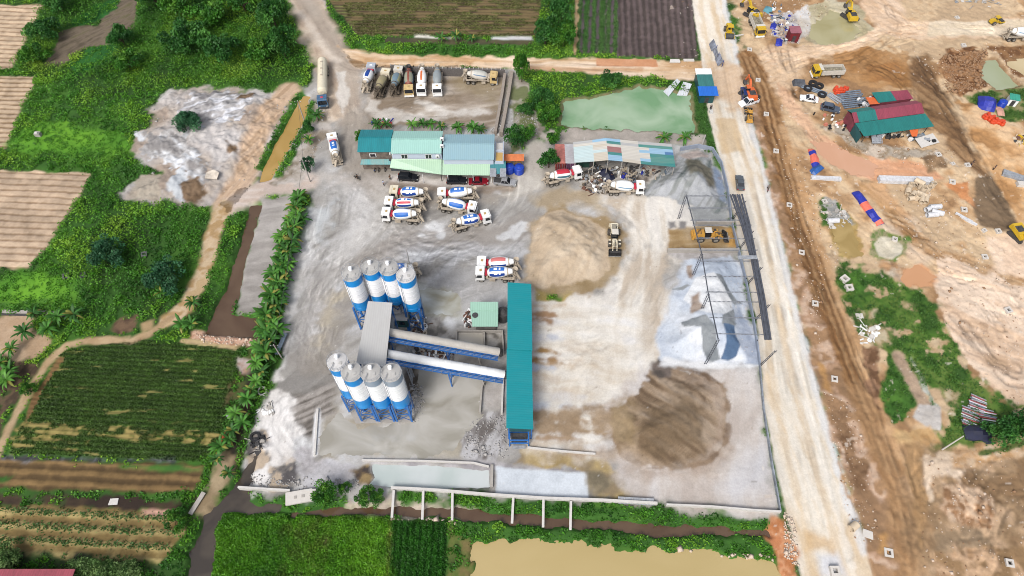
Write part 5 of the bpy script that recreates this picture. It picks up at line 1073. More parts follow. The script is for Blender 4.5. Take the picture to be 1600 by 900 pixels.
# --- cars
def car(px, py, ax, ay, col, label, kind='sedan'):
    p = G(px, py); rz = heading((px, py), (ax, ay))
    t = thing('pickup_truck' if kind == 'pickup' else 'parked_car', label, 'pickup truck' if kind == 'pickup' else 'car', (p.x, p.y, gz(p.x, p.y)+.02), rz)
    L, W = (5.2, 1.85) if kind == 'pickup' else (4.7, 1.82) if kind == 'suv' else (4.5, 1.76); h = L/2; sh = .95 if kind != 'sedan' else .85; top = 1.78 if kind != 'sedan' else 1.45
    def body():
        m = MB(); pf = [(-h, .35), (h, .3), (h+.02, .62), (h-.25, sh-.12), (h-1.15, sh), (-h+.1, sh), (-h-.02, .6)]; n = len(pf)
        rg = [[(x*(1 if abs(y) < .5 else .985), y*W, z-(0 if abs(y) < .5 else .04)) for x, z in pf] for y in (-.5, -.44, .44, .5)]
        for q in range(3): m.add(rg[q]+rg[q+1], [(i+n, (i+1) % n+n, (i+1) % n, i) for i in range(n)], col)
        m.add(rg[0], [tuple(range(n))], col); m.add(rg[3], [tuple(range(n-1, -1, -1))], col)
        if kind == 'pickup':
            for s in (-1, 1): m.box((-h+.85, s*(W/2-.05), sh), (1.7, .08, .12), col)
            m.box((-h+.05, 0, sh), (.08, W-.1, .12), col)
        return m
    b = part('body', (kind, col.name), body, t)
    x1, x0 = h-1.35, (-h+.25 if kind == 'suv' else -h+.75 if kind == 'sedan' else -h+1.75)
    r1, r0 = x1-.75, x0+(.35 if kind != 'sedan' else .75) if kind != 'pickup' else x0+.2
    part('window', kind, lambda: MB().add([(x0, -W*.47, sh-.05), (x1, -W*.47, sh-.05), (x1, W*.47, sh-.05), (x0, W*.47, sh-.05), (r0, -W*.39, top-.06), (r1, -W*.39, top-.06), (r1, W*.39, top-.06), (r0, W*.39, top-.06)], [(0, 1, 5, 4), (1, 2, 6, 5), (2, 3, 7, 6), (3, 0, 4, 7), (4, 5, 6, 7)], GLASS), t)
    def rf():
        m = MB(); m.slab([(r0-.05, -W*.4, top-.03), (r1+.05, -W*.4, top-.03), (r1+.05, W*.4, top-.03), (r0-.05, W*.4, top-.03)], .06, col); m.slab([(r0+.1, -W*.34, top), (r1-.1, -W*.34, top), (r1-.1, W*.34, top), (r0+.1, W*.34, top)], .03, col)
        for s in (-1, 1):
            for xa, xb in ((x0, r0), (x1, r1), ((x0+x1)/2, (r0+r1)/2)): m.bar((xa, s*W*.475, sh-.05), (xb, s*W*.4, top-.06), .07, col)
        return m
    part('roof', (kind, col.name), rf, t)
    if kind == 'pickup': part('cargo_bed', col.name, lambda: MB().box((-h+.88, 0, sh-.015), (1.6, W-.2, .03), STEEL), t)
    for s in (-1, 1):
        part('headlight', kind, lambda: MB().box((0, 0, 0), (.16, .36, .14), LAMPW), t, (h-.1, s*W*.36, .62))
        part('tail_light', kind, lambda: MB().box((0, 0, 0), (.1, .3, .18), LAMPR), t, (-h+.02, s*W*.38, .66))
        for x in (h-.85, -h+.85): wheel(t, x, s*(W/2-.1), .33, .22)
        part('side_mirror', col.name, lambda: MB().box((0, 0, 0), (.12, .18, .14), col), t, (x1-.3, s*(W/2+.06), sh))
    return t
PAINT = {n: mat('car '+n, c, .3, dirt=.12, scale=.9, spec=.6) for n, c in (('white', C(246, 246, 246, 1.4)), ('black', C(34, 36, 42)), ('maroon', C(150, 22, 40)), ('silver', C(176, 176, 178)), ('navy', C(38, 62, 120)), ('slate', C(88, 100, 118)), ('grey', C(98, 104, 110)))}
car(1163, 149, 1161, 134, PAINT['navy'], 'navy blue car parked behind the white pickup near the orange excavator', 'suv')
car(1169, 161, 1150, 167, PAINT['white'], 'white pickup truck stopped on the main road by the excavator', 'pickup')
car(1155, 288, 1153, 268, PAINT['grey'], 'dark grey car driving alone on the pale main road', 'sedan')
car(1263, 157, 1244, 154, PAINT['white'], 'white sedan parked left of the steel pipes by the barracks', 'sedan')
car(1296, 172, 1315, 176, PAINT['slate'], 'slate blue car parked below the white sedan', 'suv')
car(638, 280, 655, 281, PAINT['black'], 'black car under the left end of the office awning', 'suv')
car(714, 285, 731, 285, PAINT['black'], 'black car under the awning right beside the red one', 'suv')
car(748, 286, 765, 286, PAINT['maroon'], 'dark red car under the office awning', 'sedan')
car(789, 287, 808, 289, PAINT['silver'], 'silver pickup truck parked at the right end of the office', 'pickup')
# --- wheel loaders
def loader(px, py, ax, ay, col, label, s=1., lift=.35, cabroof=None):
    p = G(px, py); t = thing('wheel_loader', label, 'wheel loader', (p.x, p.y, gz(p.x, p.y)+.02), heading((px, py), (ax, ay))); t.scale = (s, s, s); k = col.name
    def rb():
        m = MB(); m.box((-2.2, 0, .8), (2.5, 1.7, 1.25), col, taper=(.92, .85)); m.box((-3.4, 0, .75), (.5, 2.2, .8), col, taper=(.8, .9)); m.box((-.6, 0, .75), (1.2, 1.5, .5), STEEL); m.tube((-2.0, .4, 2.0), (-2.0, .4, 2.75), .08, STEEL)
        for q in range(5): m.box((-2.9+.28*q, 0, 2.05), (.12, 1.1, .03), STEEL)
        return m
    b = part('rear_body', k, rb, t)
    cb = part('cab', k, lambda: MB().box((-.35, 0, 1.3), (1.3, 1.35, 1.5), GLASS, taper=(.9, .88)), t)
    part('roof', k+str(cabroof), lambda: MB().box((-.38, 0, 2.81), (1.5, 1.45, .12), cabroof or col, taper=(.9, .9)), cb)
    def ff():
        m = MB(); m.box((1.1, 0, .7), (1.4, 1.1, .75), col, taper=(.8, .8)); m.box((1.5, 0, 1.35), (.4, .9, .5), col)
        for q in (-1, 1): m.box((1.4, q*1.08, 1.42), (1.3, .5, .06), col)
        return m
    part('front_frame', k, ff, t)
    def bm():
        m = MB()
        for q in (-.45, .45): m.bar((1.2, q, 1.7), (2.5, q, 1.35), .16, col, .3); m.bar((2.5, q, 1.35), (3.3, q, .45+lift), .16, col, .28)
        m.bar((1.3, 0, 1.85), (2.4, 0, 1.75), .16, STEEL); m.bar((2.4, 0, 1.75), (3.3, 0, 1.1+lift), .12, STEEL); m.bar((2.5, -.5, 1.35), (2.5, .5, 1.35), .14, col); return m
    part('boom', k, bm, t)
    def bk():
        m = MB(); W = 1.35; pr = [(3.25, 1.15), (3.1, .75), (3.2, .3), (3.5, .02), (4.5, .0)]; n = len(pr)
        a = [(x, -W, z+lift*.7) for x, z in pr]; c = [(x, W, z+lift*.7) for x, z in pr]; m.add(a+c, [(i, i+1, i+1+n, i+n) for i in range(n-1)]+[(i+n, i+1+n, i+1, i) for i in range(n-1)], STEEL)
        for q in (-W, W): m.add([(x, q, z+lift*.7) for x, z in pr]+[(x, q+.05, z+lift*.7) for x, z in pr], [tuple(range(n)), tuple(range(2*n-1, n-1, -1))], STEEL)
        m.box((4.48, 0, lift*.7-.02), (.18, 2.7, .05), RIM); return m
    part('bucket', lift, bk, t)
    for q in (-1, 1):
        for x in (1.45, -1.75): wheel(t, x, q*1.08, .78, .58)
    return t
loader(1105, 372, 1125, 372, AMB, 'amber wheel loader working in the ochre bay under the steel frame', 1.02, .2, OFFW)
loader(959, 376, 960, 396, CREAM, 'dusty cream wheel loader beside the light brown sand heap', .98, .25, OFFW)
loader(1169, 183, 1168, 170, AMB, 'small amber wheel loader on the main road below the white pickup', .72, .3)
# --- excavators
def excavator(px, py, ax, ay, col, label, s=1., turn=0., reach=1., tx=None):
    p = G(px, py); rz = heading((px, py), (ax, ay)); t = thing('excavator', label, 'excavator', (p.x, p.y, gz(p.x, p.y)+.02), rz); t.scale = (s, s, s); k = col.name
    for q in (-1, 1):
        def tk():
            m = MB(); pr = [(-1.9, .42), (-1.65, .08), (1.65, .08), (1.9, .42), (1.65, .86), (-1.65, .86)]; n = 6; a = [(x, -.28, z) for x, z in pr]; b = [(x, .28, z) for x, z in pr]
            m.add(a+b, [tuple(range(n)), tuple(range(2*n-1, n-1, -1))]+[(i+n, (i+1) % n+n, (i+1) % n, i) for i in range(n)], STEEL)
            for z_ in (.88,):
                for w_ in range(10): m.box((-1.6+.36*w_, 0, .86), (.14, .58, .04), TYRE)
            return m
        part('track', 'x', tk, t, (0, q*1.05, 0), turn)
    part('undercarriage', 'x', lambda: MB().box((0, 0, .35), (2.2, 1.6, .5), STEEL).lathe([(0, .6), (.3, .6)], (0, 0, .8), (0, 0, 2), STEEL, 14), t, rz=turn)
    def hs():
        m = MB(); m.box((-.85, 0, 1.08), (2.7, 2.4, .95), col, taper=(.96, .94)); m.box((.9, -.75, 1.08), (1.0, .85, .7), col); m.box((-1.0, -.2, 2.03), (1.6, 1.6, .14), STEEL, taper=(.9, .9)); m.tube((-1.2, -.7, 2.0), (-1.2, -.7, 2.5), .07, STEEL); return m
    h_ = part('house', k, hs, t)
    part('counterweight', k, lambda: MB().box((-2.35, 0, 1.0), (.7, 2.45, 1.05), col, taper=(.8, .92), shift=(.06, 0)), t)
    cb = part('cab', k, lambda: MB().box((.55, .72, 1.1), (1.5, .95, 1.65), GLASS, taper=(.86, .9), shift=(-.06, 0)), t)
    part('roof', k, lambda: MB().box((.48, .72, 2.76), (1.35, .92, .1), col, taper=(.92, .9)), cb)
    r = reach
    part('boom', (k, r), lambda: MB().bar((.7, -.15, 1.5), (2.4, -.15, 3.3), .42, col, .6).bar((2.35, -.15, 3.25), (2.6+2.2*r, -.15, 3.2), .38, col, .5).bar((1.3, -.15, 1.5), (2.5, -.15, 2.9), .14, STEEL), t)
    e = 2.6+2.2*r
    st = part('stick', (k, r), lambda: MB().bar((e-.5, -.15, 3.65), (e+.7, -.15, 1.2), .3, col, .4).bar((e-1.8, -.15, 3.65), (e-.5, -.15, 3.8), .12, STEEL), t)
    def bk():
        m = MB(); pr = [(e+.75, 1.25), (e+.95, .8), (e+.75, .35), (e+.25, .18), (e-.1, .45), (e+.3, .7)]; n = 6; a = [(x, -.6, z) for x, z in pr]; b = [(x, .3, z) for x, z in pr]
        m.add(a+b, [tuple(range(n)), tuple(range(2*n-1, n-1, -1))]+[(i+n, (i+1) % n+n, (i+1) % n, i) for i in range(n)], STEEL)
        for q in range(4): m.box((e-.14, -.5+.23*q, .32), (.2, .08, .12), STEEL)
        return m
    part('bucket', r, bk, st)
    return t
excavator(1170, 150, 1161, 126, ORG, 'orange excavator reaching over the main road with folded arm', 1.0, .9, .7)
excavator(1174, 26, 1158, 12, YEL, 'yellow excavator at the top loading the yellow truck', 1.0, .4, .75)
excavator(1327, 28, 1318, 8, YEL, 'yellow excavator beside the olive sand pond at the top right', 1.0, .6, .8)
excavator(1590, 372, 1600, 386, YEL, 'yellow excavator cut by the right edge beside the dark earth patch', 1.0, .3, .6)
# --- dump trucks and rollers
def dump_truck(front, rear, label, bed, seen=None):
    A, B = G(*front), G(*rear); c = (A+B)/2; L = 8.2
    t = thing('dump_truck', label, 'dump truck', (c.x, c.y, gz(c.x, c.y)+.02), math.atan2(A.y-B.y, A.x-B.x))
    cab(t, 3.1, YEL, 'yellow', YEL)
    part('chassis', 'dump', lambda: MB().box((-.2, .42, .8), (7.6, .16, .28), STEEL).box((-.2, -.42, .8), (7.6, .16, .28), STEEL), t)
    def bd():
        m = MB(); x0, x1 = -4.0, 1.9; m.box(((x0+x1)/2, 0, 1.15), (x1-x0, 2.3, .1), bed)
        for s in (-1, 1):
            m.box(((x0+x1)/2, s*1.2, 1.15), (x1-x0, .1, 1.35), bed)
            for q in range(8): m.box((x0+.3+q*.76, s*1.27, 1.2), (.14, .06, 1.28), bed)
        m.box((x1, 0, 1.15), (.12, 2.5, 1.75), bed); m.box((x0, 0, 1.15), (.1, 2.4, 1.3), bed); m.box((x1+.3, 0, 2.88), (.8, 2.4, .08), bed); return m
    part('dump_body', bed.name, bd, t)
    part('load', bed.name, lambda: MB().add([(-3.9, -1.1, 1.6), (1.8, -1.1, 1.7), (1.8, 1.1, 1.7), (-3.9, 1.1, 1.6), (-2.2, -.2, 2.2), (.4, .1, 2.3)], [(0, 1, 5, 4), (1, 2, 5), (2, 3, 4, 5), (3, 0, 4)], mat('truck load', C(176, 166, 142), .95, dirt=.3, scale=2)), t)
    for s in (-1, 1):
        part('mudguard', 'y', lambda: MB().box((1.4, 0, .95), (.9, .3, .35), YEL), t, (0, s*1.0, 0))
        for x in (2.9, -1.6, -2.95): wheel(t, x, s*1.0, .52, .34 if x > 0 else .5)
dump_truck((1265, 119), (1315, 117), 'yellow cabbed dump truck with pale ribbed bed above the barracks', OFFW)
dump_truck((1187, 62), (1174, 30), 'yellow dump truck facing down beside the excavator at the top', OFFW)
def roller(px, py, ax, ay, label, s=1.):
    p = G(px, py); t = thing('road_roller', label, 'road roller', (p.x, p.y, gz(p.x, p.y)+.02), heading((px, py), (ax, ay))); t.scale = (s, s, s)
    part('roller_drum', 'r', lambda: MB().lathe([(0, .2), (0, .72), (2.1, .72), (2.1, .2)], (1.7, -1.05, .74), (1.7, 1.05, .74), STEEL, 22), t)
    part('drum_frame', 'r', lambda: MB().box((1.7, 1.15, .55), (1.9, .12, .45), YEL).box((1.7, -1.15, .55), (1.9, .12, .45), YEL).box((.75, 0, .6), (.3, 2.3, .5), YEL), t)
    part('body', 'r', lambda: MB().box((-1.7, 0, .8), (2.0, 1.5, 1.0), YEL, taper=(.85, .85)).box((-.2, 0, .7), (1.2, 1.4, .6), YEL), t)
    part('canopy', 'r', lambda: MB().box((-.3, 0, 2.5), (1.5, 1.6, .1), YEL).bar((-.9, -.7, 1.4), (-.9, -.7, 2.5), .07, STEEL).bar((-.9, .7, 1.4), (-.9, .7, 2.5), .07, STEEL).bar((.3, -.7, 1.2), (.3, -.7, 2.5), .07, STEEL).bar((.3, .7, 1.2), (.3, .7, 2.5), .07, STEEL), t)
    part('seat', 'r', lambda: MB().box((-.4, 0, 1.3), (.5, .5, .15), STEEL).box((-.65, 0, 1.4), (.12, .5, .5), STEEL), t)
    for s_ in (-1, 1): wheel(t, -1.5, s_*.95, .72, .5)
roller(1138, 54, 1140, 68, 'yellow road roller on the main road at the top', 1.0)
roller(1555, 36, 1566, 34, 'small yellow road roller on the pale side road at upper right', .8)
# --- people, motorbikes
SKIN = mat('skin', C(196, 150, 120), .6, dirt=.05); HAIR = mat('dark hair', C(30, 26, 24), .7, dirt=.1)
def skinmesh(name, pts, edges, rad, m, parent):
    me = bpy.data.meshes.new(name); me.from_pydata(pts, edges, []); me.update(); o = link(name, me, m, parent)
    md = o.modifiers.new('skin', 'SKIN'); md.use_smooth_shade = True
    for v, r in zip(me.skin_vertices[0].data, rad): v.radius = (r, r)
    me.skin_vertices[0].data[0].use_root = True
    s = o.modifiers.new('sub', 'SUBSURF'); s.levels = 1; s.render_levels = 1
    return o
def person(loc, rz, shirt, trousers, label, seated=False, helmet=None, seatz=.78):
    t = thing('person', label, 'person', loc, rz)
    if seated: J = {'pel': (0, 0, seatz+.06), 'ch': (.08, 0, seatz+.42), 'nk': (.12, 0, seatz+.62), 'hd': (.15, 0, seatz+.80), 'kl': (.36, .16, seatz-.02), 'kr': (.36, -.16, seatz-.02), 'al': (.22, .2, .28), 'ar': (.22, -.2, .28), 'sl': (.1, .2, seatz+.54), 'sr': (.1, -.2, seatz+.54), 'el': (.28, .26, seatz+.36), 'er': (.28, -.26, seatz+.36), 'hl': (.52, .24, seatz+.33), 'hr': (.52, -.24, seatz+.33), 'fl': (.34, .2, .24), 'fr': (.34, -.2, .24)}
    else: J = {'pel': (0, 0, .92), 'ch': (0, 0, 1.25), 'nk': (.0, 0, 1.46), 'hd': (.03, 0, 1.62), 'kl': (.10, .1, .5), 'kr': (-.02, -.1, .5), 'al': (.05, .11, .09), 'ar': (-.16, -.11, .10), 'sl': (0, .19, 1.40), 'sr': (0, -.19, 1.40), 'el': (-.05, .25, 1.13), 'er': (.05, -.25, 1.13), 'hl': (.05, .26, .88), 'hr': (.15, -.26, .90), 'fl': (.2, .12, .04), 'fr': (-.02, -.12, .04)}
    K = list(J); E = [('pel', 'ch'), ('ch', 'nk'), ('nk', 'hd'), ('pel', 'kl'), ('pel', 'kr'), ('kl', 'al'), ('kr', 'ar'), ('al', 'fl'), ('ar', 'fr'), ('ch', 'sl'), ('ch', 'sr'), ('sl', 'el'), ('sr', 'er'), ('el', 'hl'), ('er', 'hr')]
    R = {'pel': .13, 'ch': .14, 'nk': .06, 'hd': .105, 'kl': .065, 'kr': .065, 'al': .045, 'ar': .045, 'sl': .065, 'sr': .065, 'el': .045, 'er': .045, 'hl': .04, 'hr': .04, 'fl': .04, 'fr': .04}
    skinmesh('body', [J[k] for k in K], [(K.index(a), K.index(b)) for a, b in E], [R[k] for k in K], SKIN, t)
    K2 = ['pel', 'ch', 'sl', 'sr', 'el', 'er']; skinmesh('shirt', [J[k] for k in K2], [(0, 1), (1, 2), (1, 3), (2, 4), (3, 5)], [.155, .17, .09, .09, .065, .065], shirt, t)
    K3 = ['pel', 'kl', 'kr', 'al', 'ar']; skinmesh('trousers', [J[k] for k in K3], [(0, 1), (0, 2), (1, 3), (2, 4)], [.16, .09, .09, .062, .062], trousers, t)
    hd = Vector(J['hd']); m = MB(); m.lathe([(0, .125), (.06, .125), (.11, .09), (.14, .02)], hd+Vector((-.01, 0, .0)), hd+Vector((-.01, 0, 1)), helmet or HAIR, 12); m.build('hair' if helmet is None else 'helmet', None, t)
    return t
def motorbike(px, py, ax, ay, label, col, load=None):
    p = G(px, py); rz = heading((px, py), (ax, ay)); z = gz(p.x, p.y)+.02; t = thing('motorbike', label, 'motorbike', (p.x, p.y, z), rz)
    for x in (-.62, .62): wheel(t, x, 0, .29, .12)
    part('frame', col.name, lambda: MB().bar((-.6, 0, .35), (.1, 0, .45), .12, STEEL).bar((.62, 0, .3), (.42, 0, .95), .07, STEEL).box((.05, 0, .38), (.5, .22, .3), col, taper=(.7, .7)).box((-.5, 0, .6), (.5, .26, .12), col), t)
    part('seat', 'm', lambda: MB().box((-.25, 0, .72), (.75, .26, .1), TYRE, taper=(.9, .8)), t)
    part('handlebar', 'm', lambda: MB().bar((.42, -.34, .98), (.42, .34, .98), .04, STEEL), t)
    return Vector((p.x, p.y, z)), rz
CL = {n: mat('cloth '+n, c, .9, dirt=.15, scale=5) for n, c in (('black', C(36, 34, 36)), ('navy', C(34, 44, 72)), ('pale', C(186, 198, 222)), ('grey', C(120, 116, 112)), ('white', C(226, 224, 220)), ('brown', C(96, 72, 54)), ('teal', C(50, 96, 100)))}
q, r = motorbike(558, 280, 566, 284, 'black motorbike riding across the yard below the office', PAINT['black']); person(q, r, CL['black'], CL['black'], 'person in black riding the motorbike across the yard', True, PAINT['black'], .76)
q, r = motorbike(1110, 172, 1109, 160, 'motorbike with a pale load at the left road edge by the pond', PAINT['grey']); person(q, r, CL['black'], CL['navy'], 'person in dark clothes riding the loaded motorbike by the pond', True, PAINT['black'], .76)
m = MB(); m.box((0, 0, .0), (.8, .9, .7), CL['white'], taper=(.85, .8)); m.box((.1, .1, .7), (.5, .5, .25), CL['white'], taper=(.6, .6)); o = m.build('sack'); o.location = G(1110.6, 176.5, .0)+Vector((0, 0, .02+gz(*G(1110.6, 176.5)[:2]))); tag(o, 'pale bulky sack carried behind the motorbike rider by the pond', 'sack')
q, r = motorbike(1199, 297, 1200, 288, 'motorbike on the right edge of the main road', PAINT['maroon']); person(q, r, CL['grey'], CL['black'], 'person in grey riding along the right edge of the main road', True, PAINT['black'], .76)
for x, y, s_, tr, lb, rz in ((600, 290, 'pale', 'navy', 'person in pale blue shirt and dark trousers walking in front of the office', 1.2), (610, 281, 'brown', 'black', 'person in brown standing near the office entrance', 2.), (1517, 258, 'black', 'navy', 'person in black beside the white chamber near the dark earth patch', .4), (1551, 266, 'navy', 'black', 'person in navy on the brown slope right of the white chambers', 2.6)):
    p = G(x, y); person((p.x, p.y, gz(p.x, p.y)+.02), rz, CL[s_], CL[tr], lb)
for k, (x, y) in enumerate(((586, 266), (592, 266), (602, 265))): motorbike(x, y, x+1, y-9, ['leftmost', 'middle', 'rightmost'][k]+' motorbike of three parked under the small office awning', PAINT[['navy', 'black', 'grey'][k]])
# ================================================================== THE BATCHING PLANT AND THE BUILDINGS
CONC = mat('concrete', C(184, 178, 170), .9, dirt=.3, scale=1.2, dirtcol=C(140, 132, 122))
LCONC = mat('pale concrete', C(222, 218, 212), .9, dirt=.25, scale=1.4, dirtcol=C(170, 160, 150))
SILOB = mat('silo blue', C(22, 156, 238), .4, dirt=.1, scale=.9, dirtcol=C(70, 146, 210))
SILOD = mat('frame blue', C(28, 116, 200), .5, dirt=.25, scale=1.4, dirtcol=C(90, 110, 140))
SILOW = mat('silo white', C(250, 250, 252, 1.35), .5, dirt=.08, scale=1.2, dirtcol=C(206, 206, 210))
DUST = mat('cement dust', C(200, 198, 194), .95, dirt=.35, scale=1.0, dirtcol=C(160, 154, 148))
DUSTW = mat('pale cement dust', C(224, 222, 220), .95, dirt=.3, scale=1.0, dirtcol=C(180, 176, 172))
GALV = mat('galvanised', C(176, 180, 186), .5, dirt=.2, scale=1.6)
SEAM = mat('silo seam', C(196, 200, 206), .6, dirt=.2)
RUST = mat('rusty steel', C(140, 96, 76), .8, dirt=.35, scale=2)
def fit_h(base, top, zmax=30):
    """height of a vertical line seen from its foot to its head"""
    b = G(*base); best = min(np.arange(.5, zmax, .1), key=lambda z: abs(G(top[0], top[1], z).y-b.y)); return float(best)
# --- cement silos
def silo(px, py, label, dusty, bandh, group):
    ZT = 17.9; far = py < 500; zu, zw, zl = (16.0, 10.5, 7.7) if far else (15.9, 9.9, 6.5); p = G(px, py, ZT); t = thing('cement_silo', label, 'cement silo', (p.x, p.y, 0), 0, group); R = 1.72
    m = MB(); m.lathe([(0, .28), (2.6, R-.02), (2.62, R)], (0, 0, zl-2.6), (0, 0, 9), SILOB, 28); m.build('hopper', None, t)
    m = MB(); m.lathe([(0, R), (.9, R), (.92, R+.03), (1.0, R+.03), (1.02, R), (zw-zl, R)], (0, 0, zl), (0, 0, 12), SILOB, 32); m.build('lower_band', None, t)
    m = MB(); z = zw; hb = (zu-zw)/4; pr, ms = [], []
    for k in range(4): pr += [(k*hb, R), (k*hb+hb-.09, R), (k*hb+hb-.08, R+.03), (k*hb+hb-.01, R+.03)]; ms += [SILOW, SEAM, SEAM, SILOW]
    pr.append((hb*4, R)); m.lathe(pr, (0, 0, z), (0, 0, z+1), ms[:len(pr)-1], 32, caps=False); m.build('white_shell', None, t)
    m = MB(); m.lathe([(0, R), (ZT-zu, R)], (0, 0, zu), (0, 0, 20), SILOB if dusty < 2 else mat('dusty band', C(150, 172, 196), .8, dirt=.4, scale=.7, dirtcol=C(190, 186, 180)), 32, caps=False); m.build('upper_band', None, t)
    top = DUST if dusty else DUSTW
    m = MB(); m.lathe([(0, R), (.02, R+.04), (.08, R+.04), (.1, R*.95), (.32, R*.5), (.42, .3), (.43, .02)], (0, 0, ZT), (0, 0, ZT+1), top, 28, caps=False); rf = m.build('roof', None, t)
    m = MB(); m.lathe([(0, .32), (.55, .32), (.6, .36), (.75, .36), (.8, .2)], (-.15, .6, ZT+.2), (-.15, .75, ZT+2), SILOW, 14); m.box((-.15, .6, ZT+.95), (.6, .6, .2), SILOW, taper=(.8, .8)); m.build('dust_filter', None, rf)
    m = MB(); m.box((.55, -.3, ZT+.22), (.5, .5, .22), DUST); m.lathe([(0, .2), (.3, .2)], (-.7, -.4, ZT+.2), (-.7, -.4, ZT+1), DUST, 10); m.build('roof_hatch', None, rf)
    m = MB(); n = 14
    for k in range(n):
        a, b = 2*math.pi*k/n, 2*math.pi*(k+1)/n; q = lambda c, h: (math.cos(c)*(R-.04), math.sin(c)*(R-.04), ZT+.05+h)
        m.bar(q(a, 0), q(a, .95), .035, GALV); m.bar(q(a, .95), q(b, .95), .04, GALV); m.bar(q(a, .5), q(b, .5), .03, GALV)
    m.build('railing', None, rf)
    L = R*.80
    for sx in (-1, 1):
        for sy in (-1, 1): m = MB(); m.bar((sx*L, sy*L, -.05), (sx*L, sy*L, zl+.6), .34, SILOD); m.box((sx*L, sy*L, -.02), (.5, .5, .12), CONC); m.build('leg', None, t)
    m = MB()
    for (ax, ay), (bx, by) in (((-L, -L), (L, -L)), ((L, -L), (L, L)), ((L, L), (-L, L)), ((-L, L), (-L, -L))):
        for z0, z1 in ((.3, zl*.5), (zl*.5, zl-.3)): m.bar((ax, ay, z0), (bx, by, z1), .09, SILOD); m.bar((bx, by, z0), (ax, ay, z1), .09, SILOD)
        m.bar((ax, ay, zl*.5), (bx, by, zl*.5), .12, SILOD); m.bar((ax, ay, zl-.3), (bx, by, zl-.3), .16, SILOD)
    m.build('bracing', None, t)
    m = MB()
    for s in (-.2, .2): m.bar((R+.12, s, .2), (R+.12, s, ZT+1), .05, GALV)
    for k in range(33): m.bar((R+.12, -.2, .6+.53*k), (R+.12, .2, .6+.53*k), .035, GALV)
    m.build('ladder', None, t)
    m = MB(); m.tube((-.9, -R-.1, .6), (-.9, -R-.1, ZT+.5), .06, GALV, n=8); m.tube((-.9, -R-.1, ZT+.5), (-.5, -.6, ZT+.7), .06, GALV, n=8); m.build('filling_pipe', None, t)
    m = MB(); m.tube((0, 0, zl-2.4), (1.2 if py < 500 else .6, -3.2 if py < 500 else 3.2, 7.0), .17, GALV, n=10); m.build('screw_conveyor', None, t)
for k, (x, y, d) in enumerate(((549, 428, 1), (579, 418, 1), (607, 419, 1), (634, 430, 0))): silo(x, y, f'blue and white cement silo, {ORD[k]} from the left in the far row', d, 0, 'cement silos of the far row')
for k, (x, y, d) in enumerate(((527.5, 566, 0), (549.5, 582, 1), (580, 582.5, 2), (611, 582.5, 2))): silo(x, y, f'blue and white cement silo, {ORD[k]} from the left in the near row', d, 0, 'cement silos of the near row')
# pads under the silo rows
for nm, q in (('concrete_pad', [(562, 515), (664, 515), (664, 492), (560, 492)]), ('concrete_pad', [(556, 662), (644, 660), (640, 630), (540, 630)])):
    m = MB(); m.slab([G(x, y)+Vector((0, 0, .22)) for x, y in q], .4, CONC); o = m.build(nm); tag(o, 'concrete pad under the '+('far' if q[0][1] < 600 else 'near')+' row of silos', 'concrete pad')
# --- mixing tower
def quadroof(m, pts, z, th, mt):
    P = [G(x, y, z) for x, y in pts]; a = (P[1]-P[0]).cross(P[2]-P[0]).z
    m.slab(P if a > 0 else P[::-1], th, mt); return P
ZR = 13.6
TR = roofmat('grey tower sheet', C(206, 204, 200), 'X', .8, .6, dirt=.15, dirtcol=C(180, 176, 170), rib=.95)
TP = [G(575, 470.5, ZR), G(613, 473, ZR-.3), G(602.5, 573, ZR-.3), G(556.5, 568, ZR)]; cx = sum((p.x for p in TP))/4; cy = sum((p.y for p in TP))/4
t = thing('mixing_tower', 'steel mixing tower with a plain grey roof between the two silo rows', 'mixing tower', (cx, cy, 0)); O = Vector((cx, cy, 0)); Q = [p-O for p in TP]
m = MB(); m.slab([Q[3], Q[2], Q[1], Q[0]], .12, TR); m.build('roof', None, t)
def inn(p, f, z): return Vector((p.x*f, p.y*f, z))
for k, p in enumerate(Q): m = MB(); m.bar(inn(p, .9, 0), inn(p, .9, p.z-.12), .3, SILOD); m.build('column', None, t)
for k in range(2):
    a, b = (Q[0], Q[3]) if k == 0 else (Q[1], Q[2]); c_ = (a+b)/2; m = MB(); m.bar(inn(c_, .9, 0), inn(c_, .9, 13.2), .28, SILOD); m.build('column', None, t)
for z in (5.2, 9.2):
    m = MB(); m.slab([inn(Q[3], .96, z), inn(Q[2], .96, z), inn(Q[1], .96, z), inn(Q[0], .96, z)], .2, GALV); d = m.build('deck', None, t)
    m = MB()
    for a, b in ((0, 1), (1, 2), (2, 3), (3, 0)):
        A, B = inn(Q[a], .95, z), inn(Q[b], .95, z)
        for h in (.55, 1.1): m.bar(A+Vector((0, 0, h)), B+Vector((0, 0, h)), .05, GALV)
        for f in np.linspace(0, 1, 9): q = A.lerp(B, f); m.bar(q, q+Vector((0, 0, 1.1)), .05, GALV)
    m.build('railing', None, d)
m = MB(); m.lathe([(0, .9), (1.2, 1.7), (2.9, 1.7), (3.0, 1.3)], (0, -2.2, 5.5), (0, -2.2, 8), mat('mixer drum steel', C(120, 130, 140), .6, dirt=.3), 20); m.build('mixer_bowl', None, t)
m = MB(); m.lathe([(0, .9), (1.2, 1.7), (2.9, 1.7), (3.0, 1.3)], (0, 4.2, 5.5), (0, 4.2, 8), mat('mixer drum steel', C(120, 130, 140)), 20); m.build('mixer_bowl', None, t)
TEALW = mat('dark teal cladding', C(28, 84, 88), .5, dirt=.25, scale=1.2, dirtcol=C(70, 96, 96))
m = MB()
for z in (9.5,): m.box((-.2, 0, z), (3.0, 11, 3.5), mat('tower cladding', C(150, 154, 158), .6, dirt=.3, scale=.8), taper=(1, 1))
m.build('weigh_room', None, t)
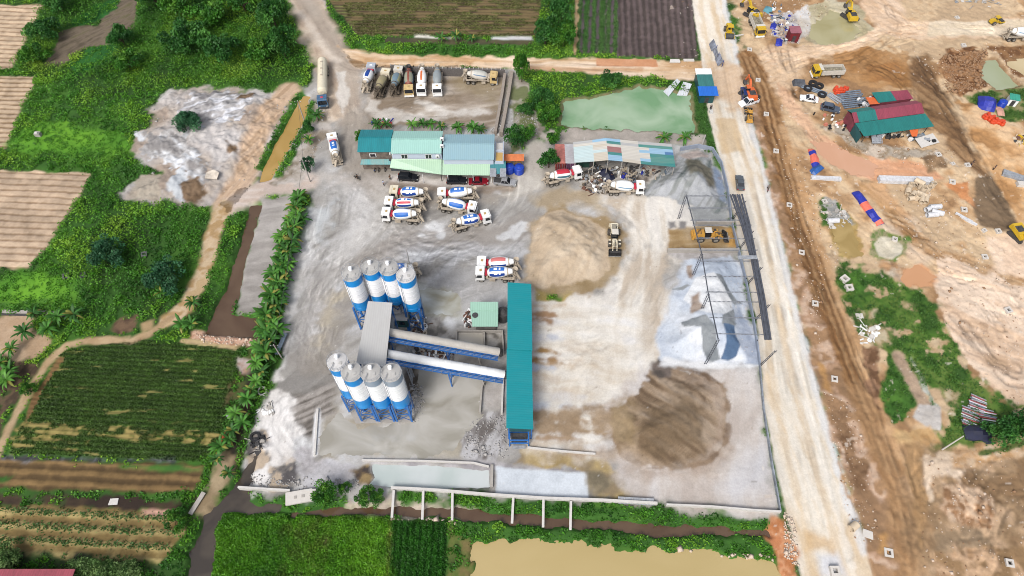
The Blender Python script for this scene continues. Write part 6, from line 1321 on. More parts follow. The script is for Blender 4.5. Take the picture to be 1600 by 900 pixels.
# control cabin next to the tower
p = G(623, 506, 0); t = thing('control_cabin', 'dark teal control cabin on stilts beside the far silos and tower', 'cabin', (p.x, p.y, 0), -.04)
m = MB(); m.box((0, 0, 2.6), (5.2, 4.4, 2.7), TEALW); m.build('wall', None, t)
m = MB(); m.slab([(-2.7, -2.3, 5.45), (2.7, -2.3, 5.45), (2.7, 2.3, 5.5), (-2.7, 2.3, 5.5)], .13, DUST); m.build('roof', None, t)
for sx in (-2.3, 2.3):
    for sy in (-1.9, 1.9): m = MB(); m.bar((sx, sy, 0), (sx, sy, 2.6), .2, SILOD); m.build('leg', None, t)
for x in (-1.5, 0, 1.5): m = MB(); m.box((x, -2.22, 3.7), (1.1, .05, 1.0), GLASS); m.build('window', None, t)
m = MB(); m.bar((-2.4, -1.6, 5.6), (3.2, -.6, 6.6), .28, DUST); m.build('roof_pipe', None, t)
# --- inclined conveyors
HOODW = mat('conveyor hood white', C(240, 240, 238, 1.4), .55, dirt=.2, scale=.9, dirtcol=C(196, 190, 180))
HOODG = mat('conveyor hood dusty', C(212, 206, 196), .75, dirt=.35, scale=.9, dirtcol=C(170, 160, 148))
def conveyor(a, za, b, zb, hood, label):
    A, B = G(a[0], a[1], za), G(b[0], b[1], zb); t = thing('belt_conveyor', label, 'belt conveyor', (A.x, A.y, 0), 0, 'inclined belt conveyors'); O = Vector((A.x, A.y, 0)); A, B = A-O, B-O
    d = (B-A); L = d.length; d.normalize(); r = d.cross(Vector((0, 0, 1))).normalized(); u = r.cross(d).normalized()
    m = MB(); n = 9; R = .82; k_ = int(L/1.15)
    def ring(q, rr): return [q+r*math.cos(math.pi*i/(n-1))*rr+u*math.sin(math.pi*i/(n-1))*rr for i in range(n)]
    for k in range(k_):
        s0, s1 = k*L/k_, (k+1)*L/k_-.0; rr = R+(.03 if k % 2 else 0); a0, a1 = ring(A+d*s0, rr), ring(A+d*s1, rr)
        m.add(a0+a1, [(i, i+n, i+n+1, i+1) for i in range(n-1)], hood, True); m.add(a0, [tuple(range(n))], hood); m.add(a1, [tuple(range(n-1, -1, -1))], hood)
    m.build('hood', None, t)
    m = MB(); H = 1.0
    for s in (-1, 1):
        for h in (-.05, -H): m.bar(A+r*s*.85+u*h, B+r*s*.85+u*h, .16, SILOD)
        q = int(L/1.9)
        for k in range(q):
            f0, f1 = k/q, (k+1)/q; p0, p1 = A.lerp(B, f0), A.lerp(B, f1); m.bar(p0+r*s*.85-u*.05, p1+r*s*.85-u*H, .08, SILOD); m.bar(p0+r*s*.85-u*.05, p0+r*s*.85-u*H, .08, SILOD)
    for k in range(int(L/1.9)): p0 = A.lerp(B, k/int(L/1.9)); m.bar(p0-r*.85-u*H, p0+r*.85-u*H, .08, SILOD)
    m.build('truss', None, t)
    m = MB(); m.slab([A+r*.95-u*.3, A+r*1.75-u*.3, B+r*1.75-u*.3, B+r*.95-u*.3][::-1] if (r.cross(d)).z > 0 and False else [A+r*.95-u*.3, B+r*.95-u*.3, B+r*1.75-u*.3, A+r*1.75-u*.3], .08, SILOD); w_ = m.build('walkway', None, t)
    m = MB(); q = int(L/1.6)
    for k in range(q+1): p0 = A.lerp(B, k/q)+r*1.72-u*.3; m.bar(p0, p0+Vector((0, 0, 1.05)), .05, GALV)
    for h in (.55, 1.05): m.bar(A+r*1.72-u*.3+Vector((0, 0, h)), B+r*1.72-u*.3+Vector((0, 0, h)), .05, GALV)
    m.build('railing', None, w_)
    m = MB(); m.tube(B-r*.7-u*.1+d*.5, B+r*.7-u*.1+d*.5, .38, STEEL, n=12); m.build('tail_drum', None, t)
    for f, c_ in ((.16, GALV), (.52, SILOD), (.82, CONC)):
        p0 = A.lerp(B, f); m = MB()
        for s in (-1, 1): m.bar(p0+r*s*.8-u*H, Vector((p0.x+r.x*s*1.0, p0.y+r.y*s*1.0, -.1)), .2, c_)
        zt = p0.z-1.2; k = 1.5
        while k < zt: m.bar(Vector((p0.x+r.x, p0.y+r.y, k)), Vector((p0.x-r.x, p0.y-r.y, min(k+1.5, zt))), .08, c_); m.bar(Vector((p0.x+r.x, p0.y+r.y, k)), Vector((p0.x-r.x, p0.y-r.y, k)), .1, c_); k += 1.5
        m.build('trestle', None, t)
conveyor((606, 519), 11.6, (779, 550), 3.2, HOODG, 'dusty cream hooded belt conveyor, the upper of the two')
conveyor((605, 553), 11.6, (787, 585), 3.2, HOODW, 'clean white hooded belt conveyor, the lower of the two')
# --- long teal shed over the aggregate bins
TEAL = roofmat('teal sheet', C(0, 148, 156), 'Y', .9, .45, dirt=.14, dirtcol=C(70, 160, 164), rib=.9)
zl, zr = 6.6, 6.0
P = [G(795, 441, zl), G(833.5, 441, zr), G(831, 546, zr), G(792.5, 546, zl), G(830, 669, zr-.25), G(790, 669, zl-.25)]
O = Vector((P[5].x, P[5].y, 0)); t = thing('bin_shed', 'long teal metal roofed shed over the aggregate bins', 'shed', O); q = [p-O for p in P]
X0, X1 = (q[0].x+q[5].x)/2, (q[1].x+q[4].x)/2; Y0, Y1, YM = q[5].y, q[0].y, q[2].y
m = MB(); m.slab([(X0, YM-.2, zl), (X1, YM-.2, zr), (X1, Y1, zr), (X0, Y1, zl)], .1, TEAL); m.build('roof', None, t)
m = MB(); m.slab([(X0-.12, Y0, zl-.22), (X1-.1, Y0, zr-.22), (X1-.1, YM, zr-.22), (X0-.12, YM, zl-.22)], .1, TEAL); m.build('roof', None, t)
m = MB(); m.box(((X0+X1)/2, Y0+.35, 3.9), (X1-X0-.6, .08, 1.8), TEALW); m.build('end_cladding', None, t)
for k in range(7):
    y = Y0+.4+(Y1-Y0-.8)*k/6
    for x in (X0+.3, X1-.35): m = MB(); m.bar((x, y, 0), (x, y, zr-.4), .22, SILOD); m.build('column', None, t)
    m = MB(); m.bar((X0+.3, y, zl-.45), (X1-.35, y, zr-.45), .14, SILOD, .3); m.build('rafter', None, t)
# the bins below: each a hopper of its own
for k in range(6):
    y = Y0+1.2+(Y1-Y0-2.2)*(k+.5)/6; b = thing('aggregate_bin', f'blue aggregate hopper under the teal shed, {ORD[k]} from the near end', 'hopper', (O.x, O.y+y, 0), 0, 'aggregate bins under the teal shed'); xm = X0+2.6
    m = MB(); m.add([(xm-2, -1.9, 3.6), (xm+2, -1.9, 3.6), (xm+2, 1.9, 3.6), (xm-2, 1.9, 3.6), (xm-.6, -.6, 1.6), (xm+.6, -.6, 1.6), (xm+.6, .6, 1.6), (xm-.6, .6, 1.6)], [(0, 1, 5, 4), (1, 2, 6, 5), (2, 3, 7, 6), (3, 0, 4, 7)], SILOD); m.build('hopper', None, b)
    for sx in (-1.9, 1.9): m = MB(); m.bar((xm+sx, -1.8, 0), (xm+sx, -1.8, 3.6), .18, SILOD); m.build('leg', None, b)
p = G(811, 692); t = thing('bin_feeder', 'blue framed feeder at the south end of the teal shed', 'feeder', (p.x, p.y, 0))
m = MB()
for sx in (-1.7, 1.7):
    for sy in (-.6, 1.4): m.bar((sx, sy, 0), (sx, sy, 3.0), .2, SILOD)
for z in (1.5, 3.0): m.bar((-1.7, -.6, z), (1.7, -.6, z), .2, SILOD); m.bar((-1.7, 1.4, z), (1.7, 1.4, z), .2, SILOD); m.bar((-1.7, -.6, z), (-1.7, 1.4, z), .2, SILOD); m.bar((1.7, -.6, z), (1.7, 1.4, z), .2, SILOD)
m.build('frame', None, t); m = MB(); m.box((0, .4, .6), (2.6, 1.4, 1.3), STEEL, taper=(1.1, 1.1)); m.build('motor_box', None, t)
m = MB(); m.box((0, -.9, .3), (2.4, .6, .08), GALV); m.build('step', None, t)
# --- pump house, tank and pits beside the shed
MINT = roofmat('mint sheet', C(164, 206, 184), 'X', .9, .5, dirt=.12, dirtcol=C(150, 190, 170))
P = [G(735, 472, 4.4), G(778.5, 473, 4.4), G(776.5, 511.5, 3.8), G(739, 510, 3.8)]; O = Vector(((P[0].x+P[1].x)/2, (P[0].y+P[3].y)/2, 0)); w, d = P[1].x-P[0].x, P[0].y-P[3].y
t = thing('pump_house', 'small mint green roofed shed left of the teal shed', 'shed', O)
m = MB(); m.slab([(-w/2, .8*d/5, 4.2), (w/2, .8*d/5, 4.2), (w/2, d/2, 4.5), (-w/2, d/2, 4.5)], .08, MINT); m.build('roof', None, t)
m = MB(); m.slab([(-w/2+.5, -d/2, 3.75), (w/2, -d/2, 3.75), (w/2, .8*d/5+.1, 4.12), (-w/2, .8*d/5+.1, 4.12)], .08, MINT); m.build('roof', None, t)
m = MB(); m.box((.3, .3, 0), (w-1.6, d-1.8, 3.6), mat('shed wall', C(120, 116, 112), .85, dirt=.3)); m.build('wall', None, t)
m = MB(); m.lathe([(0, .55), (1.2, .6), (1.25, .3)], (-w/2+1.0, -.2, 2.9), (-w/2+1.0, -.2, 5), STEEL, 14); m.build('drum_tank', None, t)
def tank(px, py, r, h, col, label, name='water_tank', z=0.):
    p = G(px, py, z); t = thing(name, label, 'tank', (p.x, p.y, z if z else gz(p.x, p.y)))
    m = MB(); pr = [(0, r*.96)]
    for k in range(5): pr += [(h*(.08+.17*k), r), (h*(.08+.17*k+.08), r), (h*(.08+.17*k+.1), r*.965), (h*(.08+.17*k+.15), r*.965)]
    pr += [(h*.96, r*.9), (h*1.0, r*.55), (h*1.08, r*.3), (h*1.09, .02)]; m.lathe(pr, (0, 0, 0), (0, 0, 1), col, 22, caps=False); m.build('body', None, t)
    m = MB(); m.lathe([(0, r*.3), (.1, r*.32), (.14, r*.1)], (0, 0, h*1.06), (0, 0, h*2), col, 12); m.build('lid', None, t)
    m = MB()
    for k in range(8): m.bar((0, 0, h*1.03), (math.cos(k*.785)*r*.85, math.sin(k*.785)*r*.85, h*.96), .07, STEEL)
    m.build('rib', None, t)
tank(786, 497, 1.35, 2.6, STEEL, 'dark round tank between the mint shed and the teal shed')
def wallrun(pts, h, th, mt, name, label, cat, zb=None, cap=None, group=None, foot=-.5):
    """a wall along a line of ground points, mitred at the corners"""
    P = [G(*p) for p in pts]; O = P[0].copy(); t = None; m = MB(); n = len(P); N = []
    for k in range(n):
        a = (P[k]-P[max(k-1, 0)]); b = (P[min(k+1, n-1)]-P[k]); d = (a.normalized() if a.length else Vector((0, 0, 0)))+(b.normalized() if b.length else Vector((0, 0, 0))); d.normalize(); N.append(Vector((-d.y, d.x, 0)))
    v = []
    for k in range(n):
        q = P[k]-O
        for s, z in ((-1, foot), (1, foot), (1, h), (-1, h)): w_ = q+N[k]*s*th/2; v.append((w_.x, w_.y, z))
    f = [(0, 1, 2, 3), (4*n-1, 4*n-2, 4*n-3, 4*n-4)]
    for k in range(n-1):
        b = 4*k
        for i in range(4): f.append((b+i, b+4+i, b+4+(i+1) % 4, b+(i+1) % 4))
    m.add(v, f, mt); o = m.build(name); o.location = O; tag(o, label, cat, group)
    if cap:
        m = MB()
        for k in range(n-1):
            a, b = P[k]-O, P[k+1]-O; L = (b-a).length; c_ = max(1, int(L/cap[1]))
            for i in range(c_+1): q = a.lerp(b, i/c_); m.box((q.x, q.y, h), (cap[2], cap[2], cap[3]), cap[0])
        m.build('post', None, o)
    return o
wallrun([(714, 519), (785, 520), (787, 556)], .9, .3, CONC, 'pit_wall', 'concrete kerb of the pit below the mint shed', 'pit wall')
wallrun([(714, 519), (713, 548)], .9, .3, CONC, 'pit_wall', 'left end wall of the pit below the mint shed', 'pit wall')
wallrun([(757, 522), (757, 556)], .8, .3, CONC, 'pit_wall', 'dividing wall inside the pit by the teal shed', 'pit wall')
wallrun([(754, 595), (750, 646)], .9, .35, CONC, 'pit_wall', 'left wall of the slurry pit under the white conveyor', 'pit wall')
wallrun([(786, 596), (784, 648)], .9, .35, LCONC, 'pit_wall', 'right wall of the slurry pit beside the teal shed', 'pit wall')
wallrun([(706, 545), (706, 565)], .8, .3, CONC, 'pit_wall', 'short wall between the two conveyors', 'pit wall')
# --- generic building pieces
def gable(t, x0, x1, y0, y1, ze, zr, mt, name='roof', lap=True):
    ym = (y0+y1)/2; m = MB(); th = .08
    m.add([(x0, y0, ze), (x1, y0, ze), (x1, ym, zr), (x0, ym, zr), (x1, y1, ze), (x0, y1, ze)]+[(x0, y0, ze-th), (x1, y0, ze-th), (x1, ym, zr-th), (x0, ym, zr-th), (x1, y1, ze-th), (x0, y1, ze-th)],
          [(0, 1, 2, 3), (3, 2, 4, 5), (7, 6, 9, 8), (8, 9, 11, 10), (0, 6, 7, 1), (5, 4, 10, 11), (0, 3, 9, 6), (3, 5, 11, 9), (1, 7, 8, 2), (2, 8, 10, 4)], mt)
    r = m.build(name, None, t); m = MB(); m.bar((x0, ym, zr+.03), (x1, ym, zr+.03), .3, mt, .07); m.build('ridge_cap', None, r); return r
def gwall(t, x0, x1, y0, y1, ze, zr, mt):
    ym = (y0+y1)/2; m = MB(); m.add([(x0, y0, 0), (x1, y0, 0), (x1, y1, 0), (x0, y1, 0), (x0, y0, ze), (x1, y0, ze), (x1, y1, ze), (x0, y1, ze), (x0, ym, zr), (x1, ym, zr)], [(0, 1, 5, 4), (2, 3, 7, 6), (1, 2, 6, 9, 5), (3, 0, 4, 8, 7)], mt); return m.build('wall', None, t)
# --- office: three roofs over two storeys, awnings in front
OW = mat('office wall', C(206, 216, 232), .8, dirt=.12, scale=1, dirtcol=C(170, 176, 186)); OWB = mat('bare wall', C(140, 126, 114), .9, dirt=.3)
MINT2 = roofmat('mint office sheet', C(168, 214, 202), 'X', .9, .5, dirt=.12, dirtcol=C(150, 186, 176)); TEAL2 = roofmat('teal office sheet', C(22, 140, 148), 'X', .9, .45, dirt=.1)
BLU2 = roofmat('blue grey office sheet', C(150, 186, 198), 'X', .9, .5, dirt=.16, dirtcol=C(170, 196, 186)); MINT3 = roofmat('pale mint awning', C(188, 220, 188), 'X', .9, .5, dirt=.14, dirtcol=C(170, 204, 190))
TEAL4 = roofmat('teal awning', C(70, 148, 156), 'X', .9, .5, dirt=.15)
ze, zr = 6.3, 7.3
a0, a1 = G(560.5, 220, 6.6).x, G(612, 220, 6.6).x; b0, b1 = a1+.05, G(690.5, 222, 6.6).x; c0, c1 = b1+.35, G(772.5, 228, 6.).x
ya1, ya0 = G(600, 202.5, ze).y, G(600, 237.5, ze).y; yb1, yb0 = G(650, 204.5, ze).y, G(650, 239.5, ze).y; yc1, yc0 = G(730, 209.5, 5.8).y, G(730, 249, 5.8).y
O = Vector((b0, yb0+.6, 0)); OX, OY = O.x, O.y
t = thing('office_building', 'two storey site office with teal, mint and grey blue roofs and a long awning', 'office', O)
gable(t, a0-OX, a1-OX, ya0-OY, ya1-OY, ze, zr, TEAL2); gable(t, b0-OX, b1-OX, yb0-OY, yb1-OY, ze-.05, zr-.05, MINT2); gable(t, c0-OX, c1-OX, yc0-OY, yc1-OY, 5.7, 6.7, BLU2)
gwall(t, a0-OX+.3, a1-OX, ya0-OY+.5, ya1-OY-.4, ze-.1, zr-.1, OWB); gwall(t, b0-OX+.02, b1-OX-.1, yb0-OY+.6, yb1-OY-.4, ze-.15, zr-.15, OW); gwall(t, c0-OX+.1, c1-OX-.2, yc0-OY+.5, yc1-OY-.4, 5.6, 6.6, OW)
for fx, wall_y in (((b0*.75+b1*.25), yb0+.6), ((b0*.27+b1*.73), yb0+.6)):
    m = MB(); m.box((fx-OX, wall_y-OY-.03, 4.0), (1.5, .1, 1.4), WHT); w_ = m.build('window', None, t)
    m = MB()
    for s in (-.35, .35): m.box((fx-OX+s, wall_y-OY-.085, 4.1), (.6, .03, 1.2), GLASS)
    m.build('pane', None, w_)
m = MB(); m.box((a0+3.2-OX, ya0+.5-OY-.04, 4.2), (1.5, .1, 1.1), WHT); w_ = m.build('window', None, t)
m = MB(); m.box((a0+3.2-OX, ya0+.5-OY-.1, 4.3), (1.2, .03, .9), GLASS); m.build('pane', None, w_)
def awning(pts_top, zt, pts_bot, zb, mt, name='awning'):
    A, B = [G(x, y, zt) for x, y in pts_top]; C_, D = [G(x, y, zb) for x, y in pts_bot]; m = MB(); q = [p-O for p in (C_, D, B, A)]
    m.slab(q, .07, mt); return m.build(name, None, t)
awning([(566, 245), (611, 246)], 3.6, [(563, 257), (610, 257)], 3.0, roofmat('worn teal awning', C(110, 176, 178), 'X', .9, .6, dirt=.3, dirtcol=C(180, 168, 150)))
awning([(612, 248), (690, 249)], 4.0, [(609, 262), (690, 272.5)], 2.9, MINT3); awning([(691.5, 249.5), (766, 251)], 4.0, [(691, 273), (765, 274)], 2.9, MINT3); awning([(766.5, 251), (790, 251)], 3.9, [(765.5, 272), (790.5, 271)], 2.9, TEAL4)
for x, y in ((623, 285), (662, 286), (701, 287), (740, 287), (768, 286)): p = G(x, y)-O; m = MB(); m.tube((p.x, p.y, 0), (p.x, p.y, 2.85), .07, WHT, n=8); m.build('post', None, t)
p = G(690.5, 283)-O; m = MB(); m.tube((p.x, p.y, 0), (p.x, p.y, 2.9), .09, STEEL, n=8); m.build('downpipe', None, t)
m = MB(); q = [G(x, y)-O for x, y in ((612, 262), (770, 264), (770, 268), (612, 266))]; m.box(((q[0].x+q[1].x)/2, yb0+.5-OY, 0), (q[1].x-q[0].x, .15, 3.8), mat('shopfront', C(88, 96, 104), .6, dirt=.3)); m.build('front_wall', None, t)
for fx in (.2, .5, .8): m = MB(); m.box((q[0].x+(q[1].x-q[0].x)*fx, yb0+.38-OY, 0), (1.6, .06, 2.3), GLASS); m.build('door', None, t)
d0 = G(773.5, 221, 5.).x-OX; d1 = G(787, 221, 5.).x-OX; e0, e1 = G(780, 250, 5).y-OY, G(780, 221, 5).y-OY
OCHR = mat('ochre slab', C(206, 168, 96), .8, dirt=.2, scale=.5, dirtcol=C(190, 176, 150))
m = MB(); m.box(((d0+d1)/2, (e0+e1)/2, 0), (d1-d0, e1-e0, 4.6), OW); m.build('annex', None, t)
m = MB(); m.box(((d0+d1)/2, e0+(e1-e0)*.24, 4.605), (d1-d0-.4, (e1-e0)*.44, .04), OCHR); m.box(((d0+d1)/2, e0+(e1-e0)*.75, 4.605), (d1-d0-.4, (e1-e0)*.46, .04), LCONC); m.build('roof_slab', None, t)
m = MB(); m.box(((d0+d1)/2, e0+(e1-e0)*.5, 4.6), (d1-d0, .18, .6), OW); [m.box((x, (e0+e1)/2, 4.6), (.15, e1-e0, .45), OW) for x in (d0+.08, d1-.08)]; m.build('parapet', None, t)
for x, y, z in ((611.5, 241, 5.2), (684, 246, 4.6), (690.5, 219, 7.), (690.5, 230, 6.6)): p = G(x, y, z)-O; m = MB(); m.box((p.x, p.y, z), (.8, .5, .7), WHT); m.lathe([(0, .26), (.03, .2)], (p.x, p.y-.26, z+.35), (p.x, p.y-1, z+.35), STEEL, 12); m.build('air_conditioner', None, t)
for x in (770.5, 786): p = G(x, 270, 3.1)-O; m = MB(); m.slab([(p.x-.7, p.y-1.1, 3.06), (p.x+.7, p.y-1.1, 3.06), (p.x+.7, p.y+1.1, 3.4), (p.x-.7, p.y+1.1, 3.4)], .05, GALV); m.build('skylight', None, t)
# tanks and crates east of the office
PBLUE = mat('blue plastic', C(30, 74, 196), .35, dirt=.1); ORANGE = mat('orange sheet', C(240, 140, 84), .6, dirt=.15)
tank(796, 268, 1.15, 1.9, PBLUE, 'left blue plastic water tank at the east end of the office'); tank(811, 269, 1.2, 1.9, PBLUE, 'right blue plastic water tank at the east end of the office')
p = G(804, 259); t = thing('tank_rack', 'orange topped rack of tanks behind the blue water tanks', 'rack', (p.x, p.y, 0))
m = MB(); m.slab([(-3.2, -.9, 2.6), (2.2, -.9, 2.6), (2.2, 1.1, 2.8), (-3.2, 1.1, 2.8)], .08, ORANGE); m.build('roof', None, t)
for x in (-3., -.4, 2.): m = MB(); m.bar((x, -.8, 0), (x, -.8, 2.55), .1, STEEL); m.build('post', None, t)
for x in (-1.8, .8): m = MB(); m.box((x, .1, .0), (1.7, 1.3, 1.9), mat('crate wood', C(176, 140, 96), .8, dirt=.3)); m.build('box', None, t)
# --- workshop with its patchwork roof: ridge runs away from the camera
PC = {k: roofmat('patch '+k, c, 'Y', .9, .6, dirt=.14, dirtcol=C(176, 168, 156)) for k, c in (('ice', C(206, 226, 226)), ('bone', C(222, 216, 204)), ('sky', C(158, 200, 228)), ('teal', C(52, 140, 136)), ('rust', C(168, 112, 110)), ('grey', C(196, 196, 194)), ('sand', C(216, 206, 188)), ('blue', C(82, 128, 176)), ('moss', C(80, 150, 140)))}
wx = [G(896.5, 238, 4.4).x, G(927, 236, 5.2).x, G(949, 235, 5.6).x, G(971, 236, 5.3).x, G(999, 238, 4.8).x, G(1052.5, 243, 4.1).x]; wz = [4.4, 5.2, 5.7, 5.3, 4.8, 4.1]
wy1 = [G(897, 222, 4.4).y, G(927, 218.5, 5.2).y, G(949, 215.5, 5.7).y, G(970, 218, 5.3).y, G(998, 221, 4.8).y, G(1051, 225, 4.1).y]; wy0 = [G(897, 254, 4.4).y, G(927, 252, 5.2).y, G(949, 250, 5.7).y, G(972, 252, 5.3).y, G(1000, 256, 4.8).y, G(1053.5, 261, 4.1).y]
O = Vector((wx[2], wy0[2], 0)); t = thing('workshop_shed', 'open workshop shed with a patchwork sheet roof of many colours', 'shed', O); m = MB()
seq = [['ice', 'ice', 'ice', 'ice', 'ice', 'ice', 'bone', 'grey'], ['sand', 'sand', 'sand', 'ice', 'bone', 'sand', 'bone', 'sky'], ['sky', 'sky', 'teal', 'rust', 'rust', 'bone', 'teal', 'sky'], ['sand', 'bone', 'bone', 'bone', 'bone', 'bone', 'grey', 'bone'], ['teal', 'moss', 'moss', 'teal', 'blue', 'sky', 'moss', 'grey']]
for k in range(5):
    for r in range(8):
        f0, f1 = r/8, (r+1)/8; A = Vector((wx[k], wy0[k]*(1-f0)+wy1[k]*f0, wz[k])); B = Vector((wx[k+1], wy0[k+1]*(1-f0)+wy1[k+1]*f0, wz[k+1])); D = Vector((wx[k], wy0[k]*(1-f1)+wy1[k]*f1, wz[k])); E = Vector((wx[k+1], wy0[k+1]*(1-f1)+wy1[k+1]*f1, wz[k+1]))
        if k == 4 and r in (1, 2, 3, 4, 5):
            h = .3 if r != 4 else .75; M1, M2 = A.lerp(B, h), D.lerp(E, h); m.slab([p-O for p in (A, M1, M2, D)], .06, PC['sky' if r in (4, 1) else 'bone']); m.slab([p-O for p in (M1, B, E, M2)], .06, PC[seq[k][r]])
        else: m.slab([p-O for p in (A, B, E, D)], .06, PC[seq[k][r]])
m.build('roof', None, t)
for k in range(6):
    for y in (wy0[k]+.4, wy1[k]-.4): m = MB(); m.bar((wx[k]-O.x+(.2 if k == 0 else -.2 if k == 5 else 0), y-O.y, 0), (wx[k]-O.x+(.2 if k == 0 else -.2 if k == 5 else 0), y-O.y, wz[k]-.08), .16, CONC); m.build('column', None, t)
m = MB(); m.box(((wx[0]+wx[5])/2-O.x, wy1[2]-O.y-1.2, 0), (wx[5]-wx[0]-1, .12, 3.9), mat('workshop back', C(110, 116, 118), .8, dirt=.35)); m.build('back_wall', None, t)
p = G(911, 262); t2 = thing('container', 'dark green container under the left front of the workshop roof', 'container', (p.x, p.y+1.2, 0), 0)
def container_mesh(col, L=6.06, W=2.44, H=2.6):
    m = MB(); m.box((0, 0, 0), (W, L, H), col)
    for k in range(16):
        for s in (-1, 1): m.box((s*(W/2+.02), -L/2+.3+k*(L-.6)/15, .15), (.05, .18, H-.3), col)
    for k in range(10): m.box((0, -L/2+.4+k*(L-.8)/9, H), (W-.3, .25, .03), col)
    return m
def container(px, py, col, dcol, label, rz=0.):
    p = G(px, py); t = thing('shipping_container', label, 'container', (p.x, p.y, gz(p.x, p.y)), rz, 'shipping containers'); container_mesh(col).build('body', None, t)
    for s in (-.6, .6):
        m = MB(); m.box((s, -3.06, .1), (1.12, .06, 2.4), dcol); d = m.build('door', None, t); m = MB(); [m.tube((s+q, -3.13, .2), (s+q, -3.13, 2.4), .03, GALV, n=6) for q in (-.25, .25)]; m.build('handle', None, d)
m = MB(); m.box((0, 0, 0), (5.2, 2.3, 2.5), mat('dark green steel', C(40, 86, 72), .6, dirt=.3)); [m.box((-2.4+.4*k, -1.17, .1), (.12, .05, 2.3), mat('dark green steel', C(40, 86, 72))) for k in range(13)]; m.build('body', None, t2)
m = MB(); m.box((1.9, -1.2, .1), (1.0, .06, 2.1), STEEL); m.build('door', None, t2)
container(875, 252, mat('container red', C(206, 128, 116), .7, dirt=.25, scale=.6), mat('container door red', C(140, 48, 48), .6, dirt=.25), 'faded red shipping container beside the workshop')
container(889.6, 252, mat('container grey', C(196, 196, 200), .7, dirt=.3, scale=.6, dirtcol=C(130, 110, 110)), mat('container door plum', C(110, 56, 96), .6, dirt=.25), 'pale grey shipping container with plum doors between red container and workshop')
# --- barracks on the right: red and teal roofs, turned a little
TEALB = roofmat('barracks teal', C(32, 128, 122), 'X', .8, .5, dirt=.1); REDB = roofmat('barracks red', C(158, 68, 86), 'X', .8, .5, dirt=.12)
A, B = G(1331, 176, 4.4), G(1440, 161, 4.4); rz = math.atan2(B.y-A.y, B.x-A.x); L = (B-A).length; t = thing('barracks', 'red and teal roofed workers barracks on the right', 'barracks', (A.x, A.y, 0), rz)
ca, sa = math.cos(rz), math.sin(rz)
def loc(px, py, z): q = G(px, py, z)-Vector((A.x, A.y, 0)); return Vector((q.x*ca+q.y*sa, -q.x*sa+q.y*ca, z))
yf = loc(1392, 184, 3.4).y; yb = loc(1380, 164, 3.5).y; ya = loc(1405, 205, 2.5).y
m = MB(); s1 = L*.33
m.slab([(0, yf, 3.4), (1.2, yf, 3.4), (1.2, 0, 4.4), (0, 0, 4.4)], .07, REDB); m.slab([(1.2, yf, 3.4), (s1, yf, 3.4), (s1, 0, 4.4), (1.2, 0, 4.4)], .07, TEALB); m.slab([(s1, yf, 3.4), (L, yf, 3.4), (L, 0, 4.4), (s1, 0, 4.4)], .07, REDB)
m.slab([(0, 0, 4.4), (s1, 0, 4.4), (s1, yb, 3.5), (0, yb, 3.5)], .07, TEALB); m.slab([(s1, 0, 4.4), (L, 0, 4.4), (L, yb, 3.5), (s1, yb, 3.5)], .07, REDB); m.build('roof', None, t)
m = MB(); m.slab([(1.0, ya, 2.5), (L+1.0, ya, 2.5), (L+.2, yf-.05, 3.3), (.2, yf-.05, 3.3)], .07, TEALB); m.build('awning', None, t)
m = MB(); wl = mat('barracks wall', C(150, 70, 84), .7, dirt=.25); m.box((L/2, (yf+yb)/2, 0), (L-.6, yb-yf-.5, 3.3), wl); m.build('wall', None, t)
m = MB(); m.add([(.25, ya+.3, 0), (.3, yf, 0), (.3, yf, 3.2), (.6, ya+.3, 2.4)], [(0, 1, 2, 3)], TEALW); m.add([(.31, ya+.3, 0), (.36, yf, 0), (.36, yf, 3.2), (.66, ya+.3, 2.4)], [(3, 2, 1, 0)], TEALW); m.build('side_cladding', None, t)
for k in range(6): x = 1.6+k*(L-2)/5; m = MB(); m.bar((x, ya+.3, 0), (x, ya+.3, 2.5), .12, STEEL); m.build('post', None, t)
for k in range(5): x = 2.5+k*(L-4)/4; m = MB(); m.box((x, yf+.2, 0), (1.0, .08, 2.1), GLASS if k % 2 else WHT); m.build('door', None, t)
q = [loc(1362, 144.5, 3.4), loc(1418, 140.5, 3.4), loc(1427, 154, 3.0), loc(1373, 160.5, 3.0)]
m = MB(); f = .52; T1, T2 = q[0].lerp(q[1], f), q[3].lerp(q[2], f); m.slab([q[3], T2, T1, q[0]], .07, TEALB); m.slab([T2, q[2], q[1], T1], .07, REDB); m.build('rear_roof', None, t)
m = MB(); c_ = (q[0]+q[1]+q[2]+q[3])/4; m.box((c_.x, c_.y, 0), ((q[1]-q[0]).length-.5, abs(q[0].y-q[3].y)-.4, 2.95), wl); m.build('rear_wall', None, t)
q = [loc(1353, 152, 2.9), loc(1366, 152, 2.9), loc(1375, 162, 2.9), loc(1359, 163, 2.9)]; m = MB(); m.slab([q[3], q[2], q[1], q[0]], .06, ORG); m.build('orange_canopy', None, t)
q = [loc(1421, 203, 2.3), loc(1435, 202, 2.3), loc(1433, 213, 2.0), loc(1425, 213, 2.0)]; m = MB(); m.slab([q[3], q[2], q[1], q[0]], .06, ORG); m.build('orange_canopy', None, t)
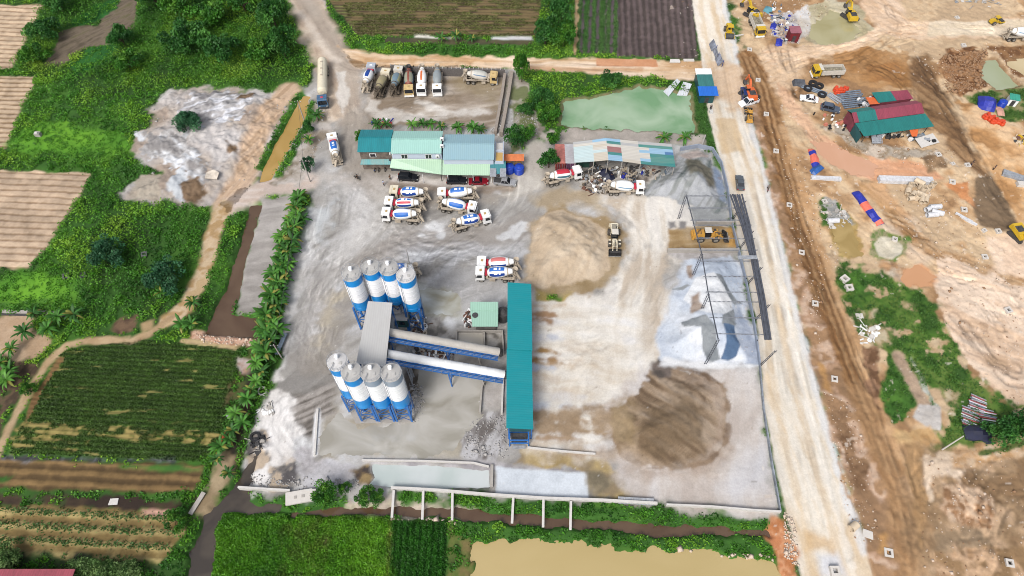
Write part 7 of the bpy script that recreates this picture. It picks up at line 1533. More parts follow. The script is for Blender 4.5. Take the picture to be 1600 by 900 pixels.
# --- small buildings and shelters
def shelter(px, py, w, d, h, roofs, wallc, label, name, cat, rz=0.):
    p = G(px, py); t = thing(name, label, cat, (p.x, p.y, gz(p.x, p.y)), rz)
    m = MB(); m.box((0, 0, -.2), (w*.88, d*.86, h), wallc); m.build('wall', None, t)
    y = -d/2; tot = sum(r[1] for r in roofs)
    for mt, k, dw in roofs: m = MB(); dd = d*k/tot; m.slab([(-w/2-dw, y, h+.1+dw*.3), (w/2+dw, y, h+.1+dw*.3), (w/2+dw, y+dd, h+.25+dw*.3), (-w/2-dw, y+dd, h+.25+dw*.3)], .07, mt); m.build('roof', None, t); y += dd
    m = MB(); m.box((0, -d*.435, .0), (.9, .06, 1.9), STEEL); m.build('door', None, t); return t
CBLUE = roofmat('bright blue sheet', C(40, 120, 226), 'X', .8, .45, dirt=.1)
shelter(1098.5, 143, 3.9, 10.0, 2.9, [(CBLUE, 3.2, .45), (roofmat('grey teal sheet', C(62, 132, 128), 'X', .8, .5, dirt=.12), 4.6, 0), (roofmat('white sheet', C(240, 240, 240, 1.4), 'X', .8, .5, dirt=.08), 2.2, .1)], TEALW, 'roadside hut with white, teal and bright blue roof bays by the pond', 'roadside_hut', 'hut')
shelter(1237, 61, 3.0, 2.8, 2.9, [(mat('maroon top', C(176, 110, 120), .6, dirt=.15), 1, 0)], mat('maroon wall', C(132, 30, 44), .6, dirt=.2), 'small maroon site hut with flat roof at the top right', 'site_hut', 'hut')
shelter(1578, 162, 2.4, 2.2, 2.2, [(roofmat('sea green', C(66, 176, 150), 'X', .8), 1, 0)], WHT, 'small white and sea green toilet hut in the shrubs on the right', 'toilet_hut', 'hut', -.3)
p = G(1563, 166); tank(1563, 166, 1.0, 1.6, PBLUE, 'blue plastic tank beside the sea green toilet hut')
p = G(56, 905, 3.); t = thing('red_roof_house', 'house with dull red roof cut by the bottom left edge', 'house', (p.x, p.y-2.5, 0)); RR_ = roofmat('dull red sheet', C(176, 78, 92), 'X', .8, .6, dirt=.15)
x0, x1 = G(-60, 889, 3.4).x-p.x, G(117, 891, 3.4).x-p.x; y1 = G(50, 889, 3.4).y-p.y+2.5
m = MB(); m.slab([(x0, y1-7, 3.9), (x1, y1-7, 3.9), (x1, y1, 3.4), (x0, y1, 3.4)], .1, RR_); m.build('roof', None, t)
m = MB(); m.box(((x0+x1)/2, y1-3.7, -.3), (x1-x0-.8, 6.0, 3.6), OWB); m.build('wall', None, t)
# --- steel canopy frame being built over the aggregate bays
DSTEEL = mat('grey painted steel', C(96, 100, 110), .6, dirt=.25, scale=1.5)
t = thing('canopy_frame', 'unfinished grey steel canopy frame over the aggregate bays by the road', 'steel frame', G(1092, 433)); O = t.location.copy()
Lc = [((1060, 342), (1070, 305)), ((1082, 433), (1092, 397)), ((1092, 493), (1103, 460)), ((1102, 569), (1115, 531))]
Rc = [((1144, 343), (1151, 318)), ((1155, 389), (1167, 364)), ((1167, 445), (1181, 418)), ((1178, 502), (1189, 478)), ((1187, 572), (1207, 533))]
def lattice(A, B, wd, parent, name, mt=DSTEEL, side=None, th=.09):
    d = (B-A); L = d.length; d.normalize(); s = side or (Vector((1, 0, 0)) if abs(d.z) > .5 else Vector((0, 0, 1)).cross(d).cross(d).normalized()); s = s*wd/2; m = MB(); m.bar(A+s, B+s, th, mt); m.bar(A-s, B-s, th, mt); n = max(2, int(L/.9))
    for k in range(n): a, b = A+d*L*k/n, A+d*L*(k+1)/n; m.bar(a+s*(1 if k % 2 else -1), b-s*(1 if k % 2 else -1), .05, mt)
    return m.build(name, None, parent)
HL = fit_h(*Lc[0])
tops = []
for b, tp in Lc: z = fit_h(b, tp, 12); P_ = G(*b); lattice(P_-O+Vector((0, 0, -.1)), P_-O+Vector((0, 0, z)), .42, t, 'column'); tops.append((P_.x, P_.y, z))
ztop = sum(q[2] for q in tops)/len(tops)
rt = []
for b, tp in Rc: z = 6.2; P_ = G(*b); lattice(P_-O+Vector((0, 0, -.1)), P_-O+Vector((1.2, .2, z)), .35, t, 'column'); rt.append(P_+Vector((1.2, .2, z)))
for k in range(3): lattice(Vector(tops[k])-O, Vector(tops[k+1])-O, .35, t, 'eave_beam', side=Vector((0, 0, 1)))
for (xl, yl), (xr, yr) in (((1070, 306), (1157, 306)), ((1075, 325), (1165, 325)), ((1079, 344), (1172, 344)), ((1082, 352), (1175, 352)), ((1087, 372), (1180, 373)), ((1092, 391), (1184, 391)), ((1094, 408), (1187, 408)), ((1098, 432), (1190, 432)), ((1103, 456), (1192, 457)), ((1105, 471), (1194, 472)), ((1108, 496), (1198, 497)), ((1113, 521), (1203, 523))):
    lattice(G(xl, yl, ztop)-O, G(xr, yr, ztop)-O, .3, t, 'truss', mat('grey primer steel', C(150, 154, 162), .6, dirt=.25), Vector((0, 0, 1)), .055)
def purlins(pts, label, n, wd):
    P_ = [G(x, y, ztop+.35) for x, y in pts]; t = thing('purlin_bundle', label, 'steel purlins', P_[0]); O = P_[0]
    for k in range(n):
        m = MB(); f = (k/(n-1)-.5)
        for a, b in zip(P_[:-1], P_[1:]):
            ia, ib = pts.index(pts[P_.index(a)]), P_.index(b); wa, wb = wd[ia], wd[ib]; m.bar(a-O+Vector((wa*f, 0, .12*(k % 2))), b-O+Vector((wb*f, 0, .12*(k % 2))), .30, DSTEEL, .22)
        m.build('purlin', None, t)
purlins([(1150, 304), (1165, 351), (1177, 402)], 'fanned bundle of dark purlins at the far end of the canopy frame', 6, [2.4, 1.6, 1.0])
purlins([(1178, 404), (1190, 466), (1200, 531)], 'narrow bundle of dark purlins along the road side of the canopy frame', 4, [1.05, 1.0, .95])
p = G(1168, 402, ztop+.9); m = MB(); m.slab([(-1.9, -.45, 0), (1.9, -.45, .05), (1.9, .45, .05), (-1.9, .45, 0)], .06, GALV); m.box((0, 0, -.3), (3.4, .12, .24), GALV); o = m.build('metal_sheet'); o.location = p; tag(o, 'loose galvanised sheet lying across the canopy purlins', 'metal sheet')
# --- walls round the site
BWALL = mat('blue grey sheet wall', C(160, 170, 186), .6, dirt=.3, scale=.6, dirtcol=C(120, 126, 136))
wallrun([(1062, 236), (1090, 231), (1112, 236), (1126, 258), (1136, 300), (1141, 345)], 1.3, .2, BWALL, 'sheet_wall', 'curved blue grey sheet wall behind the streaked gravel heap', 'wall')
wallrun([(1141, 346), (1152, 390), (1164, 440), (1176, 502), (1186, 572)], 1.1, .2, BWALL, 'sheet_wall', 'blue grey sheet wall between the aggregate bays and the road', 'wall', cap=(STEEL, 5, .12, .3))
wallrun([(1186, 573), (1192, 640), (1204, 720), (1218, 800)], .8, .2, mat('road wall', C(170, 178, 188), .7, dirt=.3, scale=.7), 'road_wall', 'low grey wall along the road beside the pale sand', 'wall')
wallrun([(1218, 801), (1180, 799), (1110, 793), (1040, 790)], .9, .3, LCONC, 'boundary_wall', 'pale boundary wall at the bottom right corner of the yard', 'wall')
wallrun([(1026, 788), (990, 786), (940, 783), (850, 780), (760, 774), (690, 768), (640, 765), (612, 764)], .9, .45, LCONC, 'boundary_wall', 'long pale boundary wall behind the settling pools', 'wall')
wallrun([(374, 763), (420, 766), (455, 768)], .9, .35, LCONC, 'boundary_wall', 'pale boundary wall at the bottom left corner of the yard', 'wall')
wallrun([(480, 768), (540, 767)], .9, .35, LCONC, 'boundary_wall', 'short pale boundary wall between the concrete slab and the bush', 'wall')
wallrun([(566, 720), (660, 721), (740, 724), (764, 730)], .5, .3, LCONC, 'pool_kerb', 'upper kerb of the pale settling pool', 'kerb', foot=-.8)
wallrun([(769, 727), (768, 762)], .5, .5, CONC, 'pool_kerb', 'dividing kerb between settling pool and white slab', 'kerb', foot=-.8)
wallrun([(497, 640), (492, 712)], .4, .35, LCONC, 'pool_kerb', 'white kerb along the left side of the big puddle', 'kerb')
wallrun([(824, 700), (880, 706), (930, 710)], .5, .3, LCONC, 'pool_kerb', 'low kerb right of the teal shed feeder', 'kerb')
wallrun([(1086, 352), (1145, 352)], 1.4, .3, CONC, 'bay_wall', 'concrete dividing wall at the far side of the ochre bay', 'wall')
wallrun([(1042, 394), (1153, 394)], 1.2, .4, CONC, 'bay_wall', 'concrete dividing wall between ochre bay and white gravel', 'wall')
STONE = mat('dark rubble stone', C(122, 116, 112), .95, dirt=.5, scale=3.5, dirtcol=C(72, 68, 66), bump=.15)
wallrun([(612, 113), (648, 116), (700, 118), (789, 120)], 2.3, .6, STONE, 'stone_wall', 'dark rubble stone retaining wall behind the parked mixers', 'wall', cap=(LCONC, 1.1, .16, .5))
BRK = mat('grey brick', C(172, 160, 148), .95, dirt=.4, scale=2.5, dirtcol=C(120, 108, 98))
wallrun([(789, 121), (785, 150), (778, 190), (774, 212)], 1.5, .7, BRK, 'brick_wall', 'inner grey brick wall at the right of the parking lot', 'wall')
wallrun([(800, 118), (795, 150), (788, 190), (783, 214)], 1.6, .8, BRK, 'brick_wall', 'outer grey brick wall at the right of the parking lot', 'wall')
wallrun([(1095, 232), (1100, 218)], 1.6, .3, CONC, 'wall_stub', 'short wall stub at the pond corner by the road', 'wall')
for k, (a, b) in enumerate((((615.5, 766), (612.5, 809)), ((661.5, 767), (660, 812)), ((707, 770), (706.5, 813)), ((802, 777), (800, 818)), ((849, 780), (848.5, 824)), ((892, 783), (891, 828)))):
    A_, B_ = G(*a, .55), G(*b, .35); m = MB(); m.bar((0, 0, 0), B_-A_, .42, LCONC, .42); o = m.build('concrete_beam'); o.location = A_+Vector((0, 0, .05)); tag(o, f'white concrete beam spanning the brown ditch, {ORD[k]} from the left', 'concrete beam', 'white beams over the ditch')
# ================================================================== THINGS LYING ABOUT
def put(m, px, py, name, label, cat, rz=0., z=0., group=None, kind=None, sc=1.):
    o = m.build(name); p = G(px, py); o.location = (p.x, p.y, gz(p.x, p.y)+z); o.rotation_euler = (0, 0, rz); o.scale = (sc, sc, sc); return tag(o, label, cat, group, kind)
MHC = mat('chamber concrete', C(222, 216, 208), .9, dirt=.2, scale=2, dirtcol=C(180, 168, 154)); HOLE = mat('dark opening', C(40, 38, 40), .9, dirt=.2)
def manhole(px, py, label, s=1.35, h=.5, rz=0., sq=.5, mt=None):
    s *= .8; mt = mt or MHC
    p = G(px, py); t = thing('manhole_chamber', label, 'manhole', (p.x, p.y, gz(p.x, p.y)-.1), rz, 'square concrete manhole chambers')
    m = MB(); i = s*sq/2; o = s/2; H = h+.1
    v = [(-o, -o), (o, -o), (o, o), (-o, o)]; w_ = [(-i, -i), (i, -i), (i, i), (-i, i)]
    m.add([(x, y, 0) for x, y in v]+[(x, y, H) for x, y in v]+[(x, y, H) for x, y in w_]+[(x, y, .02) for x, y in w_], [(k, (k+1) % 4, (k+1) % 4+4, k+4) for k in range(4)]+[(k+4, (k+1) % 4+4, (k+1) % 4+8, k+8) for k in range(4)]+[(k+8, (k+1) % 4+8, (k+1) % 4+12, k+12) for k in range(4)], mt)
    m.build('frame', None, t); m = MB(); m.box((0, 0, 0), (2*i-.02, 2*i-.02, .12), HOLE); m.build('shaft_floor', None, t)
row = [(1171, 78), (1184, 126), (1197, 179), (1212, 237), (1233, 321), (1252, 395), (1273, 475), (1304, 592), (1388, 864)]
for k, (x, y) in enumerate(row): manhole(x, y, f'{ORD[k]} square manhole chamber from the far end along the haul track verge', 1.5 if k < 8 else 1.8, .3, -.2)
for x, y, lb, s, rz in ((1575, 485, 'white manhole chamber alone on the pinkish dirt at the right edge', 1.6, .3), (1538, 402, 'tall white manhole block on the dirt above the long wheel ruts', 1.5, 0), (1465, 243, 'manhole chamber on dark soil right of the barracks front', 1.5, .2), (1488, 257, 'small round edged manhole between two larger chambers by the barracks', 1.0, .3), (1511, 259, 'white manhole chamber next to the person in black', 1.5, .1), (1488, 284, 'grey shaded manhole chamber beside the orange soil', 1.7, -.3),
                        (1506, 328, 'manhole chamber left of the dark earth patch', 1.6, -.2), (1537, 361, 'narrow manhole at the lower end of the dark earth patch', 1.1, .4), (1558, 363, 'manhole chamber next to the yellow excavator at the right edge', 1.4, .1), (1397, 375, 'manhole chamber on the round pale pad', 1.4, -.4), (1288, 315, 'manhole chamber in the weeds below the blue tarp', 1.3, .2),
                        (1319, 437, 'upper of two big manhole blocks beside the haul track weeds', 1.9, .6), (1326, 451, 'lower of two big manhole blocks with reddish inside by the weeds', 1.8, .1), (1577, 880, 'manhole chamber in the bottom right corner', 1.6, -.2), (1303, 893, 'manhole chamber on the concrete road at the bottom edge', 1.9, 0), (1495, 28, 'manhole chamber above the pale side road at the top right', 1.3, .2),
                        (1505, 72, 'grey manhole chamber below the pale side road', 1.4, 0), (104, 432, 'left manhole chamber of the pair in the lower left scrub', 1.7, .5), (131, 430, 'right manhole chamber of the pair in the lower left scrub', 1.6, .4), (226, 398, 'single manhole chamber deep in the lower left scrub', 1.5, .3), (372, 763, 'grey open chamber at the bottom left corner of the yard', 2.4, -.1)):
    manhole(x, y, lb, s, .75 if s > 1.7 else .4, rz, mt=mat('old concrete', C(120, 124, 120), .9, dirt=.3) if x < 400 else None)
m = MB(); m.slab([(-.7, -.6, .3), (.7, -.6, .3), (.7, .6, .3), (-.7, .6, .3)], .3, MHC); put(m, 1343, 494, 'chamber_cover', 'white square chamber cover lying in the right hand weeds', 'cover')
m = MB(); m.slab([(-.9, -.6, .2), (.9, -.7, .2), (.8, .6, .2), (-.8, .7, .2)], .2, MHC); put(m, 1355, 835, 'chamber_cover', 'white slab lying between road and haul track near the bottom', 'cover', -.3)
# pipes
PIPE = mat('pipe concrete', C(226, 206, 178), .9, dirt=.2, scale=2, dirtcol=C(170, 150, 124)); PIPEW = mat('white pipe concrete', C(236, 236, 238), .85, dirt=.15, scale=2)
def pipe_mesh(L, r, mt, th=.1): return MB().lathe([(0, r-th), (0, r), (L, r), (L, r-th), (0, r-th)], (-L/2, 0, r), (L/2, 0, r), mt, 20, caps=False)
pm = [pipe_mesh(2.2, .55, PIPE).build('pipe').data, pipe_mesh(1.4, .65, PIPE).build('pipe').data, pipe_mesh(2.6, .6, PIPEW).build('pipe').data]
for o in [o for o in bpy.data.objects if o.name.startswith('pipe') and o.parent is None and 'category' not in o]: bpy.data.objects.remove(o)
def pipe(px, py, k, rz, label, group=None, up=False, z=0.):
    p = G(px, py); o = bpy.data.objects.new('concrete_pipe', pm[k]); COLL.objects.link(o); o.location = (p.x, p.y, gz(p.x, p.y)+z)
    o.rotation_euler = (0, -math.pi/2 if up else 0, rz)
    if up: o.location = (p.x+.65*math.cos(rz), p.y+.65*math.sin(rz), gz(p.x, p.y)+.7)
    return tag(o, label, 'pipe', group)
for k, (x, y, kk, rz, up, z) in enumerate(((1421, 293, 1, .4, True, 0), (1428, 289, 1, 1., False, 0), (1437, 294, 1, -.6, True, 0), (1448, 298, 1, .2, True, 0), (1418, 301, 1, 1.2, False, 0), (1432, 291, 0, -.7, False, 1.0), (1441, 299, 1, 1.7, True, 0), (1426, 306, 1, .9, False, 0), (1455, 292, 1, .3, True, 0), (1438, 305, 0, -.6, False, 0), (1425, 311, 0, .2, False, 0), (1431, 311, 1, .9, True, 0))):
    pipe(x, y, kk, rz, 'short concrete pipe in the jumbled pile below the long white culvert', 'concrete pipes in the jumbled pile', up, z)
pipe(1439, 313, 0, 1.15, 'left sand coloured pipe of the pair at the front of the pile'); pipe(1446, 313, 0, 1.1, 'right sand coloured pipe of the pair at the front of the pile')
for a in ((1452, 328, 1, .4, 'small white pipe at the upper left of the white pipe group'), (1459, 326, 1, .1, 'small white pipe at the upper right of the white pipe group'), (1462, 335, 2, -.35, 'long white pipe at the front of the white pipe group'), (1455, 338, 1, .1, 'short white pipe at the lower left of the white pipe group')): pipe(a[0], a[1], min(2, a[2]+1) if a[2] == 1 else 2, a[3], a[4])
pipe(1300, 347, 2, .05, 'lone white pipe on the grey rubble beside the haul track')
pipe(1332, 824, 1, .6, 'short pipe on the verge by the white slab')
m = MB(); m.slab([(-6.1, -.8, 1.1), (6.1, -.8, 1.1), (6.1, -.02, 1.1), (-6.1, -.02, 1.1)], 1.1, PIPEW); m.slab([(-6.1, .02, 1.1), (6.1, .02, 1.1), (6.1, .8, 1.1), (-6.1, .8, 1.1)], 1.1, PIPEW); put(m, 1413, 284, 'box_culvert', 'long white concrete culvert beam above the pipe pile', 'culvert', -.04)
m = MB(); m.slab([(-3.4, -.5, .6), (3.4, -.5, .6), (3.4, .5, .6), (-3.4, .5, .6)], .6, PIPEW); put(m, 1290, 280, 'concrete_beam', 'white concrete beam lying above the dark patch by the haul track', 'concrete beam', -.06)
for k, (x, y) in enumerate(((1506, 340), (1513, 345))): m = MB(); m.slab([(-1.9, -.3, .4), (1.9, -.3, .4), (1.9, .3, .4), (-1.9, .3, .4)], .4, PIPEW); put(m, x, y, 'concrete_beam', ['left', 'right'][k]+' white beam of the pair lying by the dark earth patch', 'concrete beam', -.75)
m = MB(); m.slab([(-2.6, -.9, .7), (2.6, -.9, .7), (2.6, .9, .7), (-2.6, .9, .7)], .7, GALV); put(m, 1584, 277, 'sheet_stack', 'pale blue stack of sheets at the right edge', 'stack', -.5)
m = MB(); m.box((0, 0, 0), (2.6, 1.3, .8), MHC, taper=(.95, .9)); put(m, 1596, 290, 'concrete_block', 'white concrete block at the right edge below the sheet stack', 'block', -.1)
# tarpaulins over long stacks
TARPB = mat('blue tarpaulin', C(46, 58, 176), .45, dirt=.35, scale=1.6, dirtcol=C(30, 36, 110), bump=.2); TARPO = mat('salmon tarpaulin', C(246, 128, 104), .5, dirt=.25, scale=1.6, dirtcol=C(200, 90, 70), bump=.2); TARPL = mat('bright blue tarpaulin', C(48, 110, 192), .45, dirt=.25, scale=1.2, bump=.2)
def tarp(pts, wd, h, mats, label, name='tarpaulin_stack', cat='tarpaulin'):
    P_ = [G(*p) for p in pts]; O = P_[0]; m = MB(); rg = random.Random(len(label)); L = [0]
    seg = []
    for a, b in zip(P_[:-1], P_[1:]):
        n = max(2, int((b-a).length/1.0))
        for k in range(n): seg.append(a.lerp(b, k/n))
    seg.append(P_[-1]); n = len(seg); rows_ = []
    for k, q in enumerate(seg):
        d = (seg[min(k+1, n-1)]-seg[max(k-1, 0)]).normalized(); s = Vector((-d.y, d.x, 0)); r_ = []; g0 = gz(q.x, q.y)
        e = .35 if k in (0, n-1) else 1
        for f, z in ((-.62, 0), (-.5, .55), (-.18, .95), (.05, 1.0), (.3, .9), (.5, .55), (.62, 0)): r_.append(q-O+s*wd*f*rg.uniform(.85, 1.15)+Vector((0, 0, g0-.03+z*h*e*rg.uniform(.8, 1.2))))
        rows_.append(r_)
    for k in range(n-1):
        for i in range(6): m.add([rows_[k][i], rows_[k][i+1], rows_[k+1][i+1], rows_[k+1][i]], [(3, 2, 1, 0)], mats[(k*7//n+(i > 3)*(k % 5 == 0)) % len(mats)], True)
    for r_ in (rows_[0], rows_[-1]): m.add(r_, [tuple(range(7))], mats[0])
    o = m.build(name); o.location = (O.x, O.y, 0); return tag(o, label, cat)
tarp([(1336, 300), (1350, 318), (1362, 336), (1376, 352)], 1.7, .9, [TARPB, TARPB, TARPO], 'long stack under blue and salmon tarpaulin on the pink dirt')
tarp([(1267, 233), (1272, 250), (1275, 264)], 1.5, .8, [TARPO, TARPB, TARPO], 'narrow stack under salmon and blue tarpaulin beside the haul track'); tarp([(1271, 262), (1281, 269)], 3.0, .9, [TARPL], 'bright blue tarpaulin heap at the end of the narrow stack')
tarp([(1527, 160), (1540, 163), (1554, 167)], 4.2, 1.5, [TARPB], 'dark blue tarpaulin heap in the shrubs at the upper right')
tarp([(1556, 174), (1568, 175)], 2.6, .7, [mat('pink tarp', C(226, 172, 150), .7, dirt=.2, bump=.15)], 'pale pink sheet heap below the blue tank')
tarp([(1212, 66), (1222, 68)], 2.6, 1.0, [TARPB], 'small blue tarpaulin heap left of the maroon hut')
tarp([(1204, 40), (1213, 42)], 2.2, .8, [TARPB, mat('white tarp', C(230, 230, 234), .6, dirt=.2)], 'small blue and white tarpaulin heap in the rubbish at the top')
tarp([(1194, 14), (1206, 18)], 2.6, .8, [mat('teal tarp', C(110, 176, 190), .6, dirt=.25)], 'pale teal tarpaulin heap beside the top excavator')
tarp([(1505, 676), (1530, 678), (1548, 682)], 2.6, .8, [mat('night blue tarp', C(36, 40, 70), .5, dirt=.3)], 'dark blue sheet below the stacked red tubes')
tarp([(940, 277), (956, 271)], 3.2, 1.3, [mat('night blue tarp', C(36, 40, 70), .5)], 'dark blue tarpaulin bale in front of the workshop')
tarp([(348, 683), (357, 685)], 1.9, 1.0, [mat('orange tarp', C(232, 110, 70), .6, dirt=.25)], 'small orange tarpaulin heap in the banana plants by the lower ditch')
# trench and dirt ridge beside the stack
# orange barrels
BAR = mat('orange plastic', C(240, 84, 44), .45, dirt=.15, scale=2)
bmesh_ = MB().lathe([(0, .36), (.1, .4), (.45, .38), (.5, .33), (.85, .3), (.9, .2), (.92, .08)], (0, 0, 0), (0, 0, 1), BAR, 14).build('b'); bd = bmesh_.data; bpy.data.objects.remove(bmesh_)
def barrel(px, py, label, grp):
    p = G(px, py); o = bpy.data.objects.new('traffic_barrel', bd); COLL.objects.link(o); o.location = (p.x, p.y, gz(p.x, p.y)); o.rotation_euler = (0, 0, random.uniform(0, 6)); o.scale = (1.3, 1.3, 1.15); tag(o, label, 'barrel', grp)
for k in range(18): barrel(1304+random.uniform(0, 20), 143.5+random.uniform(-5, 3), 'orange plastic barrel in the cluster behind the steel pipes', 'orange barrels behind the steel pipes')
for k in range(18): f = k/17; barrel(1537+28*f+random.uniform(-1.5, 1.5), 183+14*f+random.uniform(-3, 3), 'orange plastic barrel in the line below the blue tarpaulin', 'orange barrels in a line')
# steel pipes and bundles at the barracks
def bundle(a, b, n, r, mt, label, wd, stack=1):
    A_, B_ = G(*a), G(*b); t = thing('pipe_bundle', label, 'pipe bundle', A_); d = B_-A_; s = Vector((-d.y, d.x, 0)).normalized()
    for q in range(stack):
        for k in range(n): m = MB(); o_ = s*(k/(max(n-1, 1))-.5)*wd+Vector((0, 0, r+gz(A_.x, A_.y)+q*2*r)); m.tube(o_, d+o_+Vector((random.uniform(-.3, .3), 0, 0)), r, mt, n=8); m.build('pipe', None, t)
BST = mat('blue grey pipe', C(132, 148, 166), .45, dirt=.25, scale=2)
bundle((1312, 157), (1350, 153), 9, .22, BST, 'wide layer of blue grey steel pipes left of the barracks', 5.5)
bundle((1294, 147), (1314, 160), 4, .2, GALV, 'grey steel pipe bundle lying over black rolls', 1.5); bundle((1252, 134), (1292, 148), 3, .2, BST, 'long steel pipe bundle beside the black rolls', 1.2)
BLK = mat('black rubber', C(36, 36, 40), .8, dirt=.3)
for k, (x, y) in enumerate(((1262, 139), (1270, 131), (1280, 135), (1284, 149))): m = MB(); m.lathe([(0, .5), (0, 1.1), (.5, 1.1), (.5, .5), (0, .5)], (0, 0, .02), (0, 0, 1), BLK, 18, caps=False); put(m, x, y, 'pipe_roll', ['left', 'top', 'right', 'lowest'][k]+' black pipe roll beside the white sedan and steel pipes', 'pipe roll')
m = MB(); m.box((0, 0, 0), (3.2, 2., 1.0), mat('slate canvas', C(104, 108, 116), .8, dirt=.3), taper=(.8, .7)); put(m, 1248, 131, 'covered_crate', 'grey canvas covered crate left of the black rolls', 'crate', -.1)
m = MB(); [m.box((random.uniform(-2.4, 2.4), random.uniform(-1.6, 1.6), 0), (random.uniform(.5, 1.1), random.uniform(.4, .9), random.uniform(.3, .8)), random.choice([WHT, WHT, GALV, BLK]), rz=random.uniform(0, 3)) for k in range(18)]; put(m, 1350, 160, 'sack_pile', 'white sacks and scraps piled by the barracks left end', 'sacks', kind='stuff')
m = MB(); [m.box((random.uniform(-2.4, 2.4), random.uniform(-2.6, 2.6), 0), (random.uniform(.4, .9), random.uniform(.4, .9), random.uniform(.3, .7)), random.choice([WHT, PIPE, BLK, mat('salmon plastic', C(226, 140, 116), .6)]), rz=random.uniform(0, 3), taper=(.8, .8)) for k in range(26)]; put(m, 1303, 192, 'debris', 'pile of white, salmon and black site debris by the barracks weeds', 'debris', kind='stuff')
m = MB(); [m.box((random.uniform(-8, 8), random.uniform(-.9, .9), 0), (random.uniform(.4, 1.3), random.uniform(.4, .9), random.uniform(.3, 1.0)), random.choice([WHT, GALV, BLK, STEEL, PIPE, BST]), rz=random.uniform(0, 3)) for k in range(44)]; put(m, 1404, 214, 'debris', 'mixed goods lying under the front awning of the barracks', 'debris', rz=-.13, kind='stuff')
m = MB(); m.slab([(-2.6, -1.4, .6), (2.6, -1.4, .6), (2.6, 1.4, 1.0), (-2.6, 1.4, 1.0)], .08, LCONC); put(m, 1447, 222, 'metal_sheet', 'white roofing sheet on the ground right of the barracks front', 'metal sheet', .35)
m = MB(); m.bar((-1.2, -2, .6), (-1.2, 2, 2.2), .1, GALV); m.bar((1.2, -2, .6), (1.2, 2, 2.2), .1, GALV); [m.bar((-1.2, -2+.5*k, .6+.2*k), (1.2, -2+.5*k, .6+.2*k), .08, GALV) for k in range(9)]; m.slab([(-1.1, -1.9, .5), (1.1, -1.9, .5), (1.1, 1.9, 2.0), (-1.1, 1.9, 2.0)], .05, GALV); put(m, 1365, 218, 'ramp', 'grey metal ramp leaning at the barracks front awning', 'ramp')
# stacked striped tubes
REDT = mat('red striped tube', C(188, 84, 92), .6, dirt=.2)
for nm, x, y, rz, n in (('upper', 1526, 632, -.45, 14), ('lower', 1515, 652, -.45, 14), ('right', 1542, 652, -.25, 10)):
    t = thing('tube_stack', f'{nm} stack of red and grey striped tubes in the right hand weeds', 'tubes', G(x, y), rz)
    for k in range(n): m = MB(); m.tube((-1.4+random.uniform(-.3, .3), -1.9+3.8*k/n, .3), (1.4+random.uniform(-.3, .3), -1.9+3.8*k/n+random.uniform(-.25, .25), .3), .11, [REDT, GALV, BST, PIPEW][k % 4], n=8); m.build('tube', None, t)
# workshop scrap, plant scrap
def scrapheap(poly, n, name, label, mats, smax=1.3, hmax=.7):
    P_ = GA(poly); m = MB(); c_ = P_.mean(0); k = 0
    while k < n:
        x, y = random.uniform(P_[:, 0].min(), P_[:, 0].max()), random.uniform(P_[:, 1].min(), P_[:, 1].max())
        if sdf(P_, np.array([x]), np.array([y]))[0] > 0: continue
        k += 1; z = gz(x, y); mt = random.choice(mats); q = random.random(); x -= c_[0]; y -= c_[1]
        if q < .4: a = random.uniform(0, 6.3); L = random.uniform(.5, smax*1.6); m.bar((x, y, z+random.uniform(.05, hmax*.4)), (x+math.cos(a)*L, y+math.sin(a)*L, z+random.uniform(.05, hmax)), random.uniform(.08, .2), mt)
        elif q < .75: m.box((x, y, z-.05), (random.uniform(.2, smax), random.uniform(.2, smax*.8), random.uniform(.15, hmax)), mt, rz=random.uniform(0, 3), taper=(.8, .7))
        elif q < .9: m.lathe([(0, .2), (0, .45), (.2, .5), (.22, .25)], (x, y, z), (x, y+.001, z+1), mt, 10)
        else: m.tube((x, y, z+.2), (x+random.uniform(-1, 1), y+random.uniform(-1, 1), z+.25), .16, mt, n=8)
    o = m.build(name); o.location = (c_[0], c_[1], 0); return tag(o, label, 'scrap', kind='stuff')
SM = [STEEL, TAN, CONC, MUDST, GALV, RUST, WHT, STEEL, TAN]
scrapheap([(905, 270), (925, 264), (950, 272), (948, 300), (925, 304), (908, 294)], 130, 'scrap', 'jumbled steel scrap between the two mixers at the workshop', SM)
scrapheap([(930, 258), (1040, 264), (1046, 274), (1010, 280), (960, 276), (935, 268)], 90, 'scrap', 'machine parts and scrap under the workshop roof edge', SM+[TARPB, BST], 1.4, 1.2)
scrapheap([(974, 274), (990, 272), (996, 290), (978, 294)], 50, 'scrap', 'grey blue scrap pile beside the white mixer cab', [BST, GALV, STEEL, TAN], 1.2, 1.)
scrapheap([(640, 500), (668, 496), (664, 525), (640, 520)], 60, 'scrap', 'scrap steel under the far silos by the conveyor head', SM)
scrapheap([(650, 540), (708, 552), (706, 568), (650, 556)], 70, 'scrap', 'scrap and rods lying between the two conveyors', SM+[RUST, RUST])
scrapheap([(726, 484), (735, 484), (735, 512), (727, 512)], 26, 'scrap', 'pipes and hoses beside the mint pump house', [WHT, RUST, STEEL])
scrapheap([(388, 690), (412, 680), (416, 700), (396, 710)], 26, 'scrap', 'dark scrap and tyres on the white crust at left', [STEEL, BLK, CONC])
scrapheap([(404, 640), (424, 630), (428, 646), (410, 650)], 26, 'scrap', 'white concrete scraps at the yard edge by the bananas', [WHT, LCONC, CONC], .9, .3)
scrapheap([(563, 190), (600, 188), (640, 194), (600, 196)], 16, 'scrap', 'coloured scrap behind the office roof', [WHT, RED, GALV, TARPB], 1.6, 1.)
scrapheap([(770, 196), (788, 200), (784, 216), (766, 212)], 24, 'scrap', 'white rubble at the foot of the brick walls', [WHT, LCONC, CONC], .8, .4)
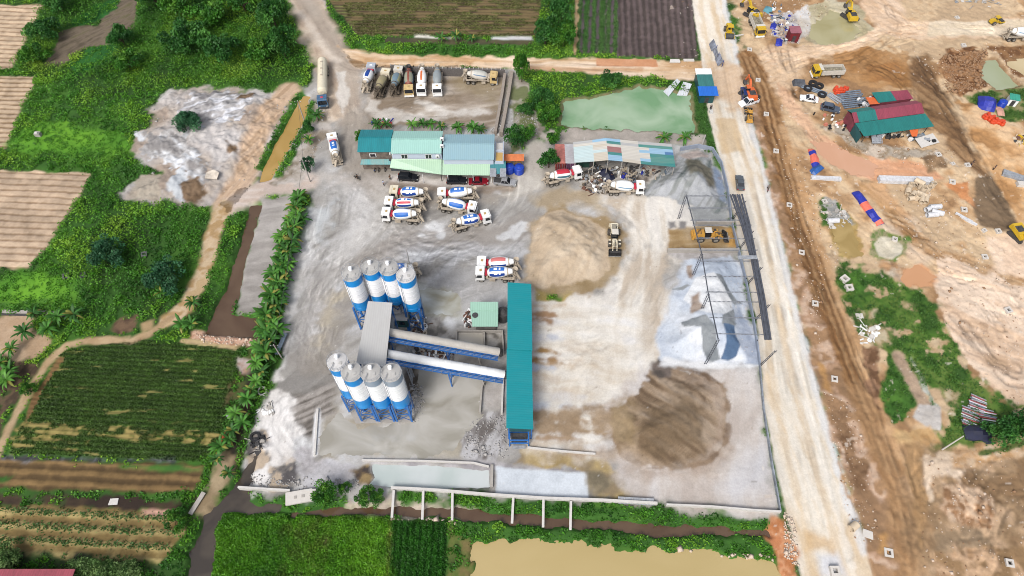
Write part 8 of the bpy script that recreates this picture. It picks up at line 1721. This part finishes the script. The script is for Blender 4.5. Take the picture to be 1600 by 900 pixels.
scrapheap([(1338, 508), (1372, 510), (1372, 535), (1342, 538)], 34, 'scrap', 'white broken concrete in the weeds by the haul track', [WHT, MHC], 1.3, .35)
scrapheap([(1290, 330), (1320, 328), (1322, 352), (1296, 360)], 40, 'scrap', 'white and grey rubble around the lone pipe', [MHC, CONC, LCONC], 1.6, .5)
scrapheap([(1206, 0), (1240, 20), (1246, 66), (1214, 72), (1200, 30)], 90, 'scrap', 'scattered rubbish around the maroon hut at the top', [WHT, LCONC, CONC, TARPB, PIPE, BST, STEEL], 1.1, .5)
scrapheap([(1490, 0), (1560, -5), (1560, 10), (1500, 12)], 24, 'scrap', 'grey debris at the top right edge', [GALV, LCONC, CONC], 1.6, .6)
scrapheap([(1584, 214), (1610, 210), (1612, 226), (1586, 226)], 30, 'scrap', 'timber and scrap heap at the right edge below the barrels', [STEEL, RUST, YEL, PIPE], 1.8, .7)
# stones: many small ones over the earthworks and ditch banks
def stones(polys, n, name, label, mt, lo=.12, hi=.4, seed=3):
    rg = np.random.default_rng(seed); base = np.array([(1, 0, 0), (-1, 0, 0), (0, 1, 0), (0, -1, 0), (0, 0, 1), (0, 0, -1.)]); F0 = np.array([(0, 2, 4), (2, 1, 4), (1, 3, 4), (3, 0, 4), (2, 0, 5), (1, 2, 5), (3, 1, 5), (0, 3, 5)])
    V, F = [], []; c0 = 0
    for poly in polys:
        P_ = GA(poly); k = int(n/len(polys)); x = rg.uniform(P_[:, 0].min(), P_[:, 0].max(), k*2); y = rg.uniform(P_[:, 1].min(), P_[:, 1].max(), k*2); ok_ = sdf(P_, x, y) < 0; x, y = x[ok_][:k], y[ok_][:k]
        for a, b in zip(x, y):
            s = rg.uniform(lo, hi)*(1+1.2*(rg.random() < .06)); v = base*rg.uniform(.55, 1.1, (6, 3))*s*np.array([1.2, 1, .7]); th = rg.uniform(0, 6.3); v = v@np.array([[math.cos(th), math.sin(th), 0], [-math.sin(th), math.cos(th), 0], [0, 0, 1]])
            V.append(v+np.array([a, b, gz(a, b)+s*.2])); F.append(F0+c0); c0 += 6
    tag(link(name, numesh(name, np.concatenate(V), np.concatenate(F), tris=True), mt), label, 'stones', kind='stuff')
ROCKP = mat('pale rubble', C(226, 206, 186), .95, dirt=.3, scale=1.5, dirtcol=C(190, 160, 132)); ROCKB = mat('brown clods', C(172, 134, 100), .95, dirt=.12, scale=1.5); ROCKG = mat('grey rubble', C(190, 186, 182), .95, dirt=.12, scale=1.5)
EARTH = [[(1200, 200), (1330, 330), (1310, 420), (1250, 380)], [(1380, 290), (1500, 300), (1560, 420), (1420, 400)], [(1450, 400), (1600, 430), (1600, 640), (1500, 560)], [(1440, 720), (1600, 700), (1600, 900), (1440, 900)], [(1280, 600), (1340, 640), (1380, 860), (1330, 840)], [(1250, 200), (1500, 235), (1480, 270), (1300, 230)], [(1420, 80), (1600, 70), (1600, 130), (1480, 150)], [(1180, 0), (1300, 0), (1260, 80), (1190, 60)], [(1225, 240), (1290, 420), (1280, 560), (1240, 400)]]
stones(EARTH, 1300, 'rubble', 'pale stones scattered over the earthworks', ROCKP, .07, .22, 4); stones(EARTH, 500, 'clods', 'brown clods scattered over the earthworks', ROCKB, .08, .24, 5)
stones([[(1468, 84), (1540, 78), (1538, 138), (1480, 146)]], 700, 'clods', 'coarse brown clods of the dug ground at the upper right', ROCKB, .12, .42, 6)
stones([[(300, 518), (404, 526), (402, 542), (320, 536)], [(1225, 800), (1240, 810), (1250, 890), (1225, 870)]], 320, 'rubble', 'pinkish rubble on the canal end and road corner', ROCKP, .1, .3, 7)
stones([[(430, 150), (520, 170), (490, 270), (410, 280)], [(770, 170), (840, 180), (840, 215), (790, 212)], [(640, 600), (668, 600), (664, 660), (640, 660)], [(380, 740), (560, 750), (560, 768), (380, 766)], [(725, 650), (795, 650), (795, 715), (725, 715)], [(230, 150), (440, 150), (380, 300), (240, 300)]], 1500, 'rubble', 'grey rubble along the yard edges', ROCKG, .08, .26, 8)
stones([[(1050, 856), (1205, 868), (1210, 878), (1080, 864)], [(600, 805), (720, 812), (720, 818), (610, 812)]], 120, 'rubble', 'pale stones along the banks of the tan pond', ROCKP, .15, .4, 9)
# rings, lids, tyres
def ring(px, py, r, w_, label, mt, h=.5, name='concrete_ring'): put(MB().lathe([(0, r-w_), (0, r), (h, r), (h, r-w_), (0, r-w_)], (0, 0, 0), (0, 0, 1), mt, 22, caps=False), px, py, name, label, 'ring')
ring(411, 612, .9, .22, 'white concrete ring at the yard edge by the bananas', LCONC); ring(663, 511, .7, .2, 'white concrete ring by the far silo legs', WHT); ring(399, 683, .95, .4, 'grey tyre lying on dark scrap at the left crust', BLK, .35, 'tyre'); ring(391, 748, 1.0, .95, 'round white lid at the bottom left corner of the yard', WHT, .3, 'lid_disc')
m = MB(); m.slab([(-2.3, -1.1, .8), (2.3, -1.1, .8), (2.3, 1.1, .8), (-2.3, 1.1, .8)], .5, MHC); m.box((-.6, 0, .8), (.5, .5, .06), CONC); m.box((.7, 0, .8), (.5, .5, .06), CONC); put(m, 469, 778, 'concrete_slab', 'white concrete slab with two openings tilted on the ditch bank', 'concrete slab', .18)
m = MB(); m.slab([(-3.1, -.5, .5), (3.1, -.6, .5), (3.1, .5, .7), (-3.1, .6, .7)], .3, GALV); [m.box((-2+1.35*k, 0, .58), (.05, 1.0, .1), LCONC) for k in range(4)]; put(m, 993, 784, 'metal_gutter', 'grey metal gutter section lying on the lower boundary wall', 'gutter', -.04)
m = MB(); m.slab([(-.4, -2.4, .9), (.4, -2.4, .9), (.4, 2.4, .9), (-.4, 2.4, .9)], .1, BST); m.bar((-.35, -2.3, 0), (-.35, -2.3, .85), .1, GALV); m.bar((.35, 2.3, 0), (.35, 2.3, .85), .1, GALV); put(m, 441, 540, 'sheet_screen', 'narrow pale blue sheet beside the banana row', 'sheet', -.2)
m = MB(); m.lathe([(0, .5), (.9, .5), (.92, .1)], (0, 0, 0), (0, 0, 1), GALV, 14); put(m, 360, 651, 'metal_drum', 'small pale metal drum at the edge of the large crop field', 'drum')
m = MB(); m.box((0, 0, 0), (1.3, 1.0, 1.0), CONC); m.box((0, -.2, 1.0), (.9, .6, .3), LCONC, taper=(.8, .8)); put(m, 61, 212, 'tomb', 'small pale tomb standing in the bright grass at upper left', 'tomb'); 
m = MB(); m.slab([(-.8, -.6, .15), (.8, -.5, .15), (.7, .6, .15), (-.7, .5, .15)], .15, LCONC); put(m, 178, 784, 'concrete_tile', 'white tile lying in the left ditch', 'tile')
m = MB(); m.slab([(-.4, -2.0, .3), (.4, -2.0, .3), (.4, 2.0, .5), (-.4, 2.0, .5)], .15, CONC); put(m, 309, 787, 'plank', 'grey plank bridging the ditch beside the sandy field', 'plank', -.4)
m = MB(); m.slab([(-7, -.35, .4), (7, -.35, .4), (7, .35, .4), (-7, .35, .4)], .4, CONC); m.slab([(-7, -.8, .2), (7, -.8, .2), (7, -.4, .2), (-7, -.4, .2)], .25, STEEL); put(m, 58, 489, 'irrigation_channel', 'narrow concrete irrigation channel above the bare plot', 'channel', -.03)
tp = [(-1.6, -.9, .5), (1.2, -1.1, .35), (1.5, .6, .7), (.2, 1.3, .9), (-1.5, .8, .6)]; m = MB(); m.slab(tp, .2, mat('white spoil sheet', C(238, 224, 206), .8, dirt=.2)); put(m, 335, 279, 'spoil_sheet', 'crumpled white sheet lying at the lower edge of the spoil dump', 'sheet', z=.75)
# half sunk sheds in the pond
for a, lb in (([(1037, 141), (1057, 126), (1062, 131), (1045, 149)], 'left pale sheet roof half sunk in the pond corner'), ([(1058, 147), (1067, 131), (1080, 135), (1074, 148)], 'right pale sheet roof half sunk in the pond corner')):
    q = [G(*p) for p in a]; O = q[0].copy(); zz = (-.35, .7, .8, -.3); m = MB(); m.slab([Vector((p.x-O.x, p.y-O.y, z)) for p, z in zip(q, zz)], .1, roofmat('sunk sheet', C(216, 222, 230), 'X', .9, .6, dirt=.2, dirtcol=C(190, 176, 150))); n_ = len(q); mid1 = (Vector((q[0].x, q[0].y, zz[0]))+Vector((q[1].x, q[1].y, zz[1])))/2; mid2 = (Vector((q[3].x, q[3].y, zz[3]))+Vector((q[2].x, q[2].y, zz[2])))/2
    m.bar(mid1-O+Vector((0, 0, .08)), mid2-O+Vector((0, 0, .08)), .1, STEEL); o = m.build('sunken_roof'); o.location = (O.x, O.y, 0); tag(o, lb, 'sheet roof')
# poles
def pole(px, py, h, label, arm=True, mt=CONC, wire=None):
    p = G(px, py); t = thing('utility_pole', label, 'pole', (p.x, p.y, gz(p.x, p.y)-.2)); m = MB(); m.tube((0, 0, 0), (0, 0, h), .15, mt, .1, 10); m.build('mast', None, t)
    if arm:
        m = MB(); m.bar((-.8, 0, h-.5), (.8, 0, h-.5), .1, STEEL); m.build('crossarm', None, t)
        for s in (-.7, 0, .7): m = MB(); m.lathe([(0, .05), (.1, .09), (.2, .05)], (s, 0, h-.45), (s, 0, h), LCONC, 8); m.build('insulator', None, t)
    return t, Vector((p.x, p.y, h-.4))
T = [pole(476, 190, 7, 'grey utility pole beside the ochre canal and rubble'), pole(485, 284, 7.5, 'grey utility pole at the conical bush by the yard entrance'), pole(441, 560, 6, 'grey utility pole beside the pale sheet at the banana row')]
pole(1473, 702, 7, 'pale pole rising from the weeds by the side track', False, LCONC); pole(643, 427, 9, 'thin pale mast behind the far silos', False, LCONC)
for k, (a, b) in enumerate(((T[0][1], T[1][1]), (T[1][1], T[2][1]))):
    m = MB(); n = 12
    for i in range(n):
        f0, f1 = i/n, (i+1)/n; s = lambda f: a.lerp(b, f)-a-Vector((0, 0, 4*1.0*f*(1-f))); m.bar(s(f0), s(f1), .05, STEEL)
    o = m.build('power_cable'); o.location = a; tag(o, ['cable between the canal pole and the bush pole', 'cable from the bush pole down the banana row'][k], 'cable')
# fence of sheets hanging beside the road mouth, and debris of the top road
m = MB(); pts = [(0, 0), (.35, -3), (.1, -6), (.5, -9)]
for (x0, y0), (x1, y1) in zip(pts[:-1], pts[1:]): m.slab([(x0-.5, y1, .3), (x1+.1, y1, 1.8), (x1+.1, y0, 1.9), (x0-.5, y0, .3)], .08, mat('grey blue sheeting', C(166, 172, 188), .6, dirt=.35, scale=.9)); m.bar((x1+.2, y1, 0), (x1+.2, y1, 2.2), .12, DBLUE)
put(m, 1110, 70, 'road_screen', 'leaning grey and blue sheet screen at the road mouth', 'screen', .1)
m = MB(); m.slab([(-1.4, -.5, .4), (1.4, -.5, .4), (1.2, .5, .6), (-1.2, .5, .6)], .3, LCONC); put(m, 1054, 97, 'sand_bag', 'pale sandbag heap on the edge of the dirt road', 'sandbags'); m = MB(); m.slab([(-1.4, -.4, .3), (1.4, -.4, .3), (1.4, .4, .3), (-1.4, .4, .3)], .3, MHC); put(m, 1076, 95, 'concrete_tile', 'white slab on the edge of the dirt road at the field corner', 'tile'); m = MB(); m.bar((-1.4, 0, .2), (1.4, .1, .2), .35, MHC); put(m, 1154, 56, 'concrete_post', 'white post lying beside the yellow roller', 'post', .2)
m = MB(); m.box((0, 0, 0), (.35, .2, .9), BLK); put(m, 1271, 180, 'sign_board', 'small dark board standing below the slate blue car', 'board', .6)
